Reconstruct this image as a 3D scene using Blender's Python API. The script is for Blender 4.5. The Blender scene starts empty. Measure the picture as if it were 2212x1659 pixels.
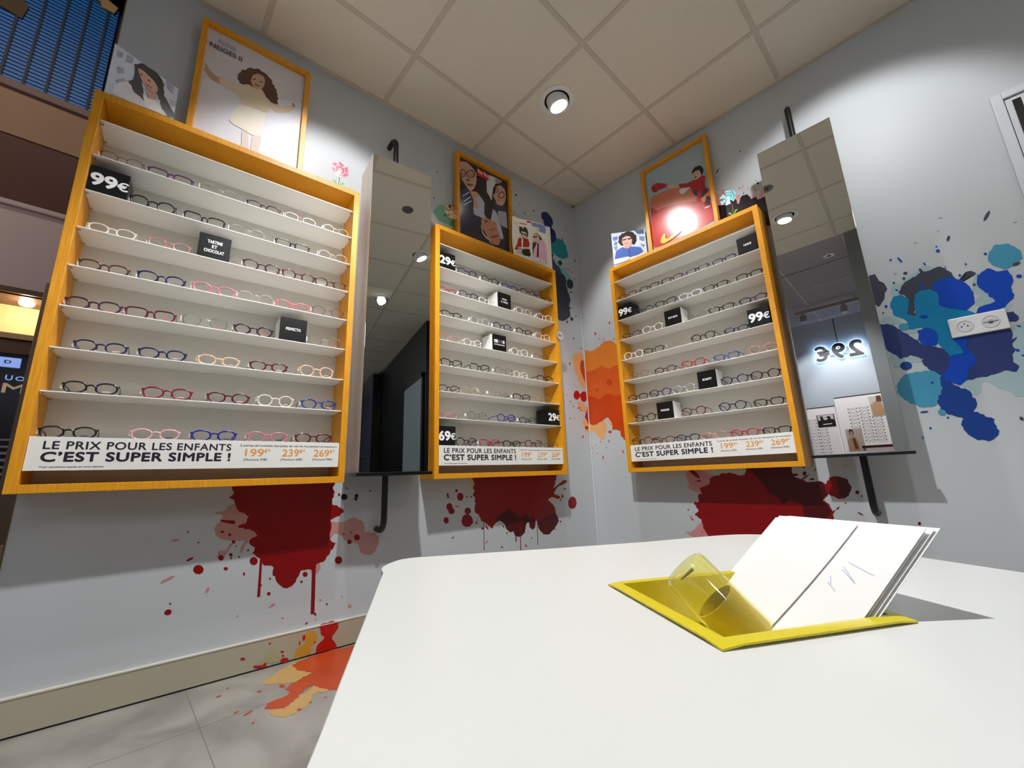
import bpy, bmesh, math, random
from mathutils import Vector, Matrix, Quaternion
C = bpy.context.scene.collection
SC = bpy.context.scene
PI = math.pi
R = math.radians

# ------------------------------------------------------------------ camera, world, exposure
TH = R(-4.8449)              # the left wall is not quite square to the right wall
H = 2.774                    # ceiling height
cam_d = bpy.data.cameras.new('camera'); cam = bpy.data.objects.new('camera', cam_d); C.objects.link(cam)
cam_d.sensor_fit = 'HORIZONTAL'; cam_d.sensor_width = 36.0; cam_d.lens = 36.0 * 885.864 / 2212
cam_d.clip_start = 0.01; cam_d.clip_end = 100
def cam_matrix(yaw, pitch, roll, loc):
    cy, sy, cp, sp = math.cos(yaw), math.sin(yaw), math.cos(pitch), math.sin(pitch)
    f = Vector((cy*cp, sy*cp, sp)); r = Vector((sy, -cy, 0)); u = r.cross(f)
    c, s = math.cos(roll), math.sin(roll)
    r2 = c*r + s*u; u2 = c*u - s*r
    m = Matrix((( r2.x, u2.x, -f.x, loc[0]), (r2.y, u2.y, -f.y, loc[1]), (r2.z, u2.z, -f.z, loc[2]), (0, 0, 0, 1)))
    return m
cam.matrix_world = cam_matrix(R(45.92279849), R(12.65119008), R(-1.98963815), (-2.435, -1.732, 0.663))
SC.camera = cam
w = bpy.data.worlds.new('world'); SC.world = w; w.use_nodes = True
w.node_tree.nodes['Background'].inputs[0].default_value = (1.0, 0.96, 0.92, 1)
w.node_tree.nodes['Background'].inputs[1].default_value = 0.02
SC.view_settings.view_transform = 'Standard'; SC.view_settings.look = 'None'
SC.view_settings.exposure = -0.22; SC.view_settings.gamma = 1.0; SC.view_settings.use_curve_mapping = False
SC.cycles.transparent_max_bounces = 24

def lamp(name, kind, loc, aim, energy, color=(1, 1, 1), size=0.05, angle=60, blend=0.5, parent=None):
    d = bpy.data.lights.new(name, kind); d.energy = energy; d.color = color
    if kind == 'SPOT':
        d.spot_size = R(angle); d.spot_blend = blend; d.shadow_soft_size = size
    elif kind == 'AREA':
        d.shape = 'RECTANGLE'; d.size = size[0]; d.size_y = size[1]
    else:
        d.shadow_soft_size = size
    o = bpy.data.objects.new(name, d); C.objects.link(o)
    o.location = loc
    o.rotation_euler = (Vector(aim) - Vector(loc)).to_track_quat('-Z', 'Y').to_euler()
    return o
# area lamps added as fill for the alcove and the shop behind the camera
lamp('store_fill', 'AREA', (-1.9, -2.9, H-0.03), (-1.9, -2.9, 0), 4, (1, 0.95, 0.88), (0.6, 0.6))
lamp('store_fill', 'AREA', (-4.0, -3.6, H-0.03), (-4.0, -3.6, 0), 22, (0.93, 0.95, 1.0), (1.2, 1.2))
lamp('mall_fill', 'AREA', (-3.8, 1.3, 5.6), (-3.6, 3.5, 3.2), 36, (1, 0.86, 0.72), (1.5, 0.6))  # added fill on the mall facade, with no fitting of its own
lamp('mall_fill', 'AREA', (-4.7, 2.0, 3.0), (-3.2, 3.5, 2.6), 13, (1, 0.88, 0.8), (0.8, 0.8))  # second fill, added out of view to lift the lower facade bands
lamp('rear_fill', 'AREA', (-3.2, -6.2, H-0.03), (-1.2, -6.2, 0.8), 60, (0.9, 0.95, 1.0), (0.8, 0.8))  # added to brighten the rear of the shop in the mirror
for yy in (-0.76, -1.20): lamp('track_beam', 'SPOT', (-4.42, yy, 2.52), (-5.25, yy, 1.6), 48, (0.95, 0.97, 1.0), 0.04, 75, 0.5)
# directional ceiling spots: (x, y, azimuth, elevation, watts, cone)
SPOTS = [(-0.845, -0.545, -18, -61, 58, 80),
         (-0.99, -1.79, 9, -44, 48, 74),
         (-1.95, -0.66, 80, -58, 52, 82),
         (-1.80, -1.15, 62, -80, 210, 108),
         (-1.13, -2.94, 112, -24, 10, 56)]

# ------------------------------------------------------------------ materials
def lin(c):
    out = []
    for v in c[:3]:
        v = v/255.0
        out.append(v/12.92 if v <= 0.04045 else ((v+0.055)/1.055)**2.4)
    return (*out, 1.0)
MATS = {}
def mat(name, rgb, rough=0.5, metal=0.0, spec=0.5, coat=0.0, emit=None, estr=0.0, noise=0.0, nscale=20, bump=0.0, bscale=200):
    if name in MATS: return MATS[name]
    m = bpy.data.materials.new(name); m.use_nodes = True
    nt = m.node_tree; b = nt.nodes['Principled BSDF']
    b.inputs['Base Color'].default_value = lin(rgb); b.inputs['Roughness'].default_value = rough
    b.inputs['Metallic'].default_value = metal; b.inputs['Specular IOR Level'].default_value = spec
    b.inputs['Coat Weight'].default_value = coat; b.inputs['Coat Roughness'].default_value = 0.08
    if emit: b.inputs['Emission Color'].default_value = lin(emit); b.inputs['Emission Strength'].default_value = estr
    if noise or bump:
        tc = nt.nodes.new('ShaderNodeTexCoord')
    if noise:
        n = nt.nodes.new('ShaderNodeTexNoise'); n.inputs['Scale'].default_value = nscale; n.inputs['Detail'].default_value = 5
        nt.links.new(tc.outputs['Object'], n.inputs['Vector'])
        rr = nt.nodes.new('ShaderNodeMapRange'); rr.inputs[3].default_value = 1-noise; rr.inputs[4].default_value = 1+noise
        nt.links.new(n.outputs['Fac'], rr.inputs[0])
        mx = nt.nodes.new('ShaderNodeVectorMath'); mx.operation = 'SCALE'; mx.inputs[0].default_value = lin(rgb)[:3]
        nt.links.new(rr.outputs[0], mx.inputs['Scale']); nt.links.new(mx.outputs[0], b.inputs['Base Color'])
    if bump:
        n2 = nt.nodes.new('ShaderNodeTexNoise'); n2.inputs['Scale'].default_value = bscale; n2.inputs['Detail'].default_value = 3
        nt.links.new(tc.outputs['Object'], n2.inputs['Vector'])
        bp = nt.nodes.new('ShaderNodeBump'); bp.inputs['Strength'].default_value = bump; bp.inputs['Distance'].default_value = 0.002
        nt.links.new(n2.outputs['Fac'], bp.inputs['Height']); nt.links.new(bp.outputs[0], b.inputs['Normal'])
    MATS[name] = m
    return m
def glassy(name, rgb, fac=0.06, rough=0.02):
    if name in MATS: return MATS[name]
    m = bpy.data.materials.new(name); m.use_nodes = True; nt = m.node_tree
    for n in list(nt.nodes): nt.nodes.remove(n)
    o = nt.nodes.new('ShaderNodeOutputMaterial'); mx = nt.nodes.new('ShaderNodeMixShader')
    t = nt.nodes.new('ShaderNodeBsdfTransparent'); g = nt.nodes.new('ShaderNodeBsdfGlossy')
    t.inputs[0].default_value = lin(rgb); g.inputs[0].default_value = (1, 1, 1, 1); g.inputs['Roughness'].default_value = rough
    fr = nt.nodes.new('ShaderNodeLayerWeight'); fr.inputs['Blend'].default_value = 0.5
    pw = nt.nodes.new('ShaderNodeMath'); pw.operation = 'POWER'; pw.inputs[1].default_value = 4.0; nt.links.new(fr.outputs['Facing'], pw.inputs[0])
    mr = nt.nodes.new('ShaderNodeMath'); mr.operation = 'MAXIMUM'; mr.inputs[1].default_value = fac
    nt.links.new(pw.outputs[0], mr.inputs[0]); nt.links.new(mr.outputs[0], mx.inputs[0])
    nt.links.new(t.outputs[0], mx.inputs[1]); nt.links.new(g.outputs[0], mx.inputs[2]); nt.links.new(mx.outputs[0], o.inputs[0])
    MATS[name] = m
    return m
def yellow_wood():
    if 'yellow_wood' in MATS: return MATS['yellow_wood']
    m = mat('yellow_wood', (226, 152, 14), 0.42, bump=0.0)
    nt = m.node_tree; b = nt.nodes['Principled BSDF']
    tc = nt.nodes.new('ShaderNodeTexCoord'); mp = nt.nodes.new('ShaderNodeMapping'); mp.inputs['Scale'].default_value = (60, 60, 4)
    n = nt.nodes.new('ShaderNodeTexNoise'); n.inputs['Scale'].default_value = 3; n.inputs['Detail'].default_value = 8
    cr = nt.nodes.new('ShaderNodeValToRGB'); cr.color_ramp.elements[0].color = lin((214, 138, 8)); cr.color_ramp.elements[1].color = lin((234, 164, 24))
    cr.color_ramp.elements[0].position = 0.3; cr.color_ramp.elements[1].position = 0.7
    nt.links.new(tc.outputs['Object'], mp.inputs[0]); nt.links.new(mp.outputs[0], n.inputs['Vector'])
    nt.links.new(n.outputs['Fac'], cr.inputs[0]); nt.links.new(cr.outputs[0], b.inputs['Base Color'])
    return m
YW = yellow_wood()
WALLM = mat('wall_paint', (192, 197, 200), 0.46, spec=0.45, bump=0.05, bscale=350)
CEILM = mat('ceiling_tile', (228, 221, 206), 0.9, spec=0.1, noise=0.03, nscale=60, bump=0.12, bscale=500)
TBARM = mat('ceiling_grid_bar', (204, 196, 180), 0.6)
WHITE = mat('white_acrylic', (236, 234, 228), 0.35)
BACKW = mat('white_back_panel', (226, 222, 212), 0.6)
CHROME = mat('chrome', (220, 220, 222), 0.15, 1.0)
BLACKM = mat('black_tube', (10, 10, 11), 0.38)
BLACKC = mat('black_card', (8, 8, 9), 0.3)
WHITEC = mat('white_foam', (240, 240, 238), 0.6)
TXTW = mat('white_lettering', (250, 250, 250), 0.5)
TXTK = mat('dark_lettering', (28, 24, 40), 0.5)
TXTO = mat('orange_lettering', (232, 158, 74), 0.5)
MIRROR = mat('mirror_glass', (225, 228, 226), 0.0, 1.0)

# ------------------------------------------------------------------ mesh helpers
class MB:
    def __init__(s): s.v = []; s.f = []; s.m = []; s.mats = []
    def mi(s, m):
        if m not in s.mats: s.mats.append(m)
        return s.mats.index(m)
    def add(s, vs, fs, m):
        k = len(s.v); i = s.mi(m); s.v += [tuple(v) for v in vs]
        for f in fs: s.f.append(tuple(k+a for a in f)); s.m.append(i)
        return s
    def box(s, a, b, m, bev=0.0):
        (x0, y0, z0), (x1, y1, z1) = a, b
        if not bev:
            vs = [(x, y, z) for z in (z0, z1) for y in (y0, y1) for x in (x0, x1)]
            return s.add(vs, [(0, 2, 3, 1), (4, 5, 7, 6), (0, 1, 5, 4), (2, 6, 7, 3), (0, 4, 6, 2), (1, 3, 7, 5)], m)
        bm = bmesh.new(); bmesh.ops.create_cube(bm, size=1)
        for v in bm.verts: v.co = Vector(((x0+x1)/2+v.co.x*(x1-x0), (y0+y1)/2+v.co.y*(y1-y0), (z0+z1)/2+v.co.z*(z1-z0)))
        bmesh.ops.bevel(bm, geom=bm.edges[:], offset=bev, segments=2, affect='EDGES', profile=0.5)
        s.bm(bm, m); return s
    def bm(s, bm, m):
        bm.verts.index_update()
        s.add([v.co[:] for v in bm.verts], [[v.index for v in f.verts] for f in bm.faces], m); bm.free()
    def tube(s, pts, r, m, n=12, closed=False, cap=True, ry=None, up=None):
        # sweep of an elliptical section along pts; r may be a list
        pts = [Vector(p) for p in pts]; N = len(pts); rr = r if isinstance(r, (list, tuple)) else [r]*N
        vs = []; prev = None
        for i, p in enumerate(pts):
            if closed: t = pts[(i+1) % N]-pts[i-1]
            else: t = pts[min(i+1, N-1)]-pts[max(i-1, 0)]
            t.normalize()
            if up is not None: b = Vector(up)
            elif prev is None: b = Vector((0, 0, 1)) if abs(t.z) < 0.9 else Vector((1, 0, 0))
            else: b = prev
            a = t.cross(b).normalized(); b = a.cross(t).normalized(); prev = b
            for k in range(n):
                q = 2*PI*k/n; vs.append(p + a*math.cos(q)*rr[i] + b*math.sin(q)*(ry if ry else rr[i]))
        fs = []
        for i in range(N if closed else N-1):
            for k in range(n):
                a0 = i*n+k; a1 = i*n+(k+1) % n; b0 = ((i+1) % N)*n+k; b1 = ((i+1) % N)*n+(k+1) % n
                fs.append((a0, a1, b1, b0))
        if cap and not closed:
            fs.append(tuple(reversed(range(n)))); fs.append(tuple(range((N-1)*n, N*n)))
        return s.add(vs, fs, m)
    def lathe(s, prof, m, n=32, mtx=None, close=False, cap=True):
        vs = []; 
        for (r_, z_) in prof:
            for k in range(n):
                v = Vector((r_*math.cos(2*PI*k/n), r_*math.sin(2*PI*k/n), z_)); vs.append(mtx @ v if mtx else v)
        fs = []; N = len(prof)
        for i in range(N-1 if not close else N):
            for k in range(n):
                j = (i+1) % N; fs.append((i*n+k, i*n+(k+1) % n, j*n+(k+1) % n, j*n+k))
        if not close and cap:
            if prof[0][0] > 1e-6: fs.append(tuple(reversed(range(n))))
            if prof[-1][0] > 1e-6: fs.append(tuple(range((N-1)*n, N*n)))
        return s.add(vs, fs, m)
    def prism(s, pts, y0, y1, m):
        # outline in x,z extruded along y (y0 nearer the viewer side -y)
        n = len(pts); vs = [(p[0], y0, p[1]) for p in pts]+[(p[0], y1, p[1]) for p in pts]
        fs = [tuple(range(n)), tuple(reversed(range(n, 2*n)))]+[(i, n+i, n+(i+1) % n, (i+1) % n) for i in range(n)]
        return s.add(vs, fs, m)
    def flat(s, pts, y, m):
        # single-sided patch facing -y
        A = sum(pts[i][0]*pts[(i+1) % len(pts)][1]-pts[(i+1) % len(pts)][0]*pts[i][1] for i in range(len(pts)))
        p = pts if A > 0 else pts[::-1]
        return s.add([(q[0], y, q[1]) for q in p], [tuple(range(len(p)))], m)
    def mesh(s, name):
        me = bpy.data.meshes.new(name); me.from_pydata(s.v, [], s.f)
        for m in s.mats: me.materials.append(m)
        me.polygons.foreach_set('material_index', s.m); me.update()
        return me
    def build(s, name, parent=None, smooth=False, loc=None, rot=None, fix=True):
        me = s.mesh(name)
        if fix:
            bm = bmesh.new(); bm.from_mesh(me); bmesh.ops.recalc_face_normals(bm, faces=bm.faces[:]); bm.to_mesh(me); bm.free()
        if smooth: shade(me, smooth)
        o = bpy.data.objects.new(name, me); C.objects.link(o)
        if parent: o.parent = parent
        if loc: o.location = loc
        if rot is not None: o.rotation_euler = (0, 0, rot)
        return o
def shade(me, ang=True):
    me.polygons.foreach_set('use_smooth', [True]*len(me.polygons))
    a = R(35) if ang is True else R(ang)
    try: me.set_sharp_from_angle(angle=a)
    except Exception: pass
def tag(o, label=None, cat=None, group=None, kind=None):
    if label: o['label'] = label
    if cat: o['category'] = cat
    if group: o['group'] = group
    if kind: o['kind'] = kind
    return o
def empty(name, loc, rz=0.0):
    o = bpy.data.objects.new(name, None); C.objects.link(o); o.location = loc; o.rotation_euler = (0, 0, rz); o.empty_display_size = 0.05
    return o
def text_obj(name, body, x0, x1, z0, z1, y, m, parent, bold=0.0, ext=0.0006, space=1.0):
    # lettering fitted to the rectangle x0..x1, z0..z1 on the plane y, facing -y
    cu = bpy.data.curves.new(name, 'FONT'); cu.body = body; cu.size = 1; cu.offset = 0.0; cu.extrude = 0.0; cu.space_character = space; cu.resolution_u = 4
    to = bpy.data.objects.new(name, cu); C.objects.link(to)
    dg = bpy.context.evaluated_depsgraph_get(); dg.update()
    me = bpy.data.meshes.new_from_object(to.evaluated_get(dg))
    C.objects.unlink(to); bpy.data.objects.remove(to)
    xs = [v.co.x for v in me.vertices]; ys = [v.co.y for v in me.vertices]
    if not xs: return None
    ax, bx, ay, by = min(xs), max(xs), min(ys), max(ys)
    for v in me.vertices:
        v.co = Vector((x0+(v.co.x-ax)/(bx-ax)*(x1-x0), y, z0+(v.co.y-ay)/(by-ay)*(z1-z0)))
    bm = bmesh.new(); bm.from_mesh(me)
    bmesh.ops.recalc_face_normals(bm, faces=bm.faces[:])
    flip = [f for f in bm.faces if f.normal.y > 0]
    bmesh.ops.reverse_faces(bm, faces=flip)
    if bold:
        # heavier strokes: the same outlines again, shifted a little each way
        dl = bold*(z1-z0)*2.2; src = bm.faces[:]
        for dx, dz, dy in ((dl, 0, 1), (-dl, 0, 2), (0, dl, 3), (0, -dl, 4), (dl*0.7, dl*0.7, 5), (-dl*0.7, -dl*0.7, 6), (dl*0.7, -dl*0.7, 7), (-dl*0.7, dl*0.7, 8)):
            r_ = bmesh.ops.duplicate(bm, geom=src)
            bmesh.ops.translate(bm, verts=[g for g in r_['geom'] if isinstance(g, bmesh.types.BMVert)], vec=(dx, -dy*0.00001, dz))
    if ext and not bold:
        r_ = bmesh.ops.extrude_face_region(bm, geom=bm.faces[:])
        bmesh.ops.translate(bm, verts=[e for e in r_['geom'] if isinstance(e, bmesh.types.BMVert)], vec=(0, -ext, 0))
    bm.to_mesh(me); bm.free()
    me.materials.clear(); me.materials.append(m); me.name = name
    o = bpy.data.objects.new(name, me); C.objects.link(o)
    if parent: o.parent = parent
    return o
def copy_tree(o, parent=None):
    c = o.copy(); C.objects.link(c)
    if parent: c.parent = parent
    for ch in [x for x in o.children]: copy_tree(ch, c)
    return c
# wall frames: local x runs to the viewer's right along the wall, -y into the room, z up
EX, NL = Vector((math.cos(TH), math.sin(TH), 0)), Vector((math.sin(TH), -math.cos(TH), 0))
def wl(wall, s, d, z):
    return (EX*s + NL*d + Vector((0, 0, z))) if wall == 'L' else Vector((-d, -s, z))
WR = {'L': TH, 'R': -PI/2}
ORD = ['first', 'second', 'third', 'fourth', 'fifth', 'sixth', 'seventh', 'eighth']

DATA = {'boxes': [('A', 2, -2.6166, -2.5166, 0.0976, '99€', 'price'), ('A', 3, -2.3062, -2.2062, 0.1003, 'TARTINE|ET|CHOCOLAT', 'brand'), ('A', 5, -2.0141, -1.9141, 0.1007, 'PERFECTO', 'brand'), ('B', 1, -1.2909, -1.1909, 0.1224, '29€', 'price'), ('B', 2, -0.8994, -0.7994, 0.1065, 'TÊTES|À TÊTES', 'brand'), ('B', 4, -0.9461, -0.8461, 0.1134, 'ALTERNANCE', 'stripe'),
           ('B', 7, -0.5375, -0.4375, 0.1045, '29€', 'price'), ('B', 8, -1.2924, -1.1924, 0.1223, '69€', 'price'), ('C', 1, 1.1495, 1.2495, 0.1185, 'NIKE', 'brand'), ('C', 2, 0.3859, 0.4859, 0.1218, '99€', 'price'), ('C', 3, 0.702, 0.802, 0.1157, 'RAY-BAN', 'brand'), ('C', 4, 1.142, 1.242, 0.1318, '99€', 'price'), ('C', 6, 0.8461, 0.9461, 0.108, 'SCHOTT', 'brand'),
           ('C', 7, 0.5878, 0.6878, 0.1059, 'MINIONS', 'brand')],
 'cardA': {'loc': [-2.6229, 0.0768],
           'pic': [((160, 168, 190), [[0.0077, 0.1973], [0.0262, 0.203], [0.0247, 0.1784], [0.0113, 0.171]]), ((170, 176, 196), [[0.0356, 0.2059], [0.0544, 0.2152], [0.0532, 0.1867], [0.035, 0.1745]]), ((165, 172, 192), [[0.0168, 0.1318], [0.0344, 0.1433], [0.0372, 0.1235], [0.0225, 0.1079]]), ((168, 175, 196), [[0.156, 0.2168], [0.1852, 0.214], [0.1838, 0.1797], [0.1657, 0.186]]),
                   ((170, 176, 196), [[0.1763, 0.148], [0.2014, 0.1561], [0.2042, 0.1343], [0.1851, 0.1242]]), ((175, 185, 205), [[0.0836, 0.2279], [0.1192, 0.2427], [0.1365, 0.237], [0.1059, 0.2203]]), ((165, 172, 192), [[0.0199, 0.0754], [0.0399, 0.1037], [0.0555, 0.0972], [0.036, 0.0623]]),
                   ((225, 228, 238), [[0.0221, 0.0593], [0.0546, 0.1038], [0.0992, 0.0726], [0.1522, 0.1165], [0.1804, 0.0719], [0.2115, 0.0764], [0.0239, 0.0134]]),
                   ((40, 38, 36), [[0.0603, 0.1905], [0.0754, 0.211], [0.1002, 0.2222], [0.1277, 0.2196], [0.1504, 0.1948], [0.1628, 0.1428], [0.187, 0.1099], [0.2085, 0.0776], [0.1813, 0.0648], [0.1627, 0.079], [0.1431, 0.1234], [0.1255, 0.1533], [0.0928, 0.159], [0.0755, 0.172], [0.0928, 0.1201], [0.1102, 0.068], [0.0838, 0.0727], [0.0555, 0.0972], [0.0649, 0.1375]]),
                   ((212, 168, 150), [[0.0701, 0.1817], [0.0891, 0.1865], [0.1227, 0.1743], [0.137, 0.157], [0.1359, 0.1361], [0.1188, 0.1229], [0.0965, 0.1316], [0.0837, 0.1495]]), ((205, 158, 140), [[0.1006, 0.1202], [0.1189, 0.1215], [0.1364, 0.1326], [0.1376, 0.1023], [0.1177, 0.0907]]),
                   ((235, 238, 245), [[0.0965, 0.0929], [0.1154, 0.0884], [0.1328, 0.0976], [0.1568, 0.0814], [0.1679, 0.0603], [0.1129, 0.0476]]), ((90, 50, 50), [[0.0787, 0.1675], [0.0862, 0.1693], [0.087, 0.1638], [0.0799, 0.1626]]), ((90, 50, 50), [[0.1025, 0.1652], [0.1117, 0.1644], [0.1115, 0.1579], [0.1034, 0.1583]]),
                   ((170, 95, 90), [[0.0961, 0.1421], [0.1191, 0.1405], [0.1173, 0.134], [0.0989, 0.1371]])],
           'rot': 0.3791,
           'w': 0.2012},
 'cardB': {'loc': [-0.7104, -0.01],
           'pic': [((250, 248, 235), [[0.0008, 0.3348], [0.257, 0.3455], [0.2545, 0.0443], [-0.0011, 0.0763]]), ((130, 155, 215), [[0.1525, 0.339], [0.255, 0.3421], [0.257, 0.2775], [0.1899, 0.2821], [0.1508, 0.305]]), ((245, 235, 190), [[0.1538, 0.3086], [0.2088, 0.3068], [0.2073, 0.2812], [0.156, 0.2953]]), ((225, 225, 225), [[0.0108, 0.3102], [0.0433, 0.2974], [0.0204, 0.2747]]),
                   ((205, 45, 45), [[0.107, 0.343], [0.1499, 0.3439], [0.1462, 0.3289], [0.1117, 0.322]]), ((205, 45, 45), [[0.0492, 0.3046], [0.1054, 0.3092], [0.1051, 0.3024], [0.0518, 0.2998]]), ((60, 50, 40), [[0.048, 0.2768], [0.0703, 0.2774], [0.0808, 0.2638], [0.0872, 0.282], [0.1147, 0.2674], [0.1157, 0.2292], [0.1004, 0.2033], [0.0675, 0.2165], [0.0489, 0.2334]]),
                   ((228, 195, 165), [[0.0632, 0.2426], [0.1022, 0.2421], [0.1037, 0.2151], [0.0775, 0.192], [0.0643, 0.2048]]), ((25, 22, 22), [[0.0625, 0.2288], [0.0765, 0.2298], [0.0777, 0.2192], [0.0649, 0.2186]]), ((25, 22, 22), [[0.0848, 0.2293], [0.1016, 0.2299], [0.1, 0.2185], [0.0854, 0.2185]]),
                   ((190, 40, 45), [[0.0385, 0.1819], [0.0666, 0.1946], [0.1112, 0.1952], [0.1236, 0.1602], [0.1131, 0.1197], [0.0351, 0.1008], [0.005, 0.0935], [0.0256, 0.1358]]), ((245, 240, 215), [[0.061, 0.1931], [0.0745, 0.1858], [0.0678, 0.0981], [0.0571, 0.1062]]), ((245, 240, 235), [[0.033, 0.1163], [0.1139, 0.1361], [0.1207, 0.1595], [0.125, 0.1551], [0.1162, 0.1248], [0.0353, 0.1062]]),
                   ((40, 38, 36), [[0.0626, 0.1048], [0.1188, 0.1211], [0.128, 0.0802], [0.1161, 0.0668], [0.0665, 0.0712]]), ((228, 190, 165), [[0.018, 0.0808], [0.0511, 0.0941], [0.0611, 0.0725], [0.0286, 0.0754]]), ((70, 50, 38), [[0.1592, 0.2461], [0.1887, 0.2594], [0.2162, 0.2332], [0.2268, 0.2137], [0.1862, 0.2144], [0.1646, 0.1322], [0.1428, 0.0945], [0.1502, 0.1832]]),
                   ((235, 200, 170), [[0.1531, 0.239], [0.1884, 0.2538], [0.2041, 0.2245], [0.185, 0.192], [0.1558, 0.1819]]), ((60, 45, 40), [[0.1524, 0.2267], [0.1757, 0.2327], [0.1877, 0.2414], [0.1872, 0.2324], [0.1692, 0.22], [0.152, 0.2177]]), ((240, 195, 215), [[0.197, 0.2006], [0.2327, 0.2152], [0.2515, 0.1865], [0.2545, 0.0443], [0.2054, 0.0442], [0.149, 0.0529], [0.1531, 0.1294]]),
                   ((30, 25, 30), [[0.1844, 0.1808], [0.1949, 0.1835], [0.1873, 0.0779], [0.1728, 0.0745]])],
           'rot': -0.2872,
           'w': 0.2981},
 'cardC': {'loc': [-0.147, -0.405],
           'pic': [((110, 135, 175), [[0.0079, 0.2225], [0.0419, 0.2267], [0.0394, 0.1982], [0.0096, 0.1933]]), ((120, 145, 185), [[0.022, 0.1913], [0.0419, 0.1786], [0.027, 0.1523], [0.0072, 0.1649]]), ((95, 115, 155), [[0.1529, 0.2519], [0.2149, 0.2513], [0.2156, 0.2177], [0.1746, 0.2196]]), ((125, 150, 185), [[0.1814, 0.2042], [0.2173, 0.1936], [0.21, 0.1616], [0.1827, 0.1754]]),
                   ((120, 145, 185), [[0.0055, 0.1461], [0.0353, 0.151], [0.0238, 0.1147]]), ((110, 135, 175), [[0.1839, 0.1468], [0.2112, 0.1331], [0.2013, 0.1158]]), ((140, 160, 195), [[0.1037, 0.26], [0.1452, 0.258], [0.1356, 0.2451]]),
                   ((50, 40, 40), [[0.0477, 0.2161], [0.0726, 0.241], [0.111, 0.2492], [0.1434, 0.2391], [0.1651, 0.2068], [0.1631, 0.169], [0.1385, 0.1444], [0.1126, 0.177], [0.0686, 0.1506], [0.0489, 0.1632], [0.0428, 0.1881]]), ((218, 180, 165), [[0.0709, 0.2028], [0.0997, 0.2173], [0.1239, 0.2087], [0.1339, 0.1832], [0.1247, 0.1466], [0.1005, 0.1361], [0.0764, 0.1446], [0.0667, 0.1747]]),
                   ((45, 30, 40), [[0.0708, 0.1932], [0.0962, 0.1968], [0.0971, 0.189], [0.0718, 0.1854]]), ((45, 30, 40), [[0.1062, 0.1971], [0.1311, 0.197], [0.132, 0.1892], [0.107, 0.1875]]), ((200, 120, 120), [[0.0824, 0.1646], [0.1098, 0.1641], [0.1075, 0.1578], [0.086, 0.1583]]), ((212, 172, 158), [[0.0807, 0.1459], [0.1182, 0.1476], [0.118, 0.1287], [0.095, 0.1209], [0.0792, 0.1299]]),
                   ((80, 110, 190), [[0.0238, 0.1147], [0.0674, 0.1365], [0.0947, 0.1181], [0.1209, 0.133], [0.1812, 0.1189], [0.1961, 0.0885], [0.1601, 0.0706], [0.1018, 0.0606], [0.0099, 0.0507]]), ((55, 75, 140), [[0.1058, 0.1211], [0.1107, 0.1204], [0.1103, 0.064], [0.1053, 0.0629]]), ((245, 248, 250), [[0.0016, 0.0519], [0.1018, 0.0606], [0.0996, 0.0375], [0.0001, 0.0146]])],
           'rot': -0.9641,
           'w': 0.2228},
 'decals': [('L', 'dark red paint splash decal dripping on the wall below the left display',
             [('pinkbrown', 0.003,
               [[[-2.0989, 0.5928], [-2.1184, 0.5715], [-2.1487, 0.5671], [-2.1207, 0.5559], [-2.1299, 0.5321], [-2.143, 0.5112], [-2.1345, 0.484], [-2.112, 0.4683], [-2.0843, 0.4628], [-2.0968, 0.4313], [-2.1199, 0.4321], [-2.1236, 0.4131], [-2.1127, 0.3987], [-2.099, 0.4141], [-2.0777, 0.4554], [-2.0402, 0.4599], [-2.0565, 0.4194], [-2.0502, 0.4163], [-2.028, 0.4608], [-1.9784, 0.4666],
                 [-2.0279, 0.5505], [-2.0709, 0.5724], [-2.0832, 0.5964]],
                [[-1.748, 0.4968], [-1.6855, 0.4911], [-1.6378, 0.5079], [-1.5921, 0.4824], [-1.5847, 0.4415], [-1.5386, 0.4339], [-1.5168, 0.3989], [-1.5354, 0.3529], [-1.5577, 0.34], [-1.6003, 0.3562], [-1.6131, 0.3944], [-1.6709, 0.4169], [-1.6935, 0.4452], [-1.7144, 0.4474], [-1.7433, 0.4203]], [[-1.8022, 0.3108], [-1.7683, 0.3443], [-1.7625, 0.3142], [-1.775, 0.2969]],
                [[-2.2401, 0.4836], [-2.2409, 0.4817], [-2.2438, 0.4803], [-2.2482, 0.4795], [-2.2532, 0.4796], [-2.2578, 0.4805], [-2.2612, 0.482], [-2.2627, 0.4838], [-2.2619, 0.4856], [-2.2591, 0.4871], [-2.2547, 0.4878], [-2.2497, 0.4878], [-2.245, 0.4869], [-2.2416, 0.4854]],
                [[-2.2395, 0.3658], [-2.2403, 0.3629], [-2.2446, 0.3588], [-2.2515, 0.3544], [-2.2596, 0.3506], [-2.2673, 0.3481], [-2.2731, 0.3473], [-2.2759, 0.3485], [-2.2751, 0.3513], [-2.271, 0.3553], [-2.2642, 0.3597], [-2.2561, 0.3636], [-2.2483, 0.3662], [-2.2423, 0.367]],
                [[-2.1376, 0.3114], [-2.1363, 0.309], [-2.136, 0.3053], [-2.1368, 0.301], [-2.1387, 0.2968], [-2.1411, 0.2938], [-2.1437, 0.2923], [-2.1459, 0.2928], [-2.1472, 0.2951], [-2.1475, 0.2988], [-2.1467, 0.3031], [-2.1449, 0.3073], [-2.1424, 0.3104], [-2.1398, 0.3118]],
                [[-1.9206, 0.2148], [-1.9206, 0.2125], [-1.9226, 0.2096], [-1.9264, 0.2064], [-1.9312, 0.2038], [-1.9359, 0.2022], [-1.9397, 0.2018], [-1.9418, 0.2029], [-1.9418, 0.2051], [-1.9398, 0.208], [-1.936, 0.2111], [-1.9313, 0.2138], [-1.9266, 0.2155], [-1.9227, 0.2158]],
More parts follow.
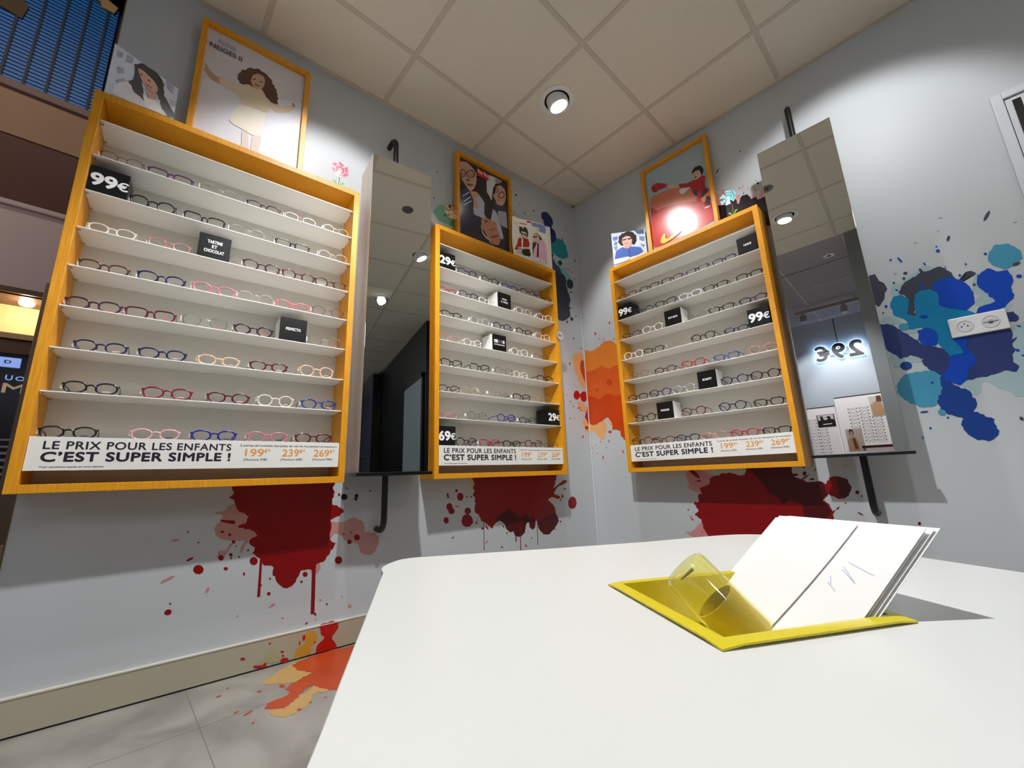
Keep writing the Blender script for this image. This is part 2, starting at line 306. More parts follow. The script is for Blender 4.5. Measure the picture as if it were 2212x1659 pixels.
                [[-1.8867, 0.1556], [-1.8869, 0.1539], [-1.8879, 0.1528], [-1.8894, 0.1523], [-1.8912, 0.1527], [-1.8928, 0.1539], [-1.8941, 0.1555], [-1.8946, 0.1573], [-1.8943, 0.159], [-1.8933, 0.1602], [-1.8918, 0.1606], [-1.8901, 0.1602], [-1.8884, 0.1591], [-1.8872, 0.1575]],
                [[-1.7514, 0.1935], [-1.7517, 0.1915], [-1.753, 0.1901], [-1.7549, 0.1896], [-1.7571, 0.19], [-1.7591, 0.1913], [-1.7605, 0.1932], [-1.7611, 0.1954], [-1.7608, 0.1974], [-1.7595, 0.1988], [-1.7577, 0.1993], [-1.7555, 0.1989], [-1.7535, 0.1976], [-1.752, 0.1956]],
                [[-1.6276, 0.1447], [-1.6283, 0.1416], [-1.6303, 0.1395], [-1.6334, 0.1387], [-1.637, 0.1394], [-1.6402, 0.1415], [-1.6425, 0.1445], [-1.6435, 0.1479], [-1.6428, 0.151], [-1.6408, 0.1531], [-1.6377, 0.1539], [-1.6342, 0.1532], [-1.6309, 0.1511], [-1.6286, 0.1481]],
                [[-2.0386, 0.199], [-2.038, 0.1978], [-2.0381, 0.1962], [-2.0388, 0.1945], [-2.04, 0.193], [-2.0414, 0.1921], [-2.0429, 0.1919], [-2.044, 0.1925], [-2.0446, 0.1937], [-2.0445, 0.1953], [-2.0438, 0.197], [-2.0426, 0.1985], [-2.0412, 0.1994], [-2.0398, 0.1996]],
                [[-1.6664, 0.1905], [-1.6667, 0.1888], [-1.6678, 0.1877], [-1.6694, 0.1872], [-1.6713, 0.1876], [-1.673, 0.1887], [-1.6742, 0.1903], [-1.6747, 0.1921], [-1.6744, 0.1937], [-1.6733, 0.1948], [-1.6717, 0.1953], [-1.6699, 0.1949], [-1.6681, 0.1939], [-1.6669, 0.1923]],
                [[-1.7661, 0.1246], [-1.7663, 0.1231], [-1.7673, 0.122], [-1.7688, 0.1216], [-1.7705, 0.122], [-1.7721, 0.1231], [-1.7732, 0.1246], [-1.7737, 0.1263], [-1.7735, 0.1278], [-1.7725, 0.1289], [-1.771, 0.1293], [-1.7693, 0.1289], [-1.7677, 0.1278], [-1.7666, 0.1263]]]),
              ('red', 0.004,
               [[[-2.0942, 0.6903], [-2.0928, 0.634], [-2.1075, 0.6209], [-2.0906, 0.6107], [-2.075, 0.5727], [-2.0443, 0.5496], [-2.0358, 0.5465], [-2.0457, 0.5197], [-2.0693, 0.5129], [-2.0438, 0.4989], [-2.0226, 0.4922], [-2.0021, 0.4716], [-2.0241, 0.4626], [-2.0245, 0.4445], [-2.0066, 0.4286], [-2.015, 0.4071], [-1.9842, 0.387], [-1.9761, 0.3655], [-1.9409, 0.3511], [-1.936, 0.3184],
                 [-1.9163, 0.2879], [-1.897, 0.2654], [-1.8812, 0.2612], [-1.8598, 0.2734], [-1.8457, 0.299], [-1.8336, 0.3229], [-1.8002, 0.3153], [-1.7823, 0.3342], [-1.7488, 0.3464], [-1.7259, 0.383], [-1.7045, 0.4106], [-1.728, 0.4185], [-1.7347, 0.4446], [-1.7297, 0.49], [-1.7358, 0.506], [-1.6977, 0.5209], [-1.6802, 0.5406], [-1.7051, 0.5582], [-1.7318, 0.568], [-1.7334, 0.5943],
                 [-1.7244, 0.6203], [-1.7332, 0.6367], [-1.7331, 0.6795]]]),
              ('red', 0.0,
               [[[-1.9865, 0.3941], [-1.9789, 0.3931], [-1.9739, 0.2493], [-1.9838, 0.249], [-1.9848, 0.3219]], [[-1.7973, 0.3437], [-1.7827, 0.3416], [-1.7755, 0.1461], [-1.7898, 0.1491]], [[-2.127, 0.5416], [-2.0813, 0.5344], [-2.079, 0.5229], [-2.0901, 0.523], [-2.1243, 0.5338]],
                [[-2.1594, 0.3738], [-2.1603, 0.3674], [-2.164, 0.3627], [-2.1698, 0.3608], [-2.1766, 0.3619], [-2.183, 0.3658], [-2.1878, 0.3717], [-2.19, 0.3786], [-2.1892, 0.3849], [-2.1856, 0.3896], [-2.1798, 0.3916], [-2.173, 0.3906], [-2.1665, 0.3867], [-2.1617, 0.3807]],
                [[-2.235, 0.2541], [-2.2344, 0.2501], [-2.2357, 0.2465], [-2.2386, 0.244], [-2.2427, 0.2431], [-2.247, 0.2439], [-2.2507, 0.2464], [-2.253, 0.25], [-2.2537, 0.254], [-2.2524, 0.2576], [-2.2495, 0.2601], [-2.2454, 0.2611], [-2.2411, 0.2602], [-2.2374, 0.2578]],
                [[-2.1031, 0.4051], [-2.1035, 0.401], [-2.1055, 0.398], [-2.1088, 0.3966], [-2.1125, 0.3972], [-2.1161, 0.3995], [-2.1188, 0.4032], [-2.12, 0.4075], [-2.1196, 0.4115], [-2.1176, 0.4146], [-2.1144, 0.416], [-2.1106, 0.4154], [-2.107, 0.4131], [-2.1043, 0.4094]],
                [[-1.9931, 0.3783], [-1.9938, 0.3722], [-1.9971, 0.3677], [-2.0022, 0.3657], [-2.0081, 0.3666], [-2.0137, 0.3701], [-2.0178, 0.3757], [-2.0197, 0.3822], [-2.019, 0.3883], [-2.0157, 0.3928], [-2.0107, 0.3949], [-2.0047, 0.3941], [-1.9991, 0.3905], [-1.9949, 0.3849]],
                [[-2.0865, 0.3654], [-2.087, 0.3631], [-2.0886, 0.3614], [-2.0911, 0.3607], [-2.0941, 0.3611], [-2.0968, 0.3627], [-2.0988, 0.3649], [-2.0997, 0.3675], [-2.0993, 0.3698], [-2.0977, 0.3715], [-2.0952, 0.3722], [-2.0922, 0.3718], [-2.0895, 0.3703], [-2.0874, 0.368]],
                [[-1.677, 0.3361], [-1.6782, 0.3297], [-1.6822, 0.3251], [-1.6883, 0.3231], [-1.6953, 0.3241], [-1.7017, 0.3279], [-1.7063, 0.3338], [-1.7082, 0.3406], [-1.707, 0.3469], [-1.703, 0.3516], [-1.697, 0.3536], [-1.69, 0.3527], [-1.6836, 0.3489], [-1.6789, 0.3429]],
                [[-1.6055, 0.4198], [-1.6065, 0.4144], [-1.61, 0.4104], [-1.6152, 0.4086], [-1.6211, 0.4093], [-1.6265, 0.4124], [-1.6304, 0.4172], [-1.632, 0.4228], [-1.6309, 0.4281], [-1.6275, 0.4322], [-1.6223, 0.434], [-1.6164, 0.4334], [-1.611, 0.4303], [-1.6071, 0.4255]],
                [[-1.6409, 0.4056], [-1.6416, 0.4016], [-1.6442, 0.3987], [-1.648, 0.3973], [-1.6523, 0.3979], [-1.6563, 0.4001], [-1.6591, 0.4037], [-1.6603, 0.4079], [-1.6595, 0.4118], [-1.657, 0.4148], [-1.6532, 0.4162], [-1.6489, 0.4156], [-1.6449, 0.4134], [-1.642, 0.4098]],
                [[-1.9396, 0.253], [-1.9399, 0.2503], [-1.9414, 0.2484], [-1.9437, 0.2477], [-1.9464, 0.2482], [-1.9489, 0.2499], [-1.9507, 0.2524], [-1.9516, 0.2552], [-1.9512, 0.2578], [-1.9497, 0.2597], [-1.9474, 0.2605], [-1.9448, 0.26], [-1.9422, 0.2583], [-1.9404, 0.2558]],
                [[-1.8115, 0.3014], [-1.8122, 0.2974], [-1.8146, 0.2945], [-1.8182, 0.2932], [-1.8225, 0.2939], [-1.8264, 0.2964], [-1.8292, 0.3002], [-1.8304, 0.3045], [-1.8298, 0.3084], [-1.8274, 0.3114], [-1.8238, 0.3126], [-1.8196, 0.3119], [-1.8156, 0.3095], [-1.8127, 0.3057]],
                [[-2.0767, 0.4119], [-2.077, 0.4093], [-2.0783, 0.4073], [-2.0804, 0.4064], [-2.0829, 0.4068], [-2.0852, 0.4083], [-2.0869, 0.4107], [-2.0877, 0.4134], [-2.0875, 0.416], [-2.0861, 0.418], [-2.084, 0.4189], [-2.0816, 0.4186], [-2.0793, 0.4171], [-2.0775, 0.4147]],
                [[-2.1122, 0.497], [-2.1124, 0.4947], [-2.1135, 0.493], [-2.1153, 0.4922], [-2.1174, 0.4924], [-2.1193, 0.4936], [-2.1208, 0.4956], [-2.1215, 0.498], [-2.1213, 0.5003], [-2.1202, 0.502], [-2.1184, 0.5028], [-2.1163, 0.5026], [-2.1144, 0.5014], [-2.1129, 0.4994]],
                [[-2.088, 0.4846], [-2.0883, 0.4823], [-2.0894, 0.4806], [-2.0912, 0.4798], [-2.0933, 0.48], [-2.0953, 0.4812], [-2.0968, 0.4833], [-2.0975, 0.4857], [-2.0973, 0.488], [-2.0961, 0.4897], [-2.0943, 0.4905], [-2.0922, 0.4903], [-2.0902, 0.4891], [-2.0887, 0.487]],
                [[-2.1929, 0.4188], [-2.1932, 0.4168], [-2.1953, 0.4143], [-2.1989, 0.4119], [-2.2032, 0.41], [-2.2075, 0.409], [-2.2107, 0.4091], [-2.2125, 0.4103], [-2.2122, 0.4123], [-2.2102, 0.4147], [-2.2066, 0.4171], [-2.2023, 0.419], [-2.198, 0.42], [-2.1947, 0.4199]],
                [[-2.0306, 0.3383], [-2.0307, 0.3358], [-2.0314, 0.334], [-2.0326, 0.3331], [-2.0341, 0.3333], [-2.0355, 0.3346], [-2.0366, 0.3368], [-2.0371, 0.3393], [-2.037, 0.3418], [-2.0363, 0.3437], [-2.0351, 0.3446], [-2.0337, 0.3443], [-2.0323, 0.343], [-2.0312, 0.3408]],
                [[-2.0724, 0.457], [-2.0727, 0.4543], [-2.074, 0.4523], [-2.0761, 0.4513], [-2.0786, 0.4516], [-2.0809, 0.4531], [-2.0827, 0.4555], [-2.0835, 0.4583], [-2.0832, 0.461], [-2.0819, 0.463], [-2.0798, 0.4639], [-2.0773, 0.4636], [-2.0749, 0.4621], [-2.0732, 0.4598]],
                [[-1.7257, 0.1732], [-1.726, 0.1716], [-1.727, 0.1705], [-1.7286, 0.1701], [-1.7304, 0.1705], [-1.732, 0.1715], [-1.7332, 0.1731], [-1.7337, 0.1748], [-1.7334, 0.1764], [-1.7324, 0.1775], [-1.7308, 0.1779], [-1.7291, 0.1776], [-1.7274, 0.1765], [-1.7262, 0.175]],
                [[-1.7983, 0.1217], [-1.7979, 0.1203], [-1.7985, 0.1186], [-1.8, 0.1169], [-1.8022, 0.1155], [-1.8044, 0.1148], [-1.8064, 0.1148], [-1.8077, 0.1156], [-1.8081, 0.117], [-1.8075, 0.1187], [-1.806, 0.1204], [-1.8039, 0.1218], [-1.8016, 0.1225], [-1.7996, 0.1225]],
                [[-1.7683, 0.1445], [-1.7685, 0.1422], [-1.7695, 0.1404], [-1.7709, 0.1397], [-1.7727, 0.14], [-1.7743, 0.1414], [-1.7755, 0.1436], [-1.776, 0.1462], [-1.7758, 0.1485], [-1.7749, 0.1503], [-1.7734, 0.151], [-1.7717, 0.1507], [-1.7701, 0.1492], [-1.7689, 0.147]],
                [[-1.7, 0.6094], [-1.7004, 0.6071], [-1.7018, 0.6053], [-1.7039, 0.6044], [-1.7062, 0.6046], [-1.7084, 0.6057], [-1.71, 0.6077], [-1.7107, 0.61], [-1.7103, 0.6123], [-1.7089, 0.6141], [-1.7068, 0.615], [-1.7044, 0.6149], [-1.7022, 0.6137], [-1.7007, 0.6118]],
                [[-1.9715, 0.2886], [-1.9718, 0.2867], [-1.9728, 0.2853], [-1.9744, 0.2848], [-1.9763, 0.2851], [-1.9781, 0.2863], [-1.9794, 0.288], [-1.98, 0.2901], [-1.9797, 0.2919], [-1.9787, 0.2933], [-1.9771, 0.2939], [-1.9752, 0.2935], [-1.9734, 0.2924], [-1.9721, 0.2906]],
                [[-1.6723, 0.4429], [-1.6726, 0.4411], [-1.6737, 0.4398], [-1.6754, 0.4392], [-1.6772, 0.4394], [-1.679, 0.4404], [-1.6803, 0.442], [-1.6808, 0.4438], [-1.6805, 0.4456], [-1.6793, 0.4469], [-1.6777, 0.4475], [-1.6758, 0.4473], [-1.674, 0.4463], [-1.6728, 0.4447]],
                [[-1.6406, 0.4442], [-1.6409, 0.4426], [-1.6419, 0.4415], [-1.6434, 0.4409], [-1.6451, 0.4411], [-1.6467, 0.442], [-1.6478, 0.4434], [-1.6483, 0.445], [-1.648, 0.4466], [-1.647, 0.4477], [-1.6455, 0.4483], [-1.6438, 0.4481], [-1.6422, 0.4472], [-1.6411, 0.4458]],
                [[-2.2168, 0.5076], [-2.2169, 0.5063], [-2.2175, 0.5054], [-2.2185, 0.5049], [-2.2196, 0.505], [-2.2206, 0.5057], [-2.2214, 0.5068], [-2.2218, 0.5081], [-2.2217, 0.5094], [-2.2212, 0.5104], [-2.2202, 0.5109], [-2.2191, 0.5108], [-2.218, 0.5101], [-2.2172, 0.5089]],
                [[-2.1821, 0.4679], [-2.1822, 0.4666], [-2.1828, 0.4656], [-2.1838, 0.4652], [-2.1849, 0.4653], [-2.186, 0.466], [-2.1868, 0.4672], [-2.1872, 0.4685], [-2.1871, 0.4698], [-2.1865, 0.4707], [-2.1855, 0.4712], [-2.1844, 0.4711], [-2.1833, 0.4704], [-2.1825, 0.4692]],
                [[-2.2387, 0.2775], [-2.2388, 0.2762], [-2.2395, 0.2752], [-2.2405, 0.2748], [-2.2417, 0.2751], [-2.2428, 0.2759], [-2.2437, 0.2772], [-2.2442, 0.2786], [-2.244, 0.28], [-2.2434, 0.2809], [-2.2424, 0.2813], [-2.2412, 0.2811], [-2.24, 0.2802], [-2.2392, 0.279]],
                [[-1.9423, 0.3068], [-1.9425, 0.3053], [-1.9434, 0.3042], [-1.9447, 0.3037], [-1.9463, 0.3039], [-1.9477, 0.3049], [-1.9488, 0.3063], [-1.9492, 0.308], [-1.949, 0.3095], [-1.9482, 0.3106], [-1.9469, 0.3111], [-1.9453, 0.3108], [-1.9439, 0.3099], [-1.9428, 0.3084]],
                [[-1.828, 0.2763], [-1.8283, 0.2743], [-1.8295, 0.2729], [-1.8313, 0.2723], [-1.8334, 0.2727], [-1.8353, 0.2739], [-1.8367, 0.2758], [-1.8373, 0.2779], [-1.837, 0.2799], [-1.8358, 0.2813], [-1.834, 0.2819], [-1.8319, 0.2815], [-1.83, 0.2803], [-1.8286, 0.2784]],
                [[-2.0524, 0.4011], [-2.0526, 0.3996], [-2.0534, 0.3984], [-2.0546, 0.3979], [-2.056, 0.3981], [-2.0574, 0.399], [-2.0584, 0.4004], [-2.0588, 0.402], [-2.0587, 0.4035], [-2.0579, 0.4046], [-2.0567, 0.4051], [-2.0552, 0.4049], [-2.0539, 0.404], [-2.0529, 0.4027]],
                [[-2.0779, 0.4002], [-2.0781, 0.3987], [-2.0788, 0.3976], [-2.08, 0.3971], [-2.0814, 0.3973], [-2.0828, 0.3982], [-2.0838, 0.3995], [-2.0842, 0.4011], [-2.0841, 0.4026], [-2.0833, 0.4037], [-2.0821, 0.4042], [-2.0807, 0.404], [-2.0794, 0.4032], [-2.0784, 0.4018]],
                [[-2.0253, 0.4211], [-2.0254, 0.4195], [-2.0262, 0.4184], [-2.0275, 0.4178], [-2.029, 0.418], [-2.0303, 0.4189], [-2.0314, 0.4203], [-2.0318, 0.4219], [-2.0317, 0.4235], [-2.0309, 0.4246], [-2.0296, 0.4251], [-2.0281, 0.4249], [-2.0268, 0.4241], [-2.0257, 0.4227]],
                [[-2.0661, 0.4406], [-2.0662, 0.4395], [-2.0668, 0.4386], [-2.0677, 0.4382], [-2.0687, 0.4383], [-2.0698, 0.439], [-2.0705, 0.44], [-2.0709, 0.4412], [-2.0707, 0.4423], [-2.0702, 0.4432], [-2.0692, 0.4436], [-2.0682, 0.4435], [-2.0672, 0.4428], [-2.0664, 0.4418]]]),
              ('black', 0.0,
               [[[-1.6697, 0.5976], [-1.6708, 0.5918], [-1.6743, 0.5873], [-1.6796, 0.5851], [-1.6856, 0.5854], [-1.6911, 0.5883], [-1.6951, 0.5932], [-1.6968, 0.5991], [-1.6957, 0.6048], [-1.6923, 0.6093], [-1.687, 0.6116], [-1.681, 0.6113], [-1.6754, 0.6084], [-1.6714, 0.6035]],
                [[-1.6212, 0.5998], [-1.6219, 0.5962], [-1.6241, 0.5935], [-1.6274, 0.5921], [-1.6311, 0.5923], [-1.6346, 0.5941], [-1.637, 0.5971], [-1.638, 0.6007], [-1.6374, 0.6042], [-1.6352, 0.6069], [-1.6319, 0.6083], [-1.6282, 0.6082], [-1.6247, 0.6064], [-1.6222, 0.6034]],
                [[-1.625, 0.5858], [-1.6256, 0.583], [-1.6273, 0.5808], [-1.63, 0.5797], [-1.6329, 0.5799], [-1.6357, 0.5813], [-1.6376, 0.5837], [-1.6384, 0.5866], [-1.6379, 0.5894], [-1.6362, 0.5915], [-1.6336, 0.5926], [-1.6306, 0.5925], [-1.6278, 0.591], [-1.6258, 0.5887]],
                [[-1.5642, 0.6179], [-1.5645, 0.6162], [-1.5656, 0.6149], [-1.5672, 0.6142], [-1.569, 0.6143], [-1.5707, 0.6152], [-1.5719, 0.6166], [-1.5724, 0.6183], [-1.572, 0.62], [-1.5709, 0.6213], [-1.5693, 0.622], [-1.5675, 0.6219], [-1.5658, 0.6211], [-1.5647, 0.6196]],
                [[-1.6686, 0.6322], [-1.6696, 0.6317], [-1.6716, 0.632], [-1.6741, 0.6331], [-1.6767, 0.6347], [-1.6789, 0.6364], [-1.6802, 0.638], [-1.6803, 0.6392], [-1.6793, 0.6396], [-1.6773, 0.6393], [-1.6748, 0.6382], [-1.6722, 0.6367], [-1.67, 0.6349], [-1.6688, 0.6333]]])]),
            ('L', 'dark red paint splash decal dripping below the middle display',
             [('beige', 0.002, [[[-1.0334, 0.6703], [-0.9925, 0.6692], [-0.9938, 0.5934], [-1.0154, 0.6032], [-1.0269, 0.6302]], [[-0.4655, 0.523], [-0.4355, 0.539], [-0.3923, 0.529], [-0.3489, 0.5111], [-0.4239, 0.5003]]]),
              ('red', 0.004,
               [[[-0.9923, 0.6827], [-0.9904, 0.6288], [-1.0045, 0.6071], [-0.9938, 0.5889], [-1.005, 0.5719], [-0.989, 0.5534], [-0.9948, 0.5318], [-0.9841, 0.5224], [-0.9952, 0.5057], [-0.9903, 0.4749], [-0.966, 0.4643], [-0.9529, 0.4327], [-0.9309, 0.422], [-0.8868, 0.3872], [-0.8753, 0.3882], [-0.8573, 0.4108], [-0.8307, 0.4218], [-0.8044, 0.4126], [-0.7789, 0.3719], [-0.7525, 0.3511],
                 [-0.7277, 0.3575], [-0.7197, 0.3294], [-0.6794, 0.3204], [-0.6465, 0.3398], [-0.6308, 0.3897], [-0.611, 0.3925], [-0.6061, 0.3637], [-0.5837, 0.3497], [-0.5628, 0.3642], [-0.5573, 0.3972], [-0.5442, 0.3912], [-0.53, 0.3466], [-0.4943, 0.3141], [-0.4525, 0.3095], [-0.392, 0.3475], [-0.3632, 0.3848], [-0.3726, 0.4057], [-0.3857, 0.427], [-0.3935, 0.468], [-0.4448, 0.5117],
                 [-0.4147, 0.5251], [-0.3489, 0.5111], [-0.3401, 0.5261], [-0.3911, 0.5443], [-0.358, 0.5841], [-0.2752, 0.6072], [-0.2693, 0.6284], [-0.293, 0.6265], [-0.3492, 0.5994], [-0.3883, 0.5802], [-0.3739, 0.6212], [-0.3814, 0.6686]],
                [[-1.0648, 0.5643], [-1.0669, 0.555], [-1.0725, 0.5479], [-1.0804, 0.5442], [-1.0892, 0.5448], [-1.097, 0.5494], [-1.1023, 0.5571], [-1.1042, 0.5665], [-1.1022, 0.5756], [-1.0968, 0.5828], [-1.0889, 0.5865], [-1.0801, 0.5861], [-1.0722, 0.5815], [-1.0667, 0.5737]],
                [[-1.1308, 0.5174], [-1.1327, 0.5094], [-1.138, 0.5032], [-1.1456, 0.5002], [-1.154, 0.5008], [-1.1615, 0.505], [-1.1667, 0.5118], [-1.1686, 0.5201], [-1.1667, 0.528], [-1.1616, 0.5342], [-1.154, 0.5373], [-1.1456, 0.5368], [-1.138, 0.5326], [-1.1327, 0.5257]],
                [[-1.1193, 0.4956], [-1.1212, 0.4889], [-1.1265, 0.4838], [-1.1342, 0.4813], [-1.1426, 0.482], [-1.1502, 0.4856], [-1.1554, 0.4915], [-1.1572, 0.4985], [-1.1554, 0.5052], [-1.1502, 0.5103], [-1.1426, 0.5128], [-1.1341, 0.5122], [-1.1265, 0.5086], [-1.1212, 0.5027]],
                [[-1.1533, 0.452], [-1.1549, 0.4453], [-1.1592, 0.4403], [-1.1655, 0.4379], [-1.1724, 0.4386], [-1.1787, 0.4421], [-1.183, 0.4479], [-1.1845, 0.4548], [-1.183, 0.4613], [-1.1787, 0.4664], [-1.1725, 0.4688], [-1.1655, 0.4682], [-1.1592, 0.4647], [-1.1549, 0.4589]],
                [[-1.0055, 0.4374], [-1.0093, 0.4237], [-1.0195, 0.4134], [-1.0339, 0.4086], [-1.0497, 0.4102], [-1.0638, 0.4177], [-1.0734, 0.4297], [-1.0768, 0.4439], [-1.0732, 0.4574], [-1.0633, 0.4677], [-1.0491, 0.4728], [-1.0331, 0.4715], [-1.0188, 0.464], [-1.0089, 0.4519]],
                [[-1.0181, 0.4879], [-1.0202, 0.4806], [-1.0259, 0.475], [-1.034, 0.4724], [-1.0429, 0.4731], [-1.0509, 0.477], [-1.0563, 0.4834], [-1.0582, 0.4909], [-1.0562, 0.4982], [-1.0506, 0.5037], [-1.0425, 0.5064], [-1.0336, 0.5058], [-1.0255, 0.5019], [-1.02, 0.4955]],
                [[-1.1548, 0.5798], [-1.1554, 0.5759], [-1.157, 0.5727], [-1.1594, 0.5711], [-1.1621, 0.5712], [-1.1644, 0.5731], [-1.1661, 0.5764], [-1.1667, 0.5805], [-1.1661, 0.5845], [-1.1645, 0.5876], [-1.1621, 0.5893], [-1.1594, 0.5891], [-1.157, 0.5872], [-1.1554, 0.5839]],
                [[-1.1523, 0.5692], [-1.1529, 0.5663], [-1.1545, 0.564], [-1.1569, 0.5629], [-1.1596, 0.563], [-1.162, 0.5645], [-1.1636, 0.5669], [-1.1642, 0.5698], [-1.1636, 0.5727], [-1.162, 0.575], [-1.1596, 0.5761], [-1.1569, 0.576], [-1.1545, 0.5746], [-1.1529, 0.5721]],
                [[-1.0989, 0.5975], [-1.0997, 0.5942], [-1.102, 0.5916], [-1.1054, 0.5903], [-1.109, 0.5904], [-1.1123, 0.5921], [-1.1145, 0.5949], [-1.1153, 0.5983], [-1.1145, 0.6016], [-1.1122, 0.6041], [-1.1089, 0.6055], [-1.1053, 0.6053], [-1.102, 0.6037], [-1.0997, 0.6009]],
                [[-0.1877, 0.4775], [-0.1934, 0.4606], [-0.2058, 0.4476], [-0.2225, 0.4412], [-0.2401, 0.4425], [-0.255, 0.4512], [-0.2646, 0.4654], [-0.2669, 0.4826], [-0.2615, 0.4993], [-0.2493, 0.5124], [-0.2328, 0.5191], [-0.2151, 0.5181], [-0.1997, 0.5095], [-0.1899, 0.495]],
                [[-0.3074, 0.5243], [-0.3088, 0.5198], [-0.3119, 0.5164], [-0.316, 0.5146], [-0.3204, 0.5148], [-0.3242, 0.5171], [-0.3267, 0.5208], [-0.3272, 0.5254], [-0.3259, 0.5298], [-0.3228, 0.5333], [-0.3187, 0.535], [-0.3143, 0.5348], [-0.3104, 0.5326], [-0.308, 0.5288]],
                [[-0.2801, 0.5702], [-0.2813, 0.568], [-0.2842, 0.5662], [-0.2884, 0.5654], [-0.2929, 0.5656], [-0.2968, 0.5668], [-0.2994, 0.5688], [-0.3002, 0.5711], [-0.299, 0.5733], [-0.2961, 0.575], [-0.2919, 0.5759], [-0.2875, 0.5757], [-0.2835, 0.5745], [-0.2808, 0.5725]],
                [[-1.01, 0.5612], [-1.0107, 0.5591], [-1.0123, 0.5575], [-1.0147, 0.5567], [-1.0174, 0.5569], [-1.0197, 0.558], [-1.0213, 0.5597], [-1.0219, 0.5618], [-1.0213, 0.5639], [-1.0196, 0.5655], [-1.0172, 0.5663], [-1.0146, 0.5661], [-1.0122, 0.5651], [-1.0106, 0.5633]],
                [[-1.0353, 0.5613], [-1.036, 0.56], [-1.0381, 0.5591], [-1.0411, 0.5587], [-1.0444, 0.5588], [-1.0474, 0.5596], [-1.0494, 0.5608], [-1.0501, 0.5621], [-1.0494, 0.5634], [-1.0473, 0.5643], [-1.0443, 0.5648], [-1.041, 0.5646], [-1.038, 0.5638], [-1.036, 0.5627]],
                [[-0.3276, 0.5036], [-0.3285, 0.501], [-0.3306, 0.4989], [-0.3334, 0.4979], [-0.3364, 0.4981], [-0.339, 0.4994], [-0.3407, 0.5017], [-0.3412, 0.5044], [-0.3403, 0.5071], [-0.3382, 0.5091], [-0.3354, 0.5101], [-0.3324, 0.5099], [-0.3297, 0.5086], [-0.328, 0.5063]],
                [[-0.6353, 0.267], [-0.6345, 0.2638], [-0.635, 0.261], [-0.6366, 0.2593], [-0.639, 0.259], [-0.6418, 0.2601], [-0.6444, 0.2625], [-0.6463, 0.2655], [-0.6471, 0.2688], [-0.6467, 0.2715], [-0.6451, 0.2732], [-0.6426, 0.2735], [-0.6398, 0.2724], [-0.6372, 0.2701]],
                [[-0.7971, 0.3881], [-0.7966, 0.3849], [-0.7971, 0.3823], [-0.7985, 0.3808], [-0.8006, 0.3805], [-0.8029, 0.3817], [-0.8049, 0.3841], [-0.8063, 0.3871], [-0.8068, 0.3903], [-0.8063, 0.3929], [-0.8049, 0.3945], [-0.8028, 0.3947], [-0.8005, 0.3935], [-0.7985, 0.3912]],
                [[-0.7727, 0.3491], [-0.7738, 0.3466], [-0.7756, 0.3447], [-0.7775, 0.344], [-0.7794, 0.3444], [-0.7807, 0.346], [-0.7812, 0.3483], [-0.7809, 0.351], [-0.7798, 0.3535], [-0.778, 0.3554], [-0.776, 0.3561], [-0.7742, 0.3557], [-0.7729, 0.3541], [-0.7723, 0.3518]]]),
              ('maroon', 0.003,
               [[[-0.7656, 0.4778], [-0.7109, 0.4527], [-0.6741, 0.4264], [-0.628, 0.4414], [-0.6092, 0.4256], [-0.5696, 0.4175], [-0.5607, 0.3975], [-0.5628, 0.3642], [-0.5837, 0.3497], [-0.6061, 0.3637], [-0.611, 0.3925], [-0.6308, 0.3897], [-0.6465, 0.3398], [-0.6794, 0.3204], [-0.7197, 0.3294], [-0.7277, 0.3575], [-0.7525, 0.3511], [-0.7789, 0.3719], [-0.8044, 0.4126], [-0.8307, 0.4218],
                 [-0.8573, 0.4108], [-0.8447, 0.4409]],
                [[-0.5442, 0.3912], [-0.4003, 0.4281], [-0.3632, 0.3848], [-0.392, 0.3475], [-0.4525, 0.3095], [-0.4943, 0.3141], [-0.53, 0.3466]]]),
              ('red', 0.0,
               [[[-0.9378, 0.4357], [-0.9345, 0.4354], [-0.9337, 0.2797], [-0.9381, 0.2803]], [[-0.678, 0.4501], [-0.6729, 0.4497], [-0.6792, 0.2249], [-0.6854, 0.2257]], [[-0.5488, 0.382], [-0.5434, 0.3815], [-0.5446, 0.2581], [-0.5493, 0.2587]],
                [[-0.9759, 0.4207], [-0.9777, 0.4197], [-0.9809, 0.4197], [-0.9848, 0.4207], [-0.9887, 0.4225], [-0.9918, 0.4248], [-0.9935, 0.4271], [-0.9934, 0.4289], [-0.9916, 0.4299], [-0.9885, 0.43], [-0.9846, 0.429], [-0.9807, 0.4272], [-0.9776, 0.4249], [-0.9759, 0.4226]],
                [[-0.9377, 0.3914], [-0.9386, 0.3889], [-0.9408, 0.387], [-0.9439, 0.3862], [-0.9473, 0.3865], [-0.9504, 0.388], [-0.9524, 0.3903], [-0.9531, 0.393], [-0.9523, 0.3955], [-0.9502, 0.3974], [-0.947, 0.3983], [-0.9436, 0.3979], [-0.9405, 0.3964], [-0.9384, 0.3941]],
                [[-0.9055, 0.3805], [-0.9079, 0.3811], [-0.9116, 0.3838], [-0.916, 0.3882], [-0.9201, 0.3934], [-0.9232, 0.3983], [-0.9247, 0.402], [-0.9242, 0.4038], [-0.9219, 0.4033], [-0.9182, 0.4005], [-0.9138, 0.3962], [-0.9096, 0.391], [-0.9065, 0.386], [-0.905, 0.3823]],
                [[-0.9736, 0.438], [-0.974, 0.4368], [-0.9751, 0.4358], [-0.9766, 0.4354], [-0.9783, 0.4355], [-0.9798, 0.4362], [-0.9808, 0.4374], [-0.9812, 0.4387], [-0.9808, 0.44], [-0.9797, 0.4409], [-0.9782, 0.4414], [-0.9765, 0.4412], [-0.975, 0.4405], [-0.9739, 0.4394]],
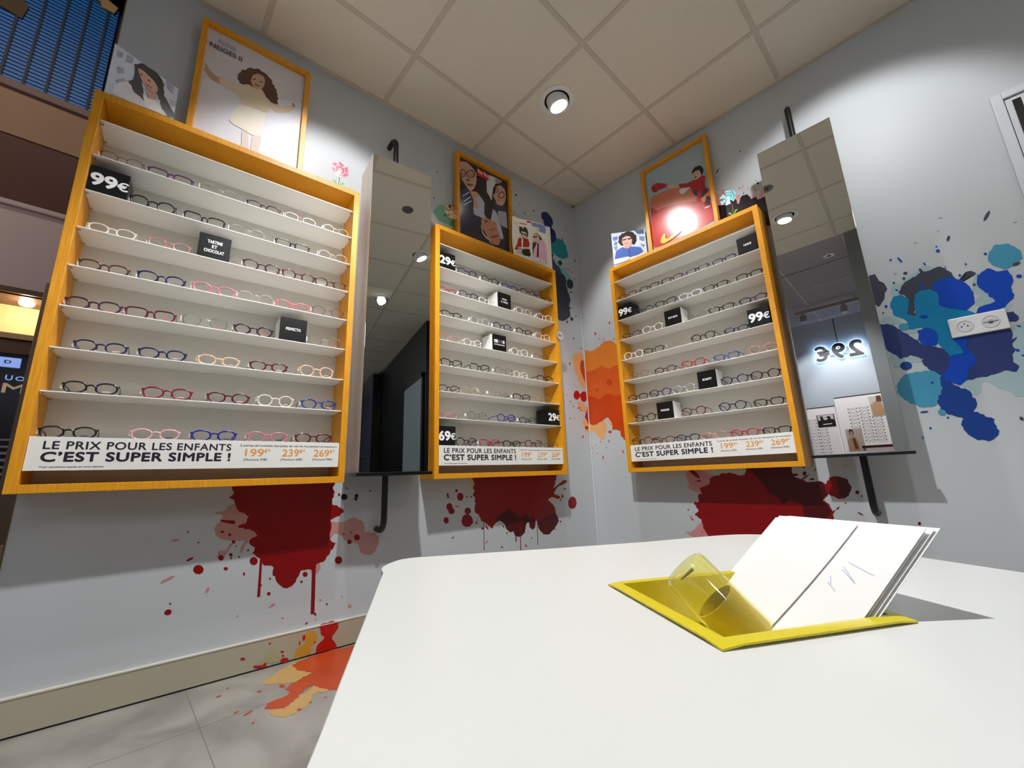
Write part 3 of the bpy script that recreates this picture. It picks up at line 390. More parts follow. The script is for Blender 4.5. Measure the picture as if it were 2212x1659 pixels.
                [[-0.3388, 0.3725], [-0.3398, 0.3702], [-0.3422, 0.3685], [-0.3456, 0.3677], [-0.3492, 0.3681], [-0.3524, 0.3694], [-0.3545, 0.3715], [-0.3551, 0.374], [-0.3541, 0.3763], [-0.3517, 0.378], [-0.3483, 0.3788], [-0.3447, 0.3785], [-0.3415, 0.3771], [-0.3394, 0.375]],
                [[-1.1217, 0.3694], [-1.122, 0.368], [-1.1241, 0.3663], [-1.1276, 0.3645], [-1.1318, 0.363], [-1.1359, 0.3621], [-1.139, 0.3619], [-1.1406, 0.3626], [-1.1403, 0.3639], [-1.1382, 0.3656], [-1.1347, 0.3674], [-1.1305, 0.3689], [-1.1265, 0.3699], [-1.1233, 0.37]],
                [[-0.8098, 0.2798], [-0.8105, 0.278], [-0.8124, 0.2767], [-0.815, 0.2762], [-0.8178, 0.2765], [-0.8204, 0.2777], [-0.8221, 0.2794], [-0.8226, 0.2814], [-0.8219, 0.2832], [-0.8201, 0.2845], [-0.8175, 0.285], [-0.8147, 0.2847], [-0.8121, 0.2835], [-0.8104, 0.2818]],
                [[-1.0933, 0.516], [-1.0946, 0.5152], [-1.0981, 0.515], [-1.103, 0.5153], [-1.1084, 0.5161], [-1.1133, 0.5172], [-1.1165, 0.5184], [-1.1176, 0.5195], [-1.1163, 0.5202], [-1.1129, 0.5204], [-1.108, 0.5201], [-1.1026, 0.5194], [-1.0977, 0.5183], [-1.0944, 0.5171]],
                [[-0.9103, 0.3291], [-0.9102, 0.3278], [-0.9117, 0.325], [-0.9143, 0.3212], [-0.9176, 0.3173], [-0.9209, 0.314], [-0.9237, 0.312], [-0.9252, 0.3116], [-0.9253, 0.3129], [-0.9239, 0.3157], [-0.9213, 0.3194], [-0.918, 0.3233], [-0.9146, 0.3267], [-0.9119, 0.3287]],
                [[-0.5889, 0.2986], [-0.5902, 0.2984], [-0.5925, 0.299], [-0.5953, 0.3003], [-0.5981, 0.3021], [-0.6003, 0.3039], [-0.6015, 0.3055], [-0.6014, 0.3064], [-0.6001, 0.3066], [-0.5978, 0.306], [-0.595, 0.3047], [-0.5922, 0.303], [-0.59, 0.3011], [-0.5888, 0.2996]],
                [[-0.7148, 0.313], [-0.7154, 0.3052], [-0.7164, 0.299], [-0.7176, 0.2956], [-0.7187, 0.2958], [-0.7195, 0.2994], [-0.7199, 0.3057], [-0.7198, 0.3135], [-0.7192, 0.3213], [-0.7182, 0.3275], [-0.717, 0.3309], [-0.7159, 0.3308], [-0.7151, 0.3272], [-0.7147, 0.3208]],
                [[-0.7075, 0.3099], [-0.7081, 0.3024], [-0.7091, 0.2966], [-0.7102, 0.2934], [-0.7113, 0.2935], [-0.7122, 0.2969], [-0.7126, 0.303], [-0.7125, 0.3104], [-0.7119, 0.3178], [-0.7109, 0.3237], [-0.7098, 0.327], [-0.7087, 0.3268], [-0.7078, 0.3234], [-0.7074, 0.3173]],
                [[-1.0387, 0.5411], [-1.039, 0.54], [-1.0399, 0.5392], [-1.0412, 0.5387], [-1.0426, 0.5388], [-1.0439, 0.5394], [-1.0448, 0.5404], [-1.0451, 0.5415], [-1.0447, 0.5426], [-1.0438, 0.5435], [-1.0426, 0.5439], [-1.0411, 0.5438], [-1.0399, 0.5432], [-1.039, 0.5423]],
                [[-1.0573, 0.5324], [-1.0575, 0.5315], [-1.0583, 0.5308], [-1.0593, 0.5304], [-1.0605, 0.5305], [-1.0615, 0.531], [-1.0623, 0.5318], [-1.0625, 0.5327], [-1.0622, 0.5336], [-1.0615, 0.5343], [-1.0605, 0.5347], [-1.0593, 0.5346], [-1.0582, 0.5341], [-1.0575, 0.5333]],
                [[-0.2642, 0.3848], [-0.2647, 0.3837], [-0.2659, 0.3829], [-0.2675, 0.3825], [-0.2692, 0.3827], [-0.2707, 0.3833], [-0.2717, 0.3843], [-0.2719, 0.3854], [-0.2715, 0.3865], [-0.2703, 0.3873], [-0.2687, 0.3877], [-0.267, 0.3875], [-0.2655, 0.3869], [-0.2645, 0.3859]],
                [[-0.3904, 0.3264], [-0.393, 0.3267], [-0.3986, 0.3289], [-0.4058, 0.3326], [-0.4134, 0.3372], [-0.4198, 0.3416], [-0.4237, 0.345], [-0.4244, 0.3468], [-0.4218, 0.3466], [-0.4163, 0.3444], [-0.4091, 0.3407], [-0.4015, 0.3361], [-0.3951, 0.3317], [-0.3911, 0.3282]]])]),
            ('L', 'navy and teal paint splash decal beside the corner, right of the middle display',
             [('lightteal', 0.004,
               [[[-0.2674, 2.2173], [-0.2211, 2.2222], [-0.1836, 2.1928], [-0.1377, 2.176], [-0.094, 2.1266], [-0.0797, 2.1308], [-0.1056, 2.0765], [-0.1477, 2.0645], [-0.1716, 2.0985], [-0.2051, 2.1757], [-0.2444, 2.1787]], [[-0.2464, 2.0034], [-0.2104, 2.0179], [-0.1859, 1.9621], [-0.2047, 1.9483], [-0.2475, 1.9194]],
                [[-0.1747, 2.0913], [-0.1307, 2.1134], [-0.1296, 2.0587], [-0.1151, 1.9538], [-0.1364, 1.9843]]]),
              ('teal', 0.005, [[[-0.2877, 2.3342], [-0.2117, 2.4197], [-0.1917, 2.4163], [-0.1504, 2.4207], [-0.1319, 2.3951], [-0.1186, 2.3891], [-0.1087, 2.3441], [-0.103, 2.33], [-0.1029, 2.2926], [-0.1646, 2.2563], [-0.2181, 2.2595], [-0.2696, 2.2732], [-0.2946, 2.2852]]]),
              ('indigo', 0.004, [[[-0.3483, 2.3383], [-0.289, 2.3598], [-0.295, 2.28], [-0.2641, 2.2596], [-0.2729, 2.2309], [-0.2436, 2.1892], [-0.2051, 2.1757], [-0.1877, 2.145], [-0.1656, 2.09], [-0.1376, 2.0264], [-0.1483, 1.9828], [-0.2494, 1.9557], [-0.3621, 2.1413]]]),
              ('slate', 0.004, [[[-0.2791, 2.0962], [-0.1714, 2.1287], [-0.1394, 2.0833], [-0.1551, 2.0424], [-0.1294, 1.9952], [-0.1106, 1.937], [-0.1272, 1.888], [-0.1226, 1.8094], [-0.1924, 1.7545], [-0.2447, 1.7472], [-0.302, 1.8024]]]),
              ('navy', 0.003, [[[-0.3572, 2.5778], [-0.3171, 2.5984], [-0.2782, 2.592], [-0.2477, 2.5559], [-0.243, 2.5308], [-0.2661, 2.4896], [-0.2344, 2.4698], [-0.2203, 2.4378], [-0.2272, 2.3927], [-0.263, 2.3587], [-0.2914, 2.3277], [-0.3259, 2.2949], [-0.3483, 2.3383], [-0.3418, 2.4758], [-0.3487, 2.5152], [-0.3669, 2.5289]]]),
              ('slate', 0.0,
               [[[-0.1751, 2.2268], [-0.1736, 2.2179], [-0.1763, 2.2084], [-0.1828, 2.2002], [-0.1916, 2.195], [-0.2011, 2.1938], [-0.2094, 2.1968], [-0.2148, 2.2034], [-0.2164, 2.2123], [-0.2137, 2.2217], [-0.2074, 2.2299], [-0.1986, 2.2351], [-0.189, 2.2364], [-0.1807, 2.2335]],
                [[-0.066, 2.0856], [-0.0663, 2.0673], [-0.0738, 2.0495], [-0.087, 2.0358], [-0.1033, 2.0288], [-0.1193, 2.0299], [-0.1321, 2.0388], [-0.1391, 2.0537], [-0.1389, 2.0717], [-0.1316, 2.0893], [-0.1186, 2.1032], [-0.1024, 2.1104], [-0.0861, 2.1096], [-0.0731, 2.1007]],
                [[-0.0206, 2.2875], [-0.0219, 2.2838], [-0.0246, 2.2803], [-0.0283, 2.2776], [-0.0323, 2.2764], [-0.0357, 2.2767], [-0.0379, 2.2786], [-0.0384, 2.2817], [-0.0372, 2.2854], [-0.0345, 2.2889], [-0.0308, 2.2916], [-0.0268, 2.2929], [-0.0234, 2.2925], [-0.0212, 2.2906]],
                [[-0.0727, 2.1735], [-0.0749, 2.1721], [-0.0778, 2.1713], [-0.081, 2.1714], [-0.0838, 2.1724], [-0.0856, 2.174], [-0.0861, 2.176], [-0.0852, 2.1779], [-0.083, 2.1793], [-0.0801, 2.1801], [-0.0769, 2.18], [-0.0741, 2.179], [-0.0723, 2.1774], [-0.0718, 2.1754]],
                [[-0.0065, 2.3575], [-0.0072, 2.3556], [-0.0088, 2.3537], [-0.0109, 2.3522], [-0.0133, 2.3514], [-0.0153, 2.3515], [-0.0166, 2.3524], [-0.017, 2.3539], [-0.0163, 2.3558], [-0.0147, 2.3577], [-0.0125, 2.3591], [-0.0102, 2.3599], [-0.0081, 2.3599], [-0.0068, 2.359]],
                [[-0.0903, 2.5304], [-0.091, 2.5285], [-0.0926, 2.5266], [-0.0947, 2.525], [-0.097, 2.5241], [-0.099, 2.5241], [-0.1003, 2.525], [-0.1006, 2.5265], [-0.0999, 2.5284], [-0.0984, 2.5304], [-0.0963, 2.5319], [-0.094, 2.5328], [-0.092, 2.5328], [-0.0907, 2.532]],
                [[-0.1386, 2.501], [-0.1392, 2.4991], [-0.1407, 2.4972], [-0.1428, 2.4957], [-0.145, 2.4948], [-0.147, 2.4948], [-0.1482, 2.4957], [-0.1486, 2.4972], [-0.1479, 2.4991], [-0.1464, 2.501], [-0.1444, 2.5025], [-0.1421, 2.5034], [-0.1402, 2.5034], [-0.1389, 2.5025]],
                [[-0.5998, 2.6167], [-0.6009, 2.6125], [-0.6035, 2.6083], [-0.6071, 2.605], [-0.6111, 2.6032], [-0.6145, 2.6033], [-0.6168, 2.6053], [-0.6175, 2.6087], [-0.6165, 2.613], [-0.6139, 2.6172], [-0.6103, 2.6205], [-0.6063, 2.6223], [-0.6028, 2.6222], [-0.6005, 2.6202]],
                [[-0.5768, 2.5519], [-0.5773, 2.5499], [-0.5787, 2.5478], [-0.5807, 2.5462], [-0.5828, 2.5453], [-0.5847, 2.5453], [-0.5859, 2.5461], [-0.5863, 2.5477], [-0.5857, 2.5497], [-0.5843, 2.5518], [-0.5824, 2.5534], [-0.5803, 2.5543], [-0.5784, 2.5543], [-0.5772, 2.5535]],
                [[-0.4353, 2.5572], [-0.4362, 2.5527], [-0.4381, 2.5486], [-0.4408, 2.5457], [-0.4436, 2.5445], [-0.446, 2.5453], [-0.4476, 2.5479], [-0.448, 2.5518], [-0.4471, 2.5563], [-0.4451, 2.5604], [-0.4425, 2.5633], [-0.4396, 2.5645], [-0.4372, 2.5637], [-0.4357, 2.5611]],
                [[-0.5265, 2.5004], [-0.5272, 2.4957], [-0.5287, 2.4915], [-0.5308, 2.4887], [-0.5329, 2.4878], [-0.5348, 2.489], [-0.5359, 2.492], [-0.5362, 2.4964], [-0.5354, 2.5011], [-0.5339, 2.5053], [-0.5319, 2.5081], [-0.5297, 2.509], [-0.5279, 2.5078], [-0.5267, 2.5047]],
                [[-0.6265, 2.4627], [-0.627, 2.459], [-0.6281, 2.4558], [-0.6295, 2.4537], [-0.6311, 2.453], [-0.6324, 2.454], [-0.6332, 2.4564], [-0.6334, 2.4598], [-0.6329, 2.4635], [-0.6318, 2.4667], [-0.6304, 2.4688], [-0.6288, 2.4695], [-0.6275, 2.4685], [-0.6267, 2.4661]],
                [[-0.5969, 2.4485], [-0.5973, 2.4468], [-0.5985, 2.4451], [-0.6002, 2.4437], [-0.602, 2.443], [-0.6036, 2.443], [-0.6047, 2.4438], [-0.605, 2.4452], [-0.6046, 2.4469], [-0.6034, 2.4486], [-0.6017, 2.4499], [-0.5999, 2.4507], [-0.5983, 2.4507], [-0.5972, 2.4499]],
                [[-0.1197, 2.1931], [-0.1205, 2.1908], [-0.1224, 2.1885], [-0.125, 2.1868], [-0.1279, 2.1859], [-0.1303, 2.1861], [-0.1319, 2.1872], [-0.1324, 2.1891], [-0.1316, 2.1914], [-0.1296, 2.1937], [-0.127, 2.1954], [-0.1242, 2.1963], [-0.1217, 2.1961], [-0.1201, 2.195]],
                [[-0.0973, 2.1885], [-0.098, 2.1855], [-0.0996, 2.1828], [-0.1017, 2.181], [-0.104, 2.1803], [-0.1058, 2.1809], [-0.107, 2.1827], [-0.1073, 2.1854], [-0.1065, 2.1884], [-0.1049, 2.1911], [-0.1028, 2.1929], [-0.1006, 2.1936], [-0.0987, 2.193], [-0.0975, 2.1912]],
                [[-0.0386, 2.1272], [-0.0398, 2.1255], [-0.0427, 2.1235], [-0.0469, 2.1217], [-0.0514, 2.1204], [-0.0554, 2.1198], [-0.0581, 2.1201], [-0.059, 2.1212], [-0.0578, 2.1229], [-0.0549, 2.1249], [-0.0508, 2.1267], [-0.0462, 2.128], [-0.0422, 2.1286], [-0.0395, 2.1283]],
                [[-0.0021, 2.1992], [-0.0027, 2.1967], [-0.004, 2.1945], [-0.0056, 2.1929], [-0.0072, 2.1924], [-0.0086, 2.193], [-0.0094, 2.1946], [-0.0096, 2.1969], [-0.0089, 2.1994], [-0.0077, 2.2017], [-0.0061, 2.2032], [-0.0045, 2.2037], [-0.0031, 2.2031], [-0.0023, 2.2015]],
                [[-0.242, 2.3243], [-0.2425, 2.3228], [-0.2437, 2.3213], [-0.2454, 2.3201], [-0.2472, 2.3194], [-0.2488, 2.3195], [-0.2498, 2.3202], [-0.2501, 2.3215], [-0.2496, 2.323], [-0.2484, 2.3245], [-0.2467, 2.3257], [-0.2449, 2.3263], [-0.2433, 2.3263], [-0.2423, 2.3256]],
                [[-0.147, 2.4284], [-0.1494, 2.4264], [-0.1531, 2.4249], [-0.1575, 2.4243], [-0.1617, 2.4247], [-0.1649, 2.426], [-0.1664, 2.4279], [-0.1659, 2.4301], [-0.1636, 2.4321], [-0.1599, 2.4336], [-0.1555, 2.4342], [-0.1513, 2.4338], [-0.1481, 2.4326], [-0.1466, 2.4306]],
                [[-0.0938, 1.7933], [-0.0928, 1.787], [-0.0951, 1.7805], [-0.1002, 1.7751], [-0.107, 1.7718], [-0.1143, 1.7714], [-0.1205, 1.7738], [-0.1245, 1.7786], [-0.1255, 1.7849], [-0.1233, 1.7913], [-0.1183, 1.7968], [-0.1114, 1.8], [-0.1041, 1.8005], [-0.0978, 1.7981]],
                [[-0.1518, 1.764], [-0.1507, 1.7619], [-0.1521, 1.7578], [-0.1558, 1.7526], [-0.161, 1.7473], [-0.1666, 1.743], [-0.1717, 1.7405], [-0.175, 1.7403], [-0.1761, 1.7425], [-0.1747, 1.7465], [-0.1711, 1.7517], [-0.1659, 1.7569], [-0.1602, 1.7613], [-0.1552, 1.7638]],
                [[-0.0538, 1.816], [-0.056, 1.8147], [-0.0593, 1.8143], [-0.0629, 1.8148], [-0.0661, 1.8162], [-0.0683, 1.818], [-0.0691, 1.8201], [-0.0683, 1.8219], [-0.066, 1.8231], [-0.0628, 1.8235], [-0.0592, 1.823], [-0.056, 1.8217], [-0.0538, 1.8199], [-0.053, 1.8178]],
                [[-0.0892, 2.0002], [-0.0924, 1.9981], [-0.0967, 1.9971], [-0.1013, 1.9974], [-0.1053, 1.9989], [-0.1079, 2.0013], [-0.1086, 2.0042], [-0.1073, 2.007], [-0.1041, 2.0091], [-0.0998, 2.0101], [-0.0951, 2.0098], [-0.0911, 2.0083], [-0.0885, 2.0058], [-0.0878, 2.0029]],
                [[-0.0961, 1.6359], [-0.0971, 1.6327], [-0.0994, 1.6299], [-0.1025, 1.628], [-0.1057, 1.6274], [-0.1085, 1.6282], [-0.1103, 1.6303], [-0.1107, 1.6332], [-0.1097, 1.6363], [-0.1074, 1.6392], [-0.1044, 1.6411], [-0.1011, 1.6417], [-0.0983, 1.6409], [-0.0965, 1.6388]],
                [[-0.0393, 2.1263], [-0.0404, 2.1248], [-0.0434, 2.1229], [-0.0476, 2.1212], [-0.0522, 2.1198], [-0.0563, 2.1192], [-0.059, 2.1193], [-0.0599, 2.1203], [-0.0588, 2.1218], [-0.0558, 2.1237], [-0.0516, 2.1254], [-0.047, 2.1268], [-0.043, 2.1274], [-0.0402, 2.1273]],
                [[-0.1008, 1.8695], [-0.1032, 1.8681], [-0.1076, 1.8674], [-0.1131, 1.8677], [-0.1185, 1.8687], [-0.1229, 1.8704], [-0.1254, 1.8724], [-0.1254, 1.8742], [-0.123, 1.8756], [-0.1186, 1.8763], [-0.1131, 1.8761], [-0.1077, 1.875], [-0.1032, 1.8733], [-0.1008, 1.8714]]])]),
            ('L', 'green paint splash decal behind the left end of the middle display',
             [('green', 0.004, [[[-1.2585, 2.2054], [-1.2296, 2.2516], [-1.1957, 2.2809], [-1.1697, 2.2687], [-1.1477, 2.2912], [-1.1122, 2.2889], [-1.1126, 2.1666], [-1.1824, 2.1562], [-1.2207, 2.1621], [-1.2417, 2.183]]]),
              ('darkgreen', 0.002,
               [[[-1.1609, 2.2899], [-1.1371, 2.3063], [-1.1211, 2.3071], [-1.1122, 2.2845], [-1.1478, 2.2781]], [[-1.2303, 2.4912], [-1.2308, 2.4886], [-1.2322, 2.4861], [-1.2343, 2.484], [-1.2366, 2.4829], [-1.2387, 2.4829], [-1.2401, 2.484], [-1.2406, 2.4861], [-1.2401, 2.4886], [-1.2387, 2.4912], [-1.2367, 2.4933], [-1.2344, 2.4944], [-1.2323, 2.4944], [-1.2309, 2.4933]],
                [[-1.2502, 2.3026], [-1.2507, 2.3001], [-1.2521, 2.2977], [-1.2541, 2.2958], [-1.2563, 2.2948], [-1.2583, 2.2949], [-1.2597, 2.2961], [-1.2602, 2.2981], [-1.2597, 2.3005], [-1.2584, 2.3029], [-1.2564, 2.3048], [-1.2542, 2.3058], [-1.2521, 2.3057], [-1.2507, 2.3046]],
                [[-1.1713, 2.2179], [-1.1722, 2.2138], [-1.1746, 2.2099], [-1.178, 2.2068], [-1.1819, 2.2052], [-1.1853, 2.2055], [-1.1877, 2.2075], [-1.1886, 2.2108], [-1.1877, 2.2149], [-1.1854, 2.2188], [-1.1819, 2.2219], [-1.1781, 2.2235], [-1.1746, 2.2233], [-1.1722, 2.2213]]])]),
            ('L', 'orange and red edge of a paint splash decal on the left side of the corner',
             [('tan', 0.003,
               [[[-0.1217, 1.5076], [-0.0597, 1.5305], [-0.0012, 1.5271], [0.0009, 1.4671], [-0.0417, 1.4692], [-0.0455, 1.3756], [-0.0088, 1.3214], [-0.0058, 1.259], [-0.0605, 1.2904], [-0.0905, 1.3448], [-0.1154, 1.3913], [-0.1318, 1.464]], [[-0.1089, 1.1632], [-0.0624, 1.1591], [-0.0237, 1.1298], [-0.0197, 1.0895], [-0.0684, 1.1022], [-0.1072, 1.1233]],
                [[-0.0769, 1.0219], [-0.0085, 1.0498], [-0.0082, 0.9457], [-0.0483, 0.96]]]),
              ('orangered', 0.003, [[[-0.0413, 1.4736], [-0.0, 1.4695], [-0.0011, 1.2138], [-0.015, 1.3206], [-0.0455, 1.3756], [-0.0548, 1.4249]]]),
              ('scarlet', 0.003,
               [[[-0.0816, 1.2127], [-0.0863, 1.1977], [-0.0964, 1.1853], [-0.1098, 1.1777], [-0.1238, 1.1764], [-0.1358, 1.1817], [-0.1434, 1.1924], [-0.1451, 1.2065], [-0.1406, 1.2213], [-0.1307, 1.2338], [-0.1173, 1.2416], [-0.1032, 1.2431], [-0.091, 1.2379], [-0.0833, 1.227]],
                [[-0.0015, 1.2096], [-0.0071, 1.1919], [-0.0189, 1.1771], [-0.0343, 1.1682], [-0.0504, 1.1668], [-0.0641, 1.1732], [-0.0726, 1.186], [-0.0744, 1.2028], [-0.069, 1.2203], [-0.0575, 1.2351], [-0.0422, 1.2443], [-0.0259, 1.246], [-0.012, 1.2397], [-0.0033, 1.2267]], [[-0.0794, 1.2227], [-0.0558, 1.2209], [-0.0644, 1.1955], [-0.0845, 1.1961]],
                [[-0.0076, 1.1556], [-0.0054, 1.0017], [-0.0275, 1.0406], [-0.0438, 1.0557], [-0.0212, 1.0975]]]),
              ('scarlet', 0,
               [[[-0.089, 1.1183], [-0.0903, 1.1161], [-0.0934, 1.1142], [-0.0977, 1.1129], [-0.1024, 1.1126], [-0.1066, 1.1132], [-0.1093, 1.1147], [-0.1101, 1.1167], [-0.1089, 1.1188], [-0.1058, 1.1207], [-0.1015, 1.122], [-0.0968, 1.1224], [-0.0926, 1.1218], [-0.0898, 1.1203]],
                [[-0.0744, 0.9148], [-0.0773, 0.9103], [-0.0807, 0.9068], [-0.084, 0.9051], [-0.0864, 0.9054], [-0.0876, 0.9078], [-0.0873, 0.9118], [-0.0855, 0.9165], [-0.0826, 0.9211], [-0.0792, 0.9246], [-0.076, 0.9263], [-0.0735, 0.9259], [-0.0723, 0.9235], [-0.0727, 0.9196]],
                [[-0.015, 0.9813], [-0.0173, 0.9756], [-0.0224, 0.971], [-0.0294, 0.9682], [-0.0369, 0.9679], [-0.0433, 0.9701], [-0.0474, 0.9743], [-0.0485, 0.9797], [-0.0462, 0.9853], [-0.0411, 0.99], [-0.0341, 0.9928], [-0.0267, 0.9931], [-0.0202, 0.991], [-0.016, 0.9867]],
                [[-0.2091, 1.2003], [-0.2096, 1.1989], [-0.211, 1.1977], [-0.2128, 1.1969], [-0.2148, 1.1967], [-0.2166, 1.1971], [-0.2177, 1.1981], [-0.2181, 1.1995], [-0.2175, 1.2009], [-0.2161, 1.2021], [-0.2143, 1.2029], [-0.2123, 1.2031], [-0.2105, 1.2027], [-0.2094, 1.2017]],
                [[-0.1794, 1.1571], [-0.1802, 1.1557], [-0.1822, 1.1544], [-0.185, 1.1536], [-0.188, 1.1533], [-0.1907, 1.1537], [-0.1925, 1.1546], [-0.193, 1.156], [-0.1922, 1.1574], [-0.1902, 1.1587], [-0.1874, 1.1595], [-0.1844, 1.1598], [-0.1817, 1.1594], [-0.1799, 1.1585]],
                [[-0.1529, 1.1261], [-0.1536, 1.1243], [-0.1554, 1.1228], [-0.1577, 1.1218], [-0.1603, 1.1216], [-0.1625, 1.1222], [-0.1639, 1.1235], [-0.1643, 1.1252], [-0.1636, 1.1269], [-0.1619, 1.1284], [-0.1595, 1.1294], [-0.157, 1.1296], [-0.1548, 1.129], [-0.1533, 1.1278]],
                [[-0.0734, 1.0977], [-0.0755, 1.0969], [-0.0786, 1.0969], [-0.0819, 1.0979], [-0.085, 1.0995], [-0.087, 1.1015], [-0.0878, 1.1034], [-0.087, 1.1049], [-0.0849, 1.1057], [-0.0819, 1.1057], [-0.0785, 1.1047], [-0.0755, 1.1031], [-0.0734, 1.1011], [-0.0727, 1.0992]],
                [[-0.0137, 1.5728], [-0.015, 1.5711], [-0.0182, 1.5693], [-0.0228, 1.5678], [-0.0278, 1.567], [-0.0323, 1.5669], [-0.0353, 1.5676], [-0.0362, 1.5689], [-0.035, 1.5706], [-0.0317, 1.5724], [-0.0271, 1.5739], [-0.0221, 1.5747], [-0.0176, 1.5748], [-0.0146, 1.5741]],
                [[-0.1896, 1.0373], [-0.1903, 1.0356], [-0.192, 1.0341], [-0.1943, 1.0333], [-0.1968, 1.0331], [-0.199, 1.0337], [-0.2004, 1.035], [-0.2008, 1.0366], [-0.2001, 1.0384], [-0.1984, 1.0398], [-0.1961, 1.0407], [-0.1936, 1.0408], [-0.1914, 1.0402], [-0.19, 1.039]],
                [[-0.151, 1.0412], [-0.1515, 1.0398], [-0.1529, 1.0386], [-0.1548, 1.0379], [-0.1568, 1.0378], [-0.1586, 1.0383], [-0.1598, 1.0393], [-0.1601, 1.0406], [-0.1595, 1.042], [-0.1581, 1.0432], [-0.1562, 1.0439], [-0.1542, 1.044], [-0.1524, 1.0435], [-0.1513, 1.0425]],
                [[-0.1543, 1.4356], [-0.1555, 1.4326], [-0.1583, 1.4298], [-0.1622, 1.428], [-0.1663, 1.4274], [-0.1699, 1.4281], [-0.1723, 1.4301], [-0.173, 1.4328], [-0.1718, 1.4359], [-0.169, 1.4386], [-0.1651, 1.4405], [-0.1609, 1.4411], [-0.1573, 1.4403], [-0.1549, 1.4384]]])]),
            ('R', 'orange paint splash decal between the corner and the right display',
             [('amber', 0.004, [[[0.014, 1.5586], [0.0625, 1.5379], [0.1326, 1.5543], [0.1831, 1.5832], [0.2468, 1.5703], [0.2871, 1.5228], [0.336, 1.4861], [0.3562, 1.355], [0.2636, 1.2958], [0.1931, 1.3097], [0.0611, 1.3108], [0.0049, 1.3215], [0.0092, 1.482]]]),
              ('tan', 0.003, [[[0.0029, 1.0177], [0.1285, 1.0266], [0.1457, 0.9703], [0.1157, 0.8962], [0.088, 0.8947], [0.0536, 0.9251], [0.0378, 0.9581], [-0.0024, 0.9383]], [[0.1562, 1.031], [0.1981, 1.0028], [0.1986, 0.9646], [0.1694, 0.9831]]]),
              ('orange', 0.003, [[[0.0069, 1.3886], [0.0688, 1.3925], [0.1472, 1.4088], [0.1999, 1.3769], [0.2732, 1.3891], [0.3496, 1.3721], [0.3401, 1.0529], [0.2822, 1.0607], [0.1156, 1.0833], [-0.0072, 1.0999], [0.0036, 1.2631]]]),
              ('orangered', 0.004, [[[0.0023, 1.2053], [0.0597, 1.1919], [0.1055, 1.1725], [0.1642, 1.2029], [0.2335, 1.1756], [0.295, 1.1809], [0.3661, 1.1389], [0.3485, 0.8324], [0.2789, 0.8708], [0.2482, 0.8994], [0.2436, 0.9372], [0.1935, 0.9575], [0.1886, 0.9962], [0.1525, 1.0392], [0.1091, 1.0172], [0.0509, 0.9963], [0.0041, 1.0095], [-0.0004, 1.099]]]),
              ('orangered', 0,
               [[[0.2193, 1.2726], [0.2159, 1.2623], [0.2084, 1.2548], [0.1983, 1.2517], [0.1875, 1.2537], [0.1783, 1.2603], [0.1724, 1.2703], [0.1711, 1.2817], [0.1746, 1.2923], [0.1822, 1.2998], [0.1924, 1.3027], [0.2032, 1.3006], [0.2123, 1.2939], [0.2181, 1.2839]],
                [[0.1042, 1.2373], [0.1026, 1.2326], [0.0991, 1.2293], [0.0944, 1.2279], [0.0894, 1.2288], [0.0851, 1.2317], [0.0823, 1.2362], [0.0817, 1.2412], [0.0832, 1.2459], [0.0868, 1.2493], [0.0915, 1.2506], [0.0965, 1.2498], [0.1008, 1.2468], [0.1035, 1.2423]],
                [[0.0385, 1.2035], [0.0371, 1.2009], [0.0337, 1.1992], [0.029, 1.1987], [0.0238, 1.1995], [0.0193, 1.2015], [0.0162, 1.2043], [0.0153, 1.2073], [0.0168, 1.2099], [0.0202, 1.2116], [0.025, 1.2121], [0.0301, 1.2113], [0.0346, 1.2093], [0.0376, 1.2065]],
                [[0.1805, 0.9344], [0.1788, 0.931], [0.1746, 0.9285], [0.1688, 0.9274], [0.1625, 0.928], [0.157, 0.9302], [0.1533, 0.9335], [0.1523, 0.9373], [0.1541, 0.9407], [0.1583, 0.9432], [0.1641, 0.9443], [0.1704, 0.9436], [0.1759, 0.9415], [0.1795, 0.9382]],
                [[0.2031, 0.9565], [0.2017, 0.9507], [0.199, 0.9462], [0.1956, 0.9439], [0.1921, 0.9443], [0.1893, 0.9472], [0.1876, 0.9522], [0.1874, 0.9581], [0.1888, 0.9639], [0.1914, 0.9684], [0.1948, 0.9707], [0.1983, 0.9703], [0.2012, 0.9674], [0.2029, 0.9624]],
                [[0.0984, 0.7671], [0.0964, 0.7621], [0.0939, 0.7583], [0.0914, 0.7564], [0.0895, 0.7568], [0.0884, 0.7594], [0.0885, 0.7637], [0.0896, 0.7689], [0.0917, 0.7739], [0.0942, 0.7778], [0.0966, 0.7797], [0.0986, 0.7792], [0.0996, 0.7766], [0.0996, 0.7723]],
                [[0.2564, 0.797], [0.258, 0.7922], [0.2585, 0.788], [0.2577, 0.7854], [0.256, 0.7848], [0.2535, 0.7864], [0.2509, 0.7898], [0.2485, 0.7944], [0.2469, 0.7993], [0.2464, 0.8035], [0.2472, 0.8061], [0.2489, 0.8067], [0.2514, 0.8051], [0.2541, 0.8016]],
                [[0.1558, 0.8736], [0.1549, 0.8698], [0.1534, 0.8667], [0.1515, 0.8651], [0.1495, 0.8653], [0.1479, 0.8672], [0.147, 0.8704], [0.1469, 0.8744], [0.1477, 0.8783], [0.1493, 0.8813], [0.1512, 0.8829], [0.1532, 0.8827], [0.1548, 0.8808], [0.1557, 0.8776]],
                [[0.129, 0.834], [0.1298, 0.8318], [0.1298, 0.8298], [0.1291, 0.8283], [0.1276, 0.8278], [0.1258, 0.8282], [0.124, 0.8295], [0.1225, 0.8314], [0.1216, 0.8337], [0.1216, 0.8357], [0.1224, 0.8371], [0.1238, 0.8377], [0.1257, 0.8373], [0.1275, 0.836]],
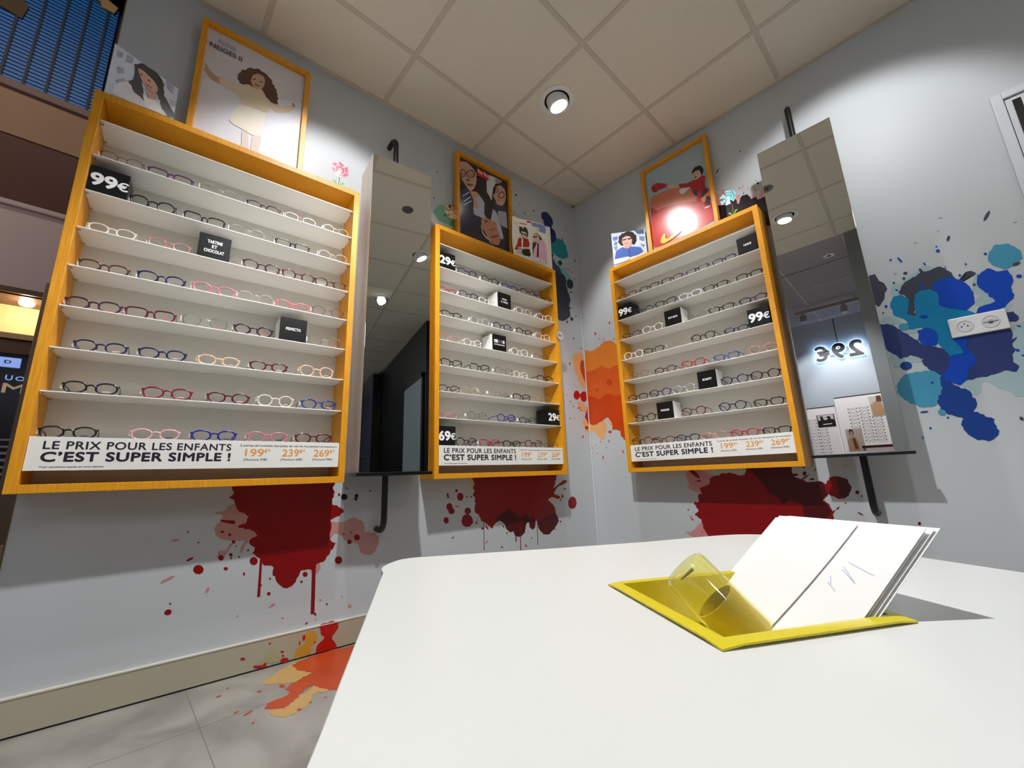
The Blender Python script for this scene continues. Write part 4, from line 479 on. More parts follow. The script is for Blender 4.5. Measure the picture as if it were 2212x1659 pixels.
                [[0.0907, 0.8752], [0.0901, 0.8736], [0.0887, 0.8724], [0.0868, 0.8718], [0.0848, 0.8719], [0.083, 0.8728], [0.0819, 0.8743], [0.0816, 0.876], [0.0822, 0.8776], [0.0836, 0.8788], [0.0855, 0.8794], [0.0876, 0.8792], [0.0893, 0.8783], [0.0905, 0.8769]],
                [[0.2454, 1.7033], [0.2434, 1.699], [0.2405, 1.6961], [0.2374, 1.6952], [0.2347, 1.6964], [0.2329, 1.6996], [0.2324, 1.7042], [0.2332, 1.7091], [0.2352, 1.7134], [0.2381, 1.7163], [0.2412, 1.7172], [0.2439, 1.7159], [0.2457, 1.7127], [0.2463, 1.7082]],
                [[0.2739, 1.577], [0.2729, 1.5759], [0.2706, 1.5753], [0.2674, 1.5756], [0.2638, 1.5765], [0.2607, 1.578], [0.2586, 1.5797], [0.258, 1.5813], [0.2589, 1.5825], [0.2612, 1.583], [0.2645, 1.5828], [0.268, 1.5818], [0.2711, 1.5803], [0.2732, 1.5786]],
                [[0.1205, 1.6634], [0.1223, 1.658], [0.1224, 1.6534], [0.1207, 1.6504], [0.1176, 1.6498], [0.1138, 1.6515], [0.1098, 1.6553], [0.1066, 1.6604], [0.1048, 1.6658], [0.1048, 1.6704], [0.1064, 1.6733], [0.1095, 1.674], [0.1134, 1.6722], [0.1174, 1.6684]],
                [[0.1496, 1.6108], [0.1487, 1.6092], [0.1468, 1.6082], [0.1441, 1.6082], [0.1411, 1.609], [0.1386, 1.6105], [0.1369, 1.6124], [0.1364, 1.6144], [0.1372, 1.616], [0.1392, 1.617], [0.1419, 1.617], [0.1449, 1.6162], [0.1474, 1.6147], [0.1491, 1.6128]],
                [[0.1865, 1.5991], [0.1859, 1.5963], [0.1846, 1.5943], [0.183, 1.5935], [0.1814, 1.5939], [0.1801, 1.5956], [0.1793, 1.5981], [0.1792, 1.6011], [0.1798, 1.6038], [0.1811, 1.6058], [0.1827, 1.6067], [0.1843, 1.6063], [0.1857, 1.6046], [0.1864, 1.602]],
                [[0.0527, 0.7971], [0.0522, 0.7958], [0.0511, 0.7948], [0.0496, 0.7943], [0.0479, 0.7944], [0.0465, 0.7951], [0.0456, 0.7962], [0.0453, 0.7976], [0.0458, 0.7989], [0.0469, 0.7999], [0.0485, 0.8004], [0.0501, 0.8003], [0.0516, 0.7996], [0.0525, 0.7985]],
                [[0.0113, 0.8371], [0.0108, 0.8358], [0.0096, 0.8348], [0.0081, 0.8343], [0.0064, 0.8344], [0.0049, 0.8351], [0.004, 0.8362], [0.0037, 0.8376], [0.0042, 0.8389], [0.0054, 0.8399], [0.0069, 0.8404], [0.0086, 0.8403], [0.0101, 0.8396], [0.011, 0.8384]],
                [[0.0474, 0.8593], [0.0469, 0.858], [0.0458, 0.857], [0.0442, 0.8565], [0.0426, 0.8567], [0.0411, 0.8574], [0.0402, 0.8585], [0.04, 0.8599], [0.0404, 0.8612], [0.0416, 0.8622], [0.0431, 0.8627], [0.0448, 0.8625], [0.0462, 0.8618], [0.0472, 0.8607]]])]),
            ('R', 'deep red paint splash decal on the wall below the right display',
             [('pinkred', 0.003,
               [[[0.6533, 0.6324], [0.681, 0.6746], [0.7439, 0.6582], [0.8093, 0.6286], [0.7892, 0.581], [0.7273, 0.5331], [0.6997, 0.5399], [0.6524, 0.5681], [0.6681, 0.5751]], [[0.6057, 0.3186], [0.6419, 0.3176], [0.7133, 0.376], [0.7306, 0.3502], [0.7777, 0.3008], [0.7732, 0.268], [0.6484, 0.2573], [0.6524, 0.2879]], [[0.6426, 0.4068], [0.6604, 0.4041], [0.6664, 0.3838], [0.6509, 0.3865]]]),
              ('red', 0.004,
               [[[0.9889, 0.6697], [1.0158, 0.6881], [1.1796, 0.6806], [1.186, 0.6194], [1.248, 0.5854], [1.298, 0.5876], [1.3106, 0.5759], [1.3297, 0.6044], [1.364, 0.6122], [1.3974, 0.5918], [1.4021, 0.5529], [1.3807, 0.5197], [1.3471, 0.5109], [1.3175, 0.5303], [1.2892, 0.5044], [1.31, 0.485], [1.3186, 0.4517], [1.3513, 0.4804], [1.3453, 0.4719], [1.3168, 0.4405], [1.3178, 0.4184],
                 [1.3608, 0.415], [1.3328, 0.3972], [1.3127, 0.3878], [1.2814, 0.3115], [1.202, 0.2378], [0.815, 0.1955], [0.7598, 0.2668], [0.7295, 0.3169], [0.7167, 0.3493], [0.7081, 0.3892], [0.6762, 0.415], [0.7003, 0.4364], [0.6807, 0.4772], [0.7102, 0.4847], [0.7113, 0.5192], [0.7343, 0.5331], [0.7239, 0.5608], [0.7823, 0.5811], [0.7904, 0.6153], [0.8295, 0.6281], [0.8639, 0.6374],
                 [0.9064, 0.6395], [0.9397, 0.6287], [0.9705, 0.6279]]]),
              ('maroon', 0.004,
               [[[0.9949, 0.6695], [1.0158, 0.6881], [1.1796, 0.6806], [1.186, 0.6194], [1.248, 0.5854], [1.298, 0.5876], [1.3127, 0.5302], [1.2892, 0.5044], [1.3043, 0.4792], [1.313, 0.4459], [1.2796, 0.4165], [1.207, 0.4246], [1.2009, 0.4824], [1.1575, 0.5052], [1.1215, 0.4806], [1.1152, 0.5106], [1.0688, 0.5347], [1.0428, 0.5912]],
                [[1.3551, 0.5868], [1.364, 0.6122], [1.3974, 0.5918], [1.4021, 0.5529], [1.3807, 0.5197], [1.3551, 0.5305]]]),
              ('maroon', 0,
               [[[1.4286, 0.5392], [1.4274, 0.5357], [1.4251, 0.5328], [1.4222, 0.5312], [1.4192, 0.5312], [1.4168, 0.5328], [1.4155, 0.5356], [1.4154, 0.5392], [1.4167, 0.5427], [1.419, 0.5456], [1.4219, 0.5472], [1.4249, 0.5472], [1.4273, 0.5456], [1.4286, 0.5428]],
                [[1.3751, 0.4011], [1.3734, 0.3968], [1.3701, 0.3933], [1.3658, 0.3912], [1.3613, 0.3909], [1.3576, 0.3926], [1.3554, 0.3958], [1.3552, 0.4], [1.3569, 0.4044], [1.3602, 0.4079], [1.3646, 0.41], [1.369, 0.4103], [1.3727, 0.4086], [1.3748, 0.4053]],
                [[1.431, 0.3842], [1.4263, 0.3768], [1.4177, 0.3716], [1.407, 0.3696], [1.3963, 0.3712], [1.3876, 0.3762], [1.3828, 0.3836], [1.3828, 0.392], [1.3877, 0.3995], [1.3965, 0.4047], [1.4073, 0.4066], [1.418, 0.4048], [1.4265, 0.3997], [1.4311, 0.3924]],
                [[1.5106, 0.3867], [1.5082, 0.3808], [1.5036, 0.3759], [1.4976, 0.3729], [1.4914, 0.3725], [1.4863, 0.3747], [1.4832, 0.3792], [1.4828, 0.3849], [1.4852, 0.3909], [1.49, 0.3958], [1.496, 0.3988], [1.5022, 0.3991], [1.5073, 0.3969], [1.5103, 0.3924]],
                [[1.6061, 0.4159], [1.6051, 0.413], [1.6033, 0.4107], [1.6011, 0.4094], [1.599, 0.4092], [1.5972, 0.4104], [1.5963, 0.4126], [1.5963, 0.4153], [1.5973, 0.4182], [1.5991, 0.4205], [1.6013, 0.4219], [1.6034, 0.422], [1.6052, 0.4208], [1.6061, 0.4187]],
                [[1.2439, 0.6269], [1.2425, 0.6223], [1.2399, 0.6186], [1.2367, 0.6166], [1.2336, 0.6167], [1.231, 0.6188], [1.2296, 0.6226], [1.2297, 0.6273], [1.2311, 0.6319], [1.2337, 0.6356], [1.2369, 0.6375], [1.2401, 0.6374], [1.2426, 0.6353], [1.244, 0.6315]],
                [[1.4262, 0.441], [1.4247, 0.4405], [1.4217, 0.4414], [1.4179, 0.4434], [1.4139, 0.4462], [1.4106, 0.4491], [1.4086, 0.4517], [1.4083, 0.4534], [1.4098, 0.4538], [1.4128, 0.4529], [1.4167, 0.4509], [1.4207, 0.4481], [1.4239, 0.4452], [1.4259, 0.4426]],
                [[1.2728, 0.5997], [1.2715, 0.5976], [1.2685, 0.5961], [1.2643, 0.5952], [1.2599, 0.5953], [1.256, 0.5963], [1.2535, 0.598], [1.2528, 0.6], [1.2542, 0.602], [1.2572, 0.6036], [1.2614, 0.6044], [1.2658, 0.6044], [1.2697, 0.6034], [1.2722, 0.6017]],
                [[1.2553, 0.6224], [1.254, 0.6198], [1.2492, 0.6151], [1.242, 0.6093], [1.2336, 0.6034], [1.2257, 0.5986], [1.22, 0.596], [1.2176, 0.5959], [1.2189, 0.5985], [1.2237, 0.6032], [1.2311, 0.6091], [1.2395, 0.615], [1.2473, 0.6197], [1.2529, 0.6224]],
                [[1.2106, 0.6218], [1.2089, 0.6192], [1.2048, 0.6172], [1.1992, 0.6162], [1.1931, 0.6163], [1.1878, 0.6176], [1.1843, 0.6198], [1.1833, 0.6225], [1.1851, 0.6251], [1.1893, 0.6271], [1.1949, 0.6281], [1.201, 0.6279], [1.2063, 0.6266], [1.2097, 0.6244]],
                [[1.4377, 0.523], [1.4371, 0.5213], [1.436, 0.52], [1.4347, 0.5193], [1.4333, 0.5192], [1.4322, 0.52], [1.4316, 0.5213], [1.4316, 0.5229], [1.4321, 0.5246], [1.4332, 0.5259], [1.4346, 0.5267], [1.4359, 0.5267], [1.437, 0.5259], [1.4376, 0.5246]],
                [[1.3752, 0.492], [1.3746, 0.4906], [1.3737, 0.4894], [1.3725, 0.4887], [1.3713, 0.4887], [1.3703, 0.4893], [1.3697, 0.4905], [1.3697, 0.4919], [1.3702, 0.4933], [1.3712, 0.4945], [1.3724, 0.4952], [1.3736, 0.4952], [1.3746, 0.4946], [1.3751, 0.4934]],
                [[1.2424, 0.6556], [1.2418, 0.6538], [1.2405, 0.6524], [1.239, 0.6516], [1.2374, 0.6517], [1.2361, 0.6525], [1.2353, 0.654], [1.2352, 0.6558], [1.2359, 0.6576], [1.2371, 0.659], [1.2387, 0.6598], [1.2403, 0.6597], [1.2416, 0.6589], [1.2423, 0.6574]],
                [[1.2877, 0.6514], [1.2878, 0.6501], [1.2869, 0.6474], [1.2851, 0.644], [1.2827, 0.6405], [1.2803, 0.6375], [1.2783, 0.6357], [1.2771, 0.6354], [1.277, 0.6368], [1.2779, 0.6394], [1.2797, 0.6429], [1.2821, 0.6464], [1.2845, 0.6494], [1.2865, 0.6512]]]),
              ('red', 0,
               [[[0.7327, 0.6162], [0.7264, 0.615], [0.7161, 0.6191], [0.7036, 0.6277], [0.6915, 0.6392], [0.6821, 0.6513], [0.6775, 0.6615], [0.6785, 0.6678], [0.685, 0.6689], [0.6956, 0.6645], [0.7082, 0.6557], [0.7202, 0.6442], [0.7293, 0.6323], [0.7338, 0.6223]],
                [[0.7369, 0.6032], [0.7361, 0.6009], [0.7332, 0.5985], [0.7288, 0.5965], [0.7237, 0.5952], [0.719, 0.5951], [0.7156, 0.596], [0.7142, 0.5977], [0.715, 0.6001], [0.718, 0.6025], [0.7224, 0.6045], [0.7275, 0.6057], [0.7321, 0.6059], [0.7355, 0.605]],
                [[0.6658, 0.3851], [0.6652, 0.3833], [0.6638, 0.3818], [0.6619, 0.3809], [0.66, 0.3808], [0.6584, 0.3816], [0.6574, 0.3829], [0.6572, 0.3847], [0.6578, 0.3865], [0.6592, 0.388], [0.6611, 0.3889], [0.663, 0.389], [0.6646, 0.3883], [0.6656, 0.3869]],
                [[0.6477, 0.4402], [0.647, 0.4384], [0.6456, 0.4369], [0.6437, 0.436], [0.6418, 0.436], [0.6401, 0.4367], [0.6391, 0.4381], [0.6389, 0.4399], [0.6396, 0.4418], [0.641, 0.4433], [0.6428, 0.4441], [0.6448, 0.4442], [0.6465, 0.4434], [0.6475, 0.442]],
                [[0.7098, 0.3235], [0.7092, 0.3221], [0.7081, 0.3208], [0.7066, 0.3201], [0.7051, 0.32], [0.7038, 0.3205], [0.7029, 0.3216], [0.7028, 0.3231], [0.7033, 0.3245], [0.7045, 0.3258], [0.706, 0.3265], [0.7075, 0.3266], [0.7088, 0.3261], [0.7096, 0.325]]]),
              ('beige', 0,
               [[[0.5607, 0.4818], [0.5598, 0.4793], [0.5578, 0.4772], [0.5552, 0.4761], [0.5524, 0.476], [0.55, 0.4771], [0.5486, 0.479], [0.5483, 0.4815], [0.5492, 0.4841], [0.5512, 0.4861], [0.5538, 0.4873], [0.5566, 0.4873], [0.5589, 0.4862], [0.5604, 0.4843]],
                [[1.4133, 0.6485], [1.4116, 0.6447], [1.4081, 0.6417], [1.4035, 0.6401], [1.3986, 0.6403], [1.3945, 0.6422], [1.392, 0.6454], [1.3916, 0.6494], [1.3933, 0.6532], [1.3969, 0.6562], [1.4016, 0.6578], [1.4064, 0.6576], [1.4105, 0.6557], [1.4129, 0.6525]],
                [[1.5512, 0.571], [1.5496, 0.5669], [1.5463, 0.5636], [1.5421, 0.5618], [1.5378, 0.5619], [1.5342, 0.5637], [1.5321, 0.567], [1.5319, 0.5711], [1.5336, 0.5753], [1.5368, 0.5785], [1.5411, 0.5803], [1.5454, 0.5803], [1.5489, 0.5784], [1.551, 0.5751]],
                [[0.5217, 0.652], [0.5204, 0.6495], [0.5175, 0.6475], [0.5134, 0.6464], [0.5091, 0.6466], [0.5054, 0.6478], [0.5029, 0.65], [0.5023, 0.6526], [0.5036, 0.6552], [0.5065, 0.6572], [0.5105, 0.6582], [0.5149, 0.6581], [0.5186, 0.6568], [0.521, 0.6547]]])]),
            ('R', 'dusty pink and black paint splash decal behind the top of the right display',
             [('dustypink', 0.004, [[[1.0404, 2.2844], [1.0605, 2.2824], [1.0779, 2.2772], [1.0829, 2.2983], [1.1052, 2.2875], [1.1049, 2.271], [1.1206, 2.2571], [1.1402, 2.2316], [1.1747, 2.2071], [1.1738, 2.1752], [1.2111, 2.177], [1.2424, 2.1681], [1.2567, 2.1689], [1.2557, 2.138], [1.2921, 2.1931], [1.3214, 2.1138], [1.3031, 1.9934], [1.0254, 2.1155]]]),
              ('blackplum', 0.004, [[[1.0294, 2.2038], [1.0619, 2.205], [1.092, 2.1931], [1.1174, 2.2071], [1.1506, 2.1976], [1.1586, 2.1607], [1.171, 2.1815], [1.185, 2.2011], [1.2064, 2.1957], [1.2218, 2.1754], [1.226, 2.1548], [1.2543, 2.1523], [1.2551, 2.1338], [1.2726, 2.1329], [1.2898, 2.1319], [1.3183, 2.0937], [1.3125, 1.9457], [1.2331, 1.9861], [1.0248, 2.1111]]]),
              ('dustypink', 0,
               [[[1.2017, 2.2612], [1.2025, 2.2583], [1.2018, 2.2539], [1.1997, 2.249], [1.1967, 2.2444], [1.1933, 2.2411], [1.1902, 2.2398], [1.188, 2.2407], [1.1872, 2.2436], [1.1879, 2.248], [1.19, 2.253], [1.193, 2.2575], [1.1964, 2.2608], [1.1995, 2.2621]],
                [[1.258, 2.1848], [1.2551, 2.1864], [1.2518, 2.1917], [1.2487, 2.1997], [1.2465, 2.2087], [1.2456, 2.217], [1.2463, 2.2229], [1.2483, 2.2252], [1.2512, 2.2235], [1.2546, 2.2181], [1.2576, 2.2101], [1.2598, 2.2011], [1.2606, 2.1929], [1.26, 2.1871]],
                [[1.2742, 2.2455], [1.2738, 2.2444], [1.273, 2.2437], [1.272, 2.2437], [1.271, 2.2444], [1.2701, 2.2455], [1.2697, 2.2469], [1.2696, 2.2483], [1.27, 2.2494], [1.2708, 2.2501], [1.2718, 2.2501], [1.2728, 2.2494], [1.2737, 2.2483], [1.2741, 2.2469]],
                [[1.0883, 2.4425], [1.0884, 2.44], [1.0867, 2.4359], [1.0835, 2.4311], [1.0794, 2.4265], [1.0753, 2.4229], [1.0719, 2.4213], [1.0699, 2.4217], [1.0698, 2.4243], [1.0716, 2.4284], [1.0748, 2.4332], [1.0789, 2.4378], [1.083, 2.4413], [1.0864, 2.443]],
                [[1.2922, 2.1595], [1.2911, 2.1563], [1.2889, 2.1544], [1.2861, 2.1543], [1.2832, 2.156], [1.2809, 2.1591], [1.2795, 2.163], [1.2794, 2.1669], [1.2806, 2.1701], [1.2828, 2.172], [1.2856, 2.172], [1.2885, 2.1704], [1.2908, 2.1673], [1.2922, 2.1634]]]),
              ('maroon', 0,
               [[[1.0902, 2.4414], [1.0903, 2.4388], [1.0886, 2.4347], [1.0854, 2.4299], [1.0813, 2.4253], [1.0771, 2.4218], [1.0738, 2.4201], [1.0718, 2.4205], [1.0717, 2.4231], [1.0735, 2.4272], [1.0767, 2.432], [1.0808, 2.4367], [1.0849, 2.4402], [1.0883, 2.4418]],
                [[1.1823, 2.2547], [1.1822, 2.2534], [1.1811, 2.2523], [1.1794, 2.2515], [1.1773, 2.2513], [1.1753, 2.2516], [1.1738, 2.2525], [1.173, 2.2537], [1.1732, 2.2549], [1.1742, 2.2561], [1.1759, 2.2568], [1.178, 2.2571], [1.18, 2.2567], [1.1815, 2.2559]],
                [[1.1969, 2.209], [1.1964, 2.2075], [1.1953, 2.2067], [1.194, 2.2067], [1.1926, 2.2075], [1.1915, 2.2089], [1.1908, 2.2107], [1.1908, 2.2126], [1.1913, 2.2141], [1.1924, 2.2149], [1.1937, 2.2149], [1.1951, 2.2141], [1.1962, 2.2127], [1.1969, 2.2108]],
                [[1.2208, 2.2286], [1.2204, 2.2276], [1.2197, 2.2271], [1.2189, 2.2271], [1.218, 2.2276], [1.2172, 2.2286], [1.2168, 2.2298], [1.2167, 2.231], [1.2171, 2.232], [1.2178, 2.2326], [1.2187, 2.2326], [1.2196, 2.232], [1.2203, 2.2311], [1.2208, 2.2298]],
                [[1.2176, 2.4812], [1.217, 2.4792], [1.2158, 2.4779], [1.2144, 2.4777], [1.2131, 2.4787], [1.2119, 2.4806], [1.2113, 2.483], [1.2114, 2.4855], [1.212, 2.4876], [1.2131, 2.4888], [1.2145, 2.489], [1.2159, 2.488], [1.217, 2.4862], [1.2176, 2.4837]]]),
              ('navydot', 0,
               [[[1.277, 2.2265], [1.2761, 2.2239], [1.2743, 2.2225], [1.272, 2.2225], [1.2697, 2.2238], [1.2678, 2.2264], [1.2667, 2.2296], [1.2666, 2.2328], [1.2675, 2.2354], [1.2693, 2.2368], [1.2716, 2.2369], [1.274, 2.2355], [1.2759, 2.2329], [1.2769, 2.2297]],
                [[1.2671, 2.248], [1.2667, 2.247], [1.266, 2.2465], [1.2652, 2.2465], [1.2643, 2.247], [1.2636, 2.248], [1.2632, 2.2492], [1.2631, 2.2504], [1.2635, 2.2514], [1.2642, 2.2519], [1.265, 2.2519], [1.2659, 2.2514], [1.2666, 2.2504], [1.267, 2.2492]]])]),
            ('R', 'blue and teal paint splash decal around the white power socket',
             [('paleteal', 0.004,
               [[[1.8155, 0.9661], [1.847, 0.9815], [1.89, 0.9791], [1.9191, 0.991], [1.946, 0.9943], [1.9702, 1.0242], [1.9821, 1.104], [1.9977, 1.1655], [2.025, 1.1693], [2.0595, 1.1528], [2.0034, 0.8698], [1.9729, 0.8914], [1.9511, 0.8893], [1.9414, 0.9138], [1.9149, 0.93], [1.8973, 0.9568], [1.8786, 0.9603], [1.8671, 0.9207], [1.8459, 0.9123], [1.8386, 0.9376]],
                [[1.6365, 1.148], [1.6715, 1.1259], [1.7318, 1.0981], [1.7283, 1.0793], [1.6783, 1.084], [1.6473, 1.0707], [1.6367, 1.0933]], [[1.772, 1.4743], [1.7974, 1.4851], [1.8084, 1.4947], [1.8327, 1.4775], [1.8291, 1.4581], [1.8511, 1.456], [1.7777, 1.4018], [1.7331, 1.3902], [1.6906, 1.3699], [1.6896, 1.4204], [1.699, 1.4457], [1.7279, 1.4419], [1.745, 1.4566]],
                [[1.6313, 1.2895], [1.6504, 1.312], [1.6822, 1.2949], [1.7017, 1.268], [1.6948, 1.2563], [1.6433, 1.2717]], [[1.9288, 1.3713], [1.9422, 1.3988], [1.9632, 1.4034], [1.9542, 1.3357], [1.9755, 1.2835], [1.9721, 1.2659], [1.9282, 1.2619], [1.9203, 1.2837], [1.9373, 1.3098], [1.923, 1.3409]], [[1.7004, 1.2339], [1.7373, 1.23], [1.7382, 1.2094], [1.7143, 1.2061], [1.702, 1.2164]],
                [[1.9912, 1.2469], [2.0075, 1.2537], [2.0122, 1.2398], [1.9856, 1.218]]]),
              ('charcoal', 0.003,
               [[[1.7127, 1.3976], [1.7243, 1.4218], [1.7426, 1.4433], [1.7685, 1.4545], [1.7939, 1.4655], [1.7959, 1.4893], [1.8037, 1.4685], [1.8261, 1.4663], [1.8493, 1.4705], [1.8686, 1.4556], [1.884, 1.4222], [1.8946, 1.3879], [1.9465, 1.4004], [1.9337, 1.4187], [1.9191, 1.4181], [1.9181, 1.4019], [1.8985, 1.3864], [1.9057, 1.3803], [1.8487, 1.3483], [1.7636, 1.3239], [1.7446, 1.2959],
                 [1.7597, 1.2774], [1.7199, 1.29], [1.7362, 1.354], [1.7274, 1.3852]],
                [[1.618, 1.514], [1.655, 1.5143], [1.6587, 1.4905], [1.6755, 1.4547], [1.6813, 1.4306], [1.6683, 1.4137], [1.6635, 1.3865], [1.6383, 1.359], [1.6273, 1.3845], [1.6245, 1.4592]]]),
              ('indigoblue', 0.004,
               [[[1.6144, 1.2804], [1.667, 1.2646], [1.6901, 1.23], [1.7093, 1.2041], [1.7357, 1.1699], [1.7453, 1.1475], [1.7746, 1.1366], [1.812, 1.1046], [1.8214, 1.0643], [1.7929, 1.0015], [1.7734, 1.0117], [1.7399, 1.0442], [1.7283, 1.0793], [1.735, 1.0908], [1.7065, 1.1107], [1.6634, 1.1075], [1.6565, 1.1227], [1.621, 1.1727]],
                [[1.8589, 1.1751], [1.9885, 1.1562], [1.9832, 1.1097], [1.9958, 1.1181], [1.9799, 1.0927], [1.9835, 1.0739], [1.9702, 1.0242], [1.9808, 1.0043], [1.9695, 0.9835], [1.9424, 0.995], [1.9138, 0.9832], [1.8744, 0.9792], [1.8296, 0.9757], [1.8497, 1.0392], [1.8642, 1.073], [1.8554, 1.1127]], [[1.9892, 1.2168], [2.0078, 1.2169], [2.0148, 1.1965], [2.0069, 1.1748], [1.986, 1.1812]]]),
              ('tealblue', 0.003,
               [[[1.68, 1.3664], [1.6941, 1.39], [1.7229, 1.3868], [1.7384, 1.3533], [1.7303, 1.3213], [1.7211, 1.2965], [1.7466, 1.2815], [1.7504, 1.3283], [1.7575, 1.3675], [1.7797, 1.3872], [1.8108, 1.3826], [1.8282, 1.3558], [1.8312, 1.301], [1.8539, 1.2835], [1.8916, 1.2612], [1.9123, 1.2417], [1.9131, 1.2034], [1.8634, 1.1993], [1.8504, 1.152], [1.8582, 1.1057], [1.8498, 1.0827],
                 [1.8197, 1.0774], [1.8039, 1.1066], [1.7889, 1.1427], [1.7855, 1.196], [1.7548, 1.2248], [1.7228, 1.2274], [1.6901, 1.23], [1.6902, 1.2576], [1.7186, 1.256], [1.7086, 1.2797], [1.6834, 1.3016], [1.6776, 1.3387]]]),
              ('cyan', 0.004,
               [[[1.9917, 1.4697], [2.0167, 1.4976], [2.0489, 1.4858], [2.0689, 1.4542], [2.0705, 1.4156], [2.0496, 1.3932], [2.019, 1.3901], [1.9928, 1.4138], [1.9871, 1.4455]],
                [[1.6324, 0.9869], [1.6646, 1.0338], [1.6933, 1.0377], [1.7206, 1.0367], [1.7558, 1.0344], [1.7693, 1.0125], [1.7819, 0.9537], [1.76, 0.9389], [1.7438, 0.8979], [1.7193, 0.8828], [1.6939, 0.8896], [1.6617, 0.9135], [1.6348, 0.947]]]),
              ('deepblue', 0.004,
               [[[1.7643, 0.9506], [1.7734, 1.0117], [1.7895, 0.9834], [1.8133, 0.9542], [1.8367, 0.9379], [1.8475, 0.9001], [1.8478, 0.8704], [1.8338, 0.8487], [1.8453, 0.8471], [1.8583, 0.8337], [1.8812, 0.8135], [1.8802, 0.7793], [1.8872, 0.7673], [1.8624, 0.7356], [1.8324, 0.7382], [1.8019, 0.7641], [1.7926, 0.8004], [1.7986, 0.8325], [1.7721, 0.8449], [1.7477, 0.8726], [1.7439, 0.9103]]]),
              ('cobalt', 0.003,
               [[[1.8162, 1.3874], [1.8292, 1.4098], [1.8696, 1.4144], [1.8997, 1.3926], [1.9177, 1.3559], [1.9234, 1.3213], [1.9203, 1.2837], [1.891, 1.2582], [1.8533, 1.2804], [1.823, 1.3038], [1.8282, 1.3558]],
                [[1.9466, 1.3905], [1.9765, 1.4109], [2.0031, 1.3871], [2.0254, 1.3843], [2.0314, 1.3379], [2.0188, 1.3116], [2.019, 1.2743], [1.9901, 1.2411], [1.9605, 1.2261], [1.9155, 1.2374], [1.9282, 1.2619], [1.9732, 1.2718], [1.9596, 1.3018], [1.9405, 1.3473]], [[1.7416, 1.2152], [1.7677, 1.221], [1.7909, 1.201], [1.7956, 1.1669], [1.7836, 1.1376], [1.749, 1.1432], [1.7378, 1.1694]],
                [[1.8344, 1.1563], [1.8731, 1.152], [1.8632, 1.1107], [1.8758, 1.0703], [1.874, 1.0399], [1.8531, 1.0139], [1.8425, 0.9793], [1.8144, 0.9602], [1.7895, 0.9834], [1.7776, 1.0109], [1.8048, 1.0429], [1.8168, 1.0844], [1.8509, 1.0887]]]),
              ('charcoal', 0,
               [[[2.0292, 1.6444], [2.0293, 1.6404], [2.0271, 1.6338], [2.0231, 1.6258], [2.0181, 1.618], [2.013, 1.612], [2.0089, 1.6089], [2.0065, 1.6095], [2.0064, 1.6135], [2.0086, 1.6201], [2.0126, 1.6282], [2.0177, 1.636], [2.0227, 1.6419], [2.0269, 1.645]],
                [[1.9039, 1.5769], [1.9014, 1.5726], [1.8988, 1.57], [1.8965, 1.5695], [1.895, 1.5713], [1.8946, 1.5749], [1.8954, 1.5798], [1.8972, 1.5848], [1.8997, 1.5891], [1.9024, 1.5917], [1.9047, 1.5922], [1.9062, 1.5904], [1.9066, 1.5867], [1.9058, 1.5819]],
                [[1.7557, 1.4788], [1.7546, 1.4761], [1.7524, 1.4745], [1.7497, 1.4743], [1.7469, 1.4754], [1.7446, 1.4777], [1.7432, 1.4807], [1.7431, 1.4839], [1.7443, 1.4865], [1.7464, 1.4882], [1.7492, 1.4884], [1.752, 1.4873], [1.7543, 1.485], [1.7556, 1.4819]],
                [[1.7452, 1.458], [1.7443, 1.4553], [1.7426, 1.4534], [1.7406, 1.4528], [1.7386, 1.4536], [1.737, 1.4556], [1.7361, 1.4584], [1.7362, 1.4615], [1.7372, 1.4642], [1.7389, 1.4661], [1.7409, 1.4667], [1.7429, 1.4659], [1.7445, 1.4639], [1.7453, 1.461]],
                [[1.7103, 1.4508], [1.7096, 1.4492], [1.7082, 1.4482], [1.7064, 1.448], [1.7045, 1.4488], [1.703, 1.4502], [1.7021, 1.452], [1.702, 1.454], [1.7027, 1.4556], [1.7041, 1.4565], [1.7059, 1.4567], [1.7078, 1.456], [1.7093, 1.4545], [1.7102, 1.4527]],
                [[1.6509, 1.3261], [1.6503, 1.3245], [1.6493, 1.3233], [1.648, 1.3229], [1.6467, 1.3233], [1.6457, 1.3245], [1.6451, 1.3261], [1.6451, 1.328], [1.6457, 1.3297], [1.6468, 1.3308], [1.6481, 1.3312], [1.6494, 1.3308], [1.6504, 1.3297], [1.6509, 1.328]],
                [[2.0607, 1.4008], [2.0598, 1.3977], [2.057, 1.395], [2.053, 1.393], [2.0486, 1.3922], [2.0445, 1.3928], [2.0416, 1.3946], [2.0406, 1.3972], [2.0415, 1.4003], [2.0443, 1.403], [2.0483, 1.405], [2.0528, 1.4058], [2.0569, 1.4052], [2.0597, 1.4034]],
                [[1.9509, 0.8021], [1.9491, 0.8008], [1.9471, 0.801], [1.9452, 0.8027], [1.9438, 0.8054], [1.9432, 0.8087], [1.9434, 0.8118], [1.9446, 0.8143], [1.9464, 0.8156], [1.9484, 0.8154], [1.9503, 0.8137], [1.9517, 0.811], [1.9523, 0.8077], [1.952, 0.8045]],
                [[1.936, 1.3555], [1.9351, 1.3533], [1.9337, 1.3518], [1.932, 1.3513], [1.9303, 1.352], [1.929, 1.3536], [1.9283, 1.3559], [1.9284, 1.3584], [1.9292, 1.3607], [1.9306, 1.3622], [1.9324, 1.3626], [1.934, 1.362], [1.9354, 1.3603], [1.936, 1.358]]]),
              ('cobalt', 0,
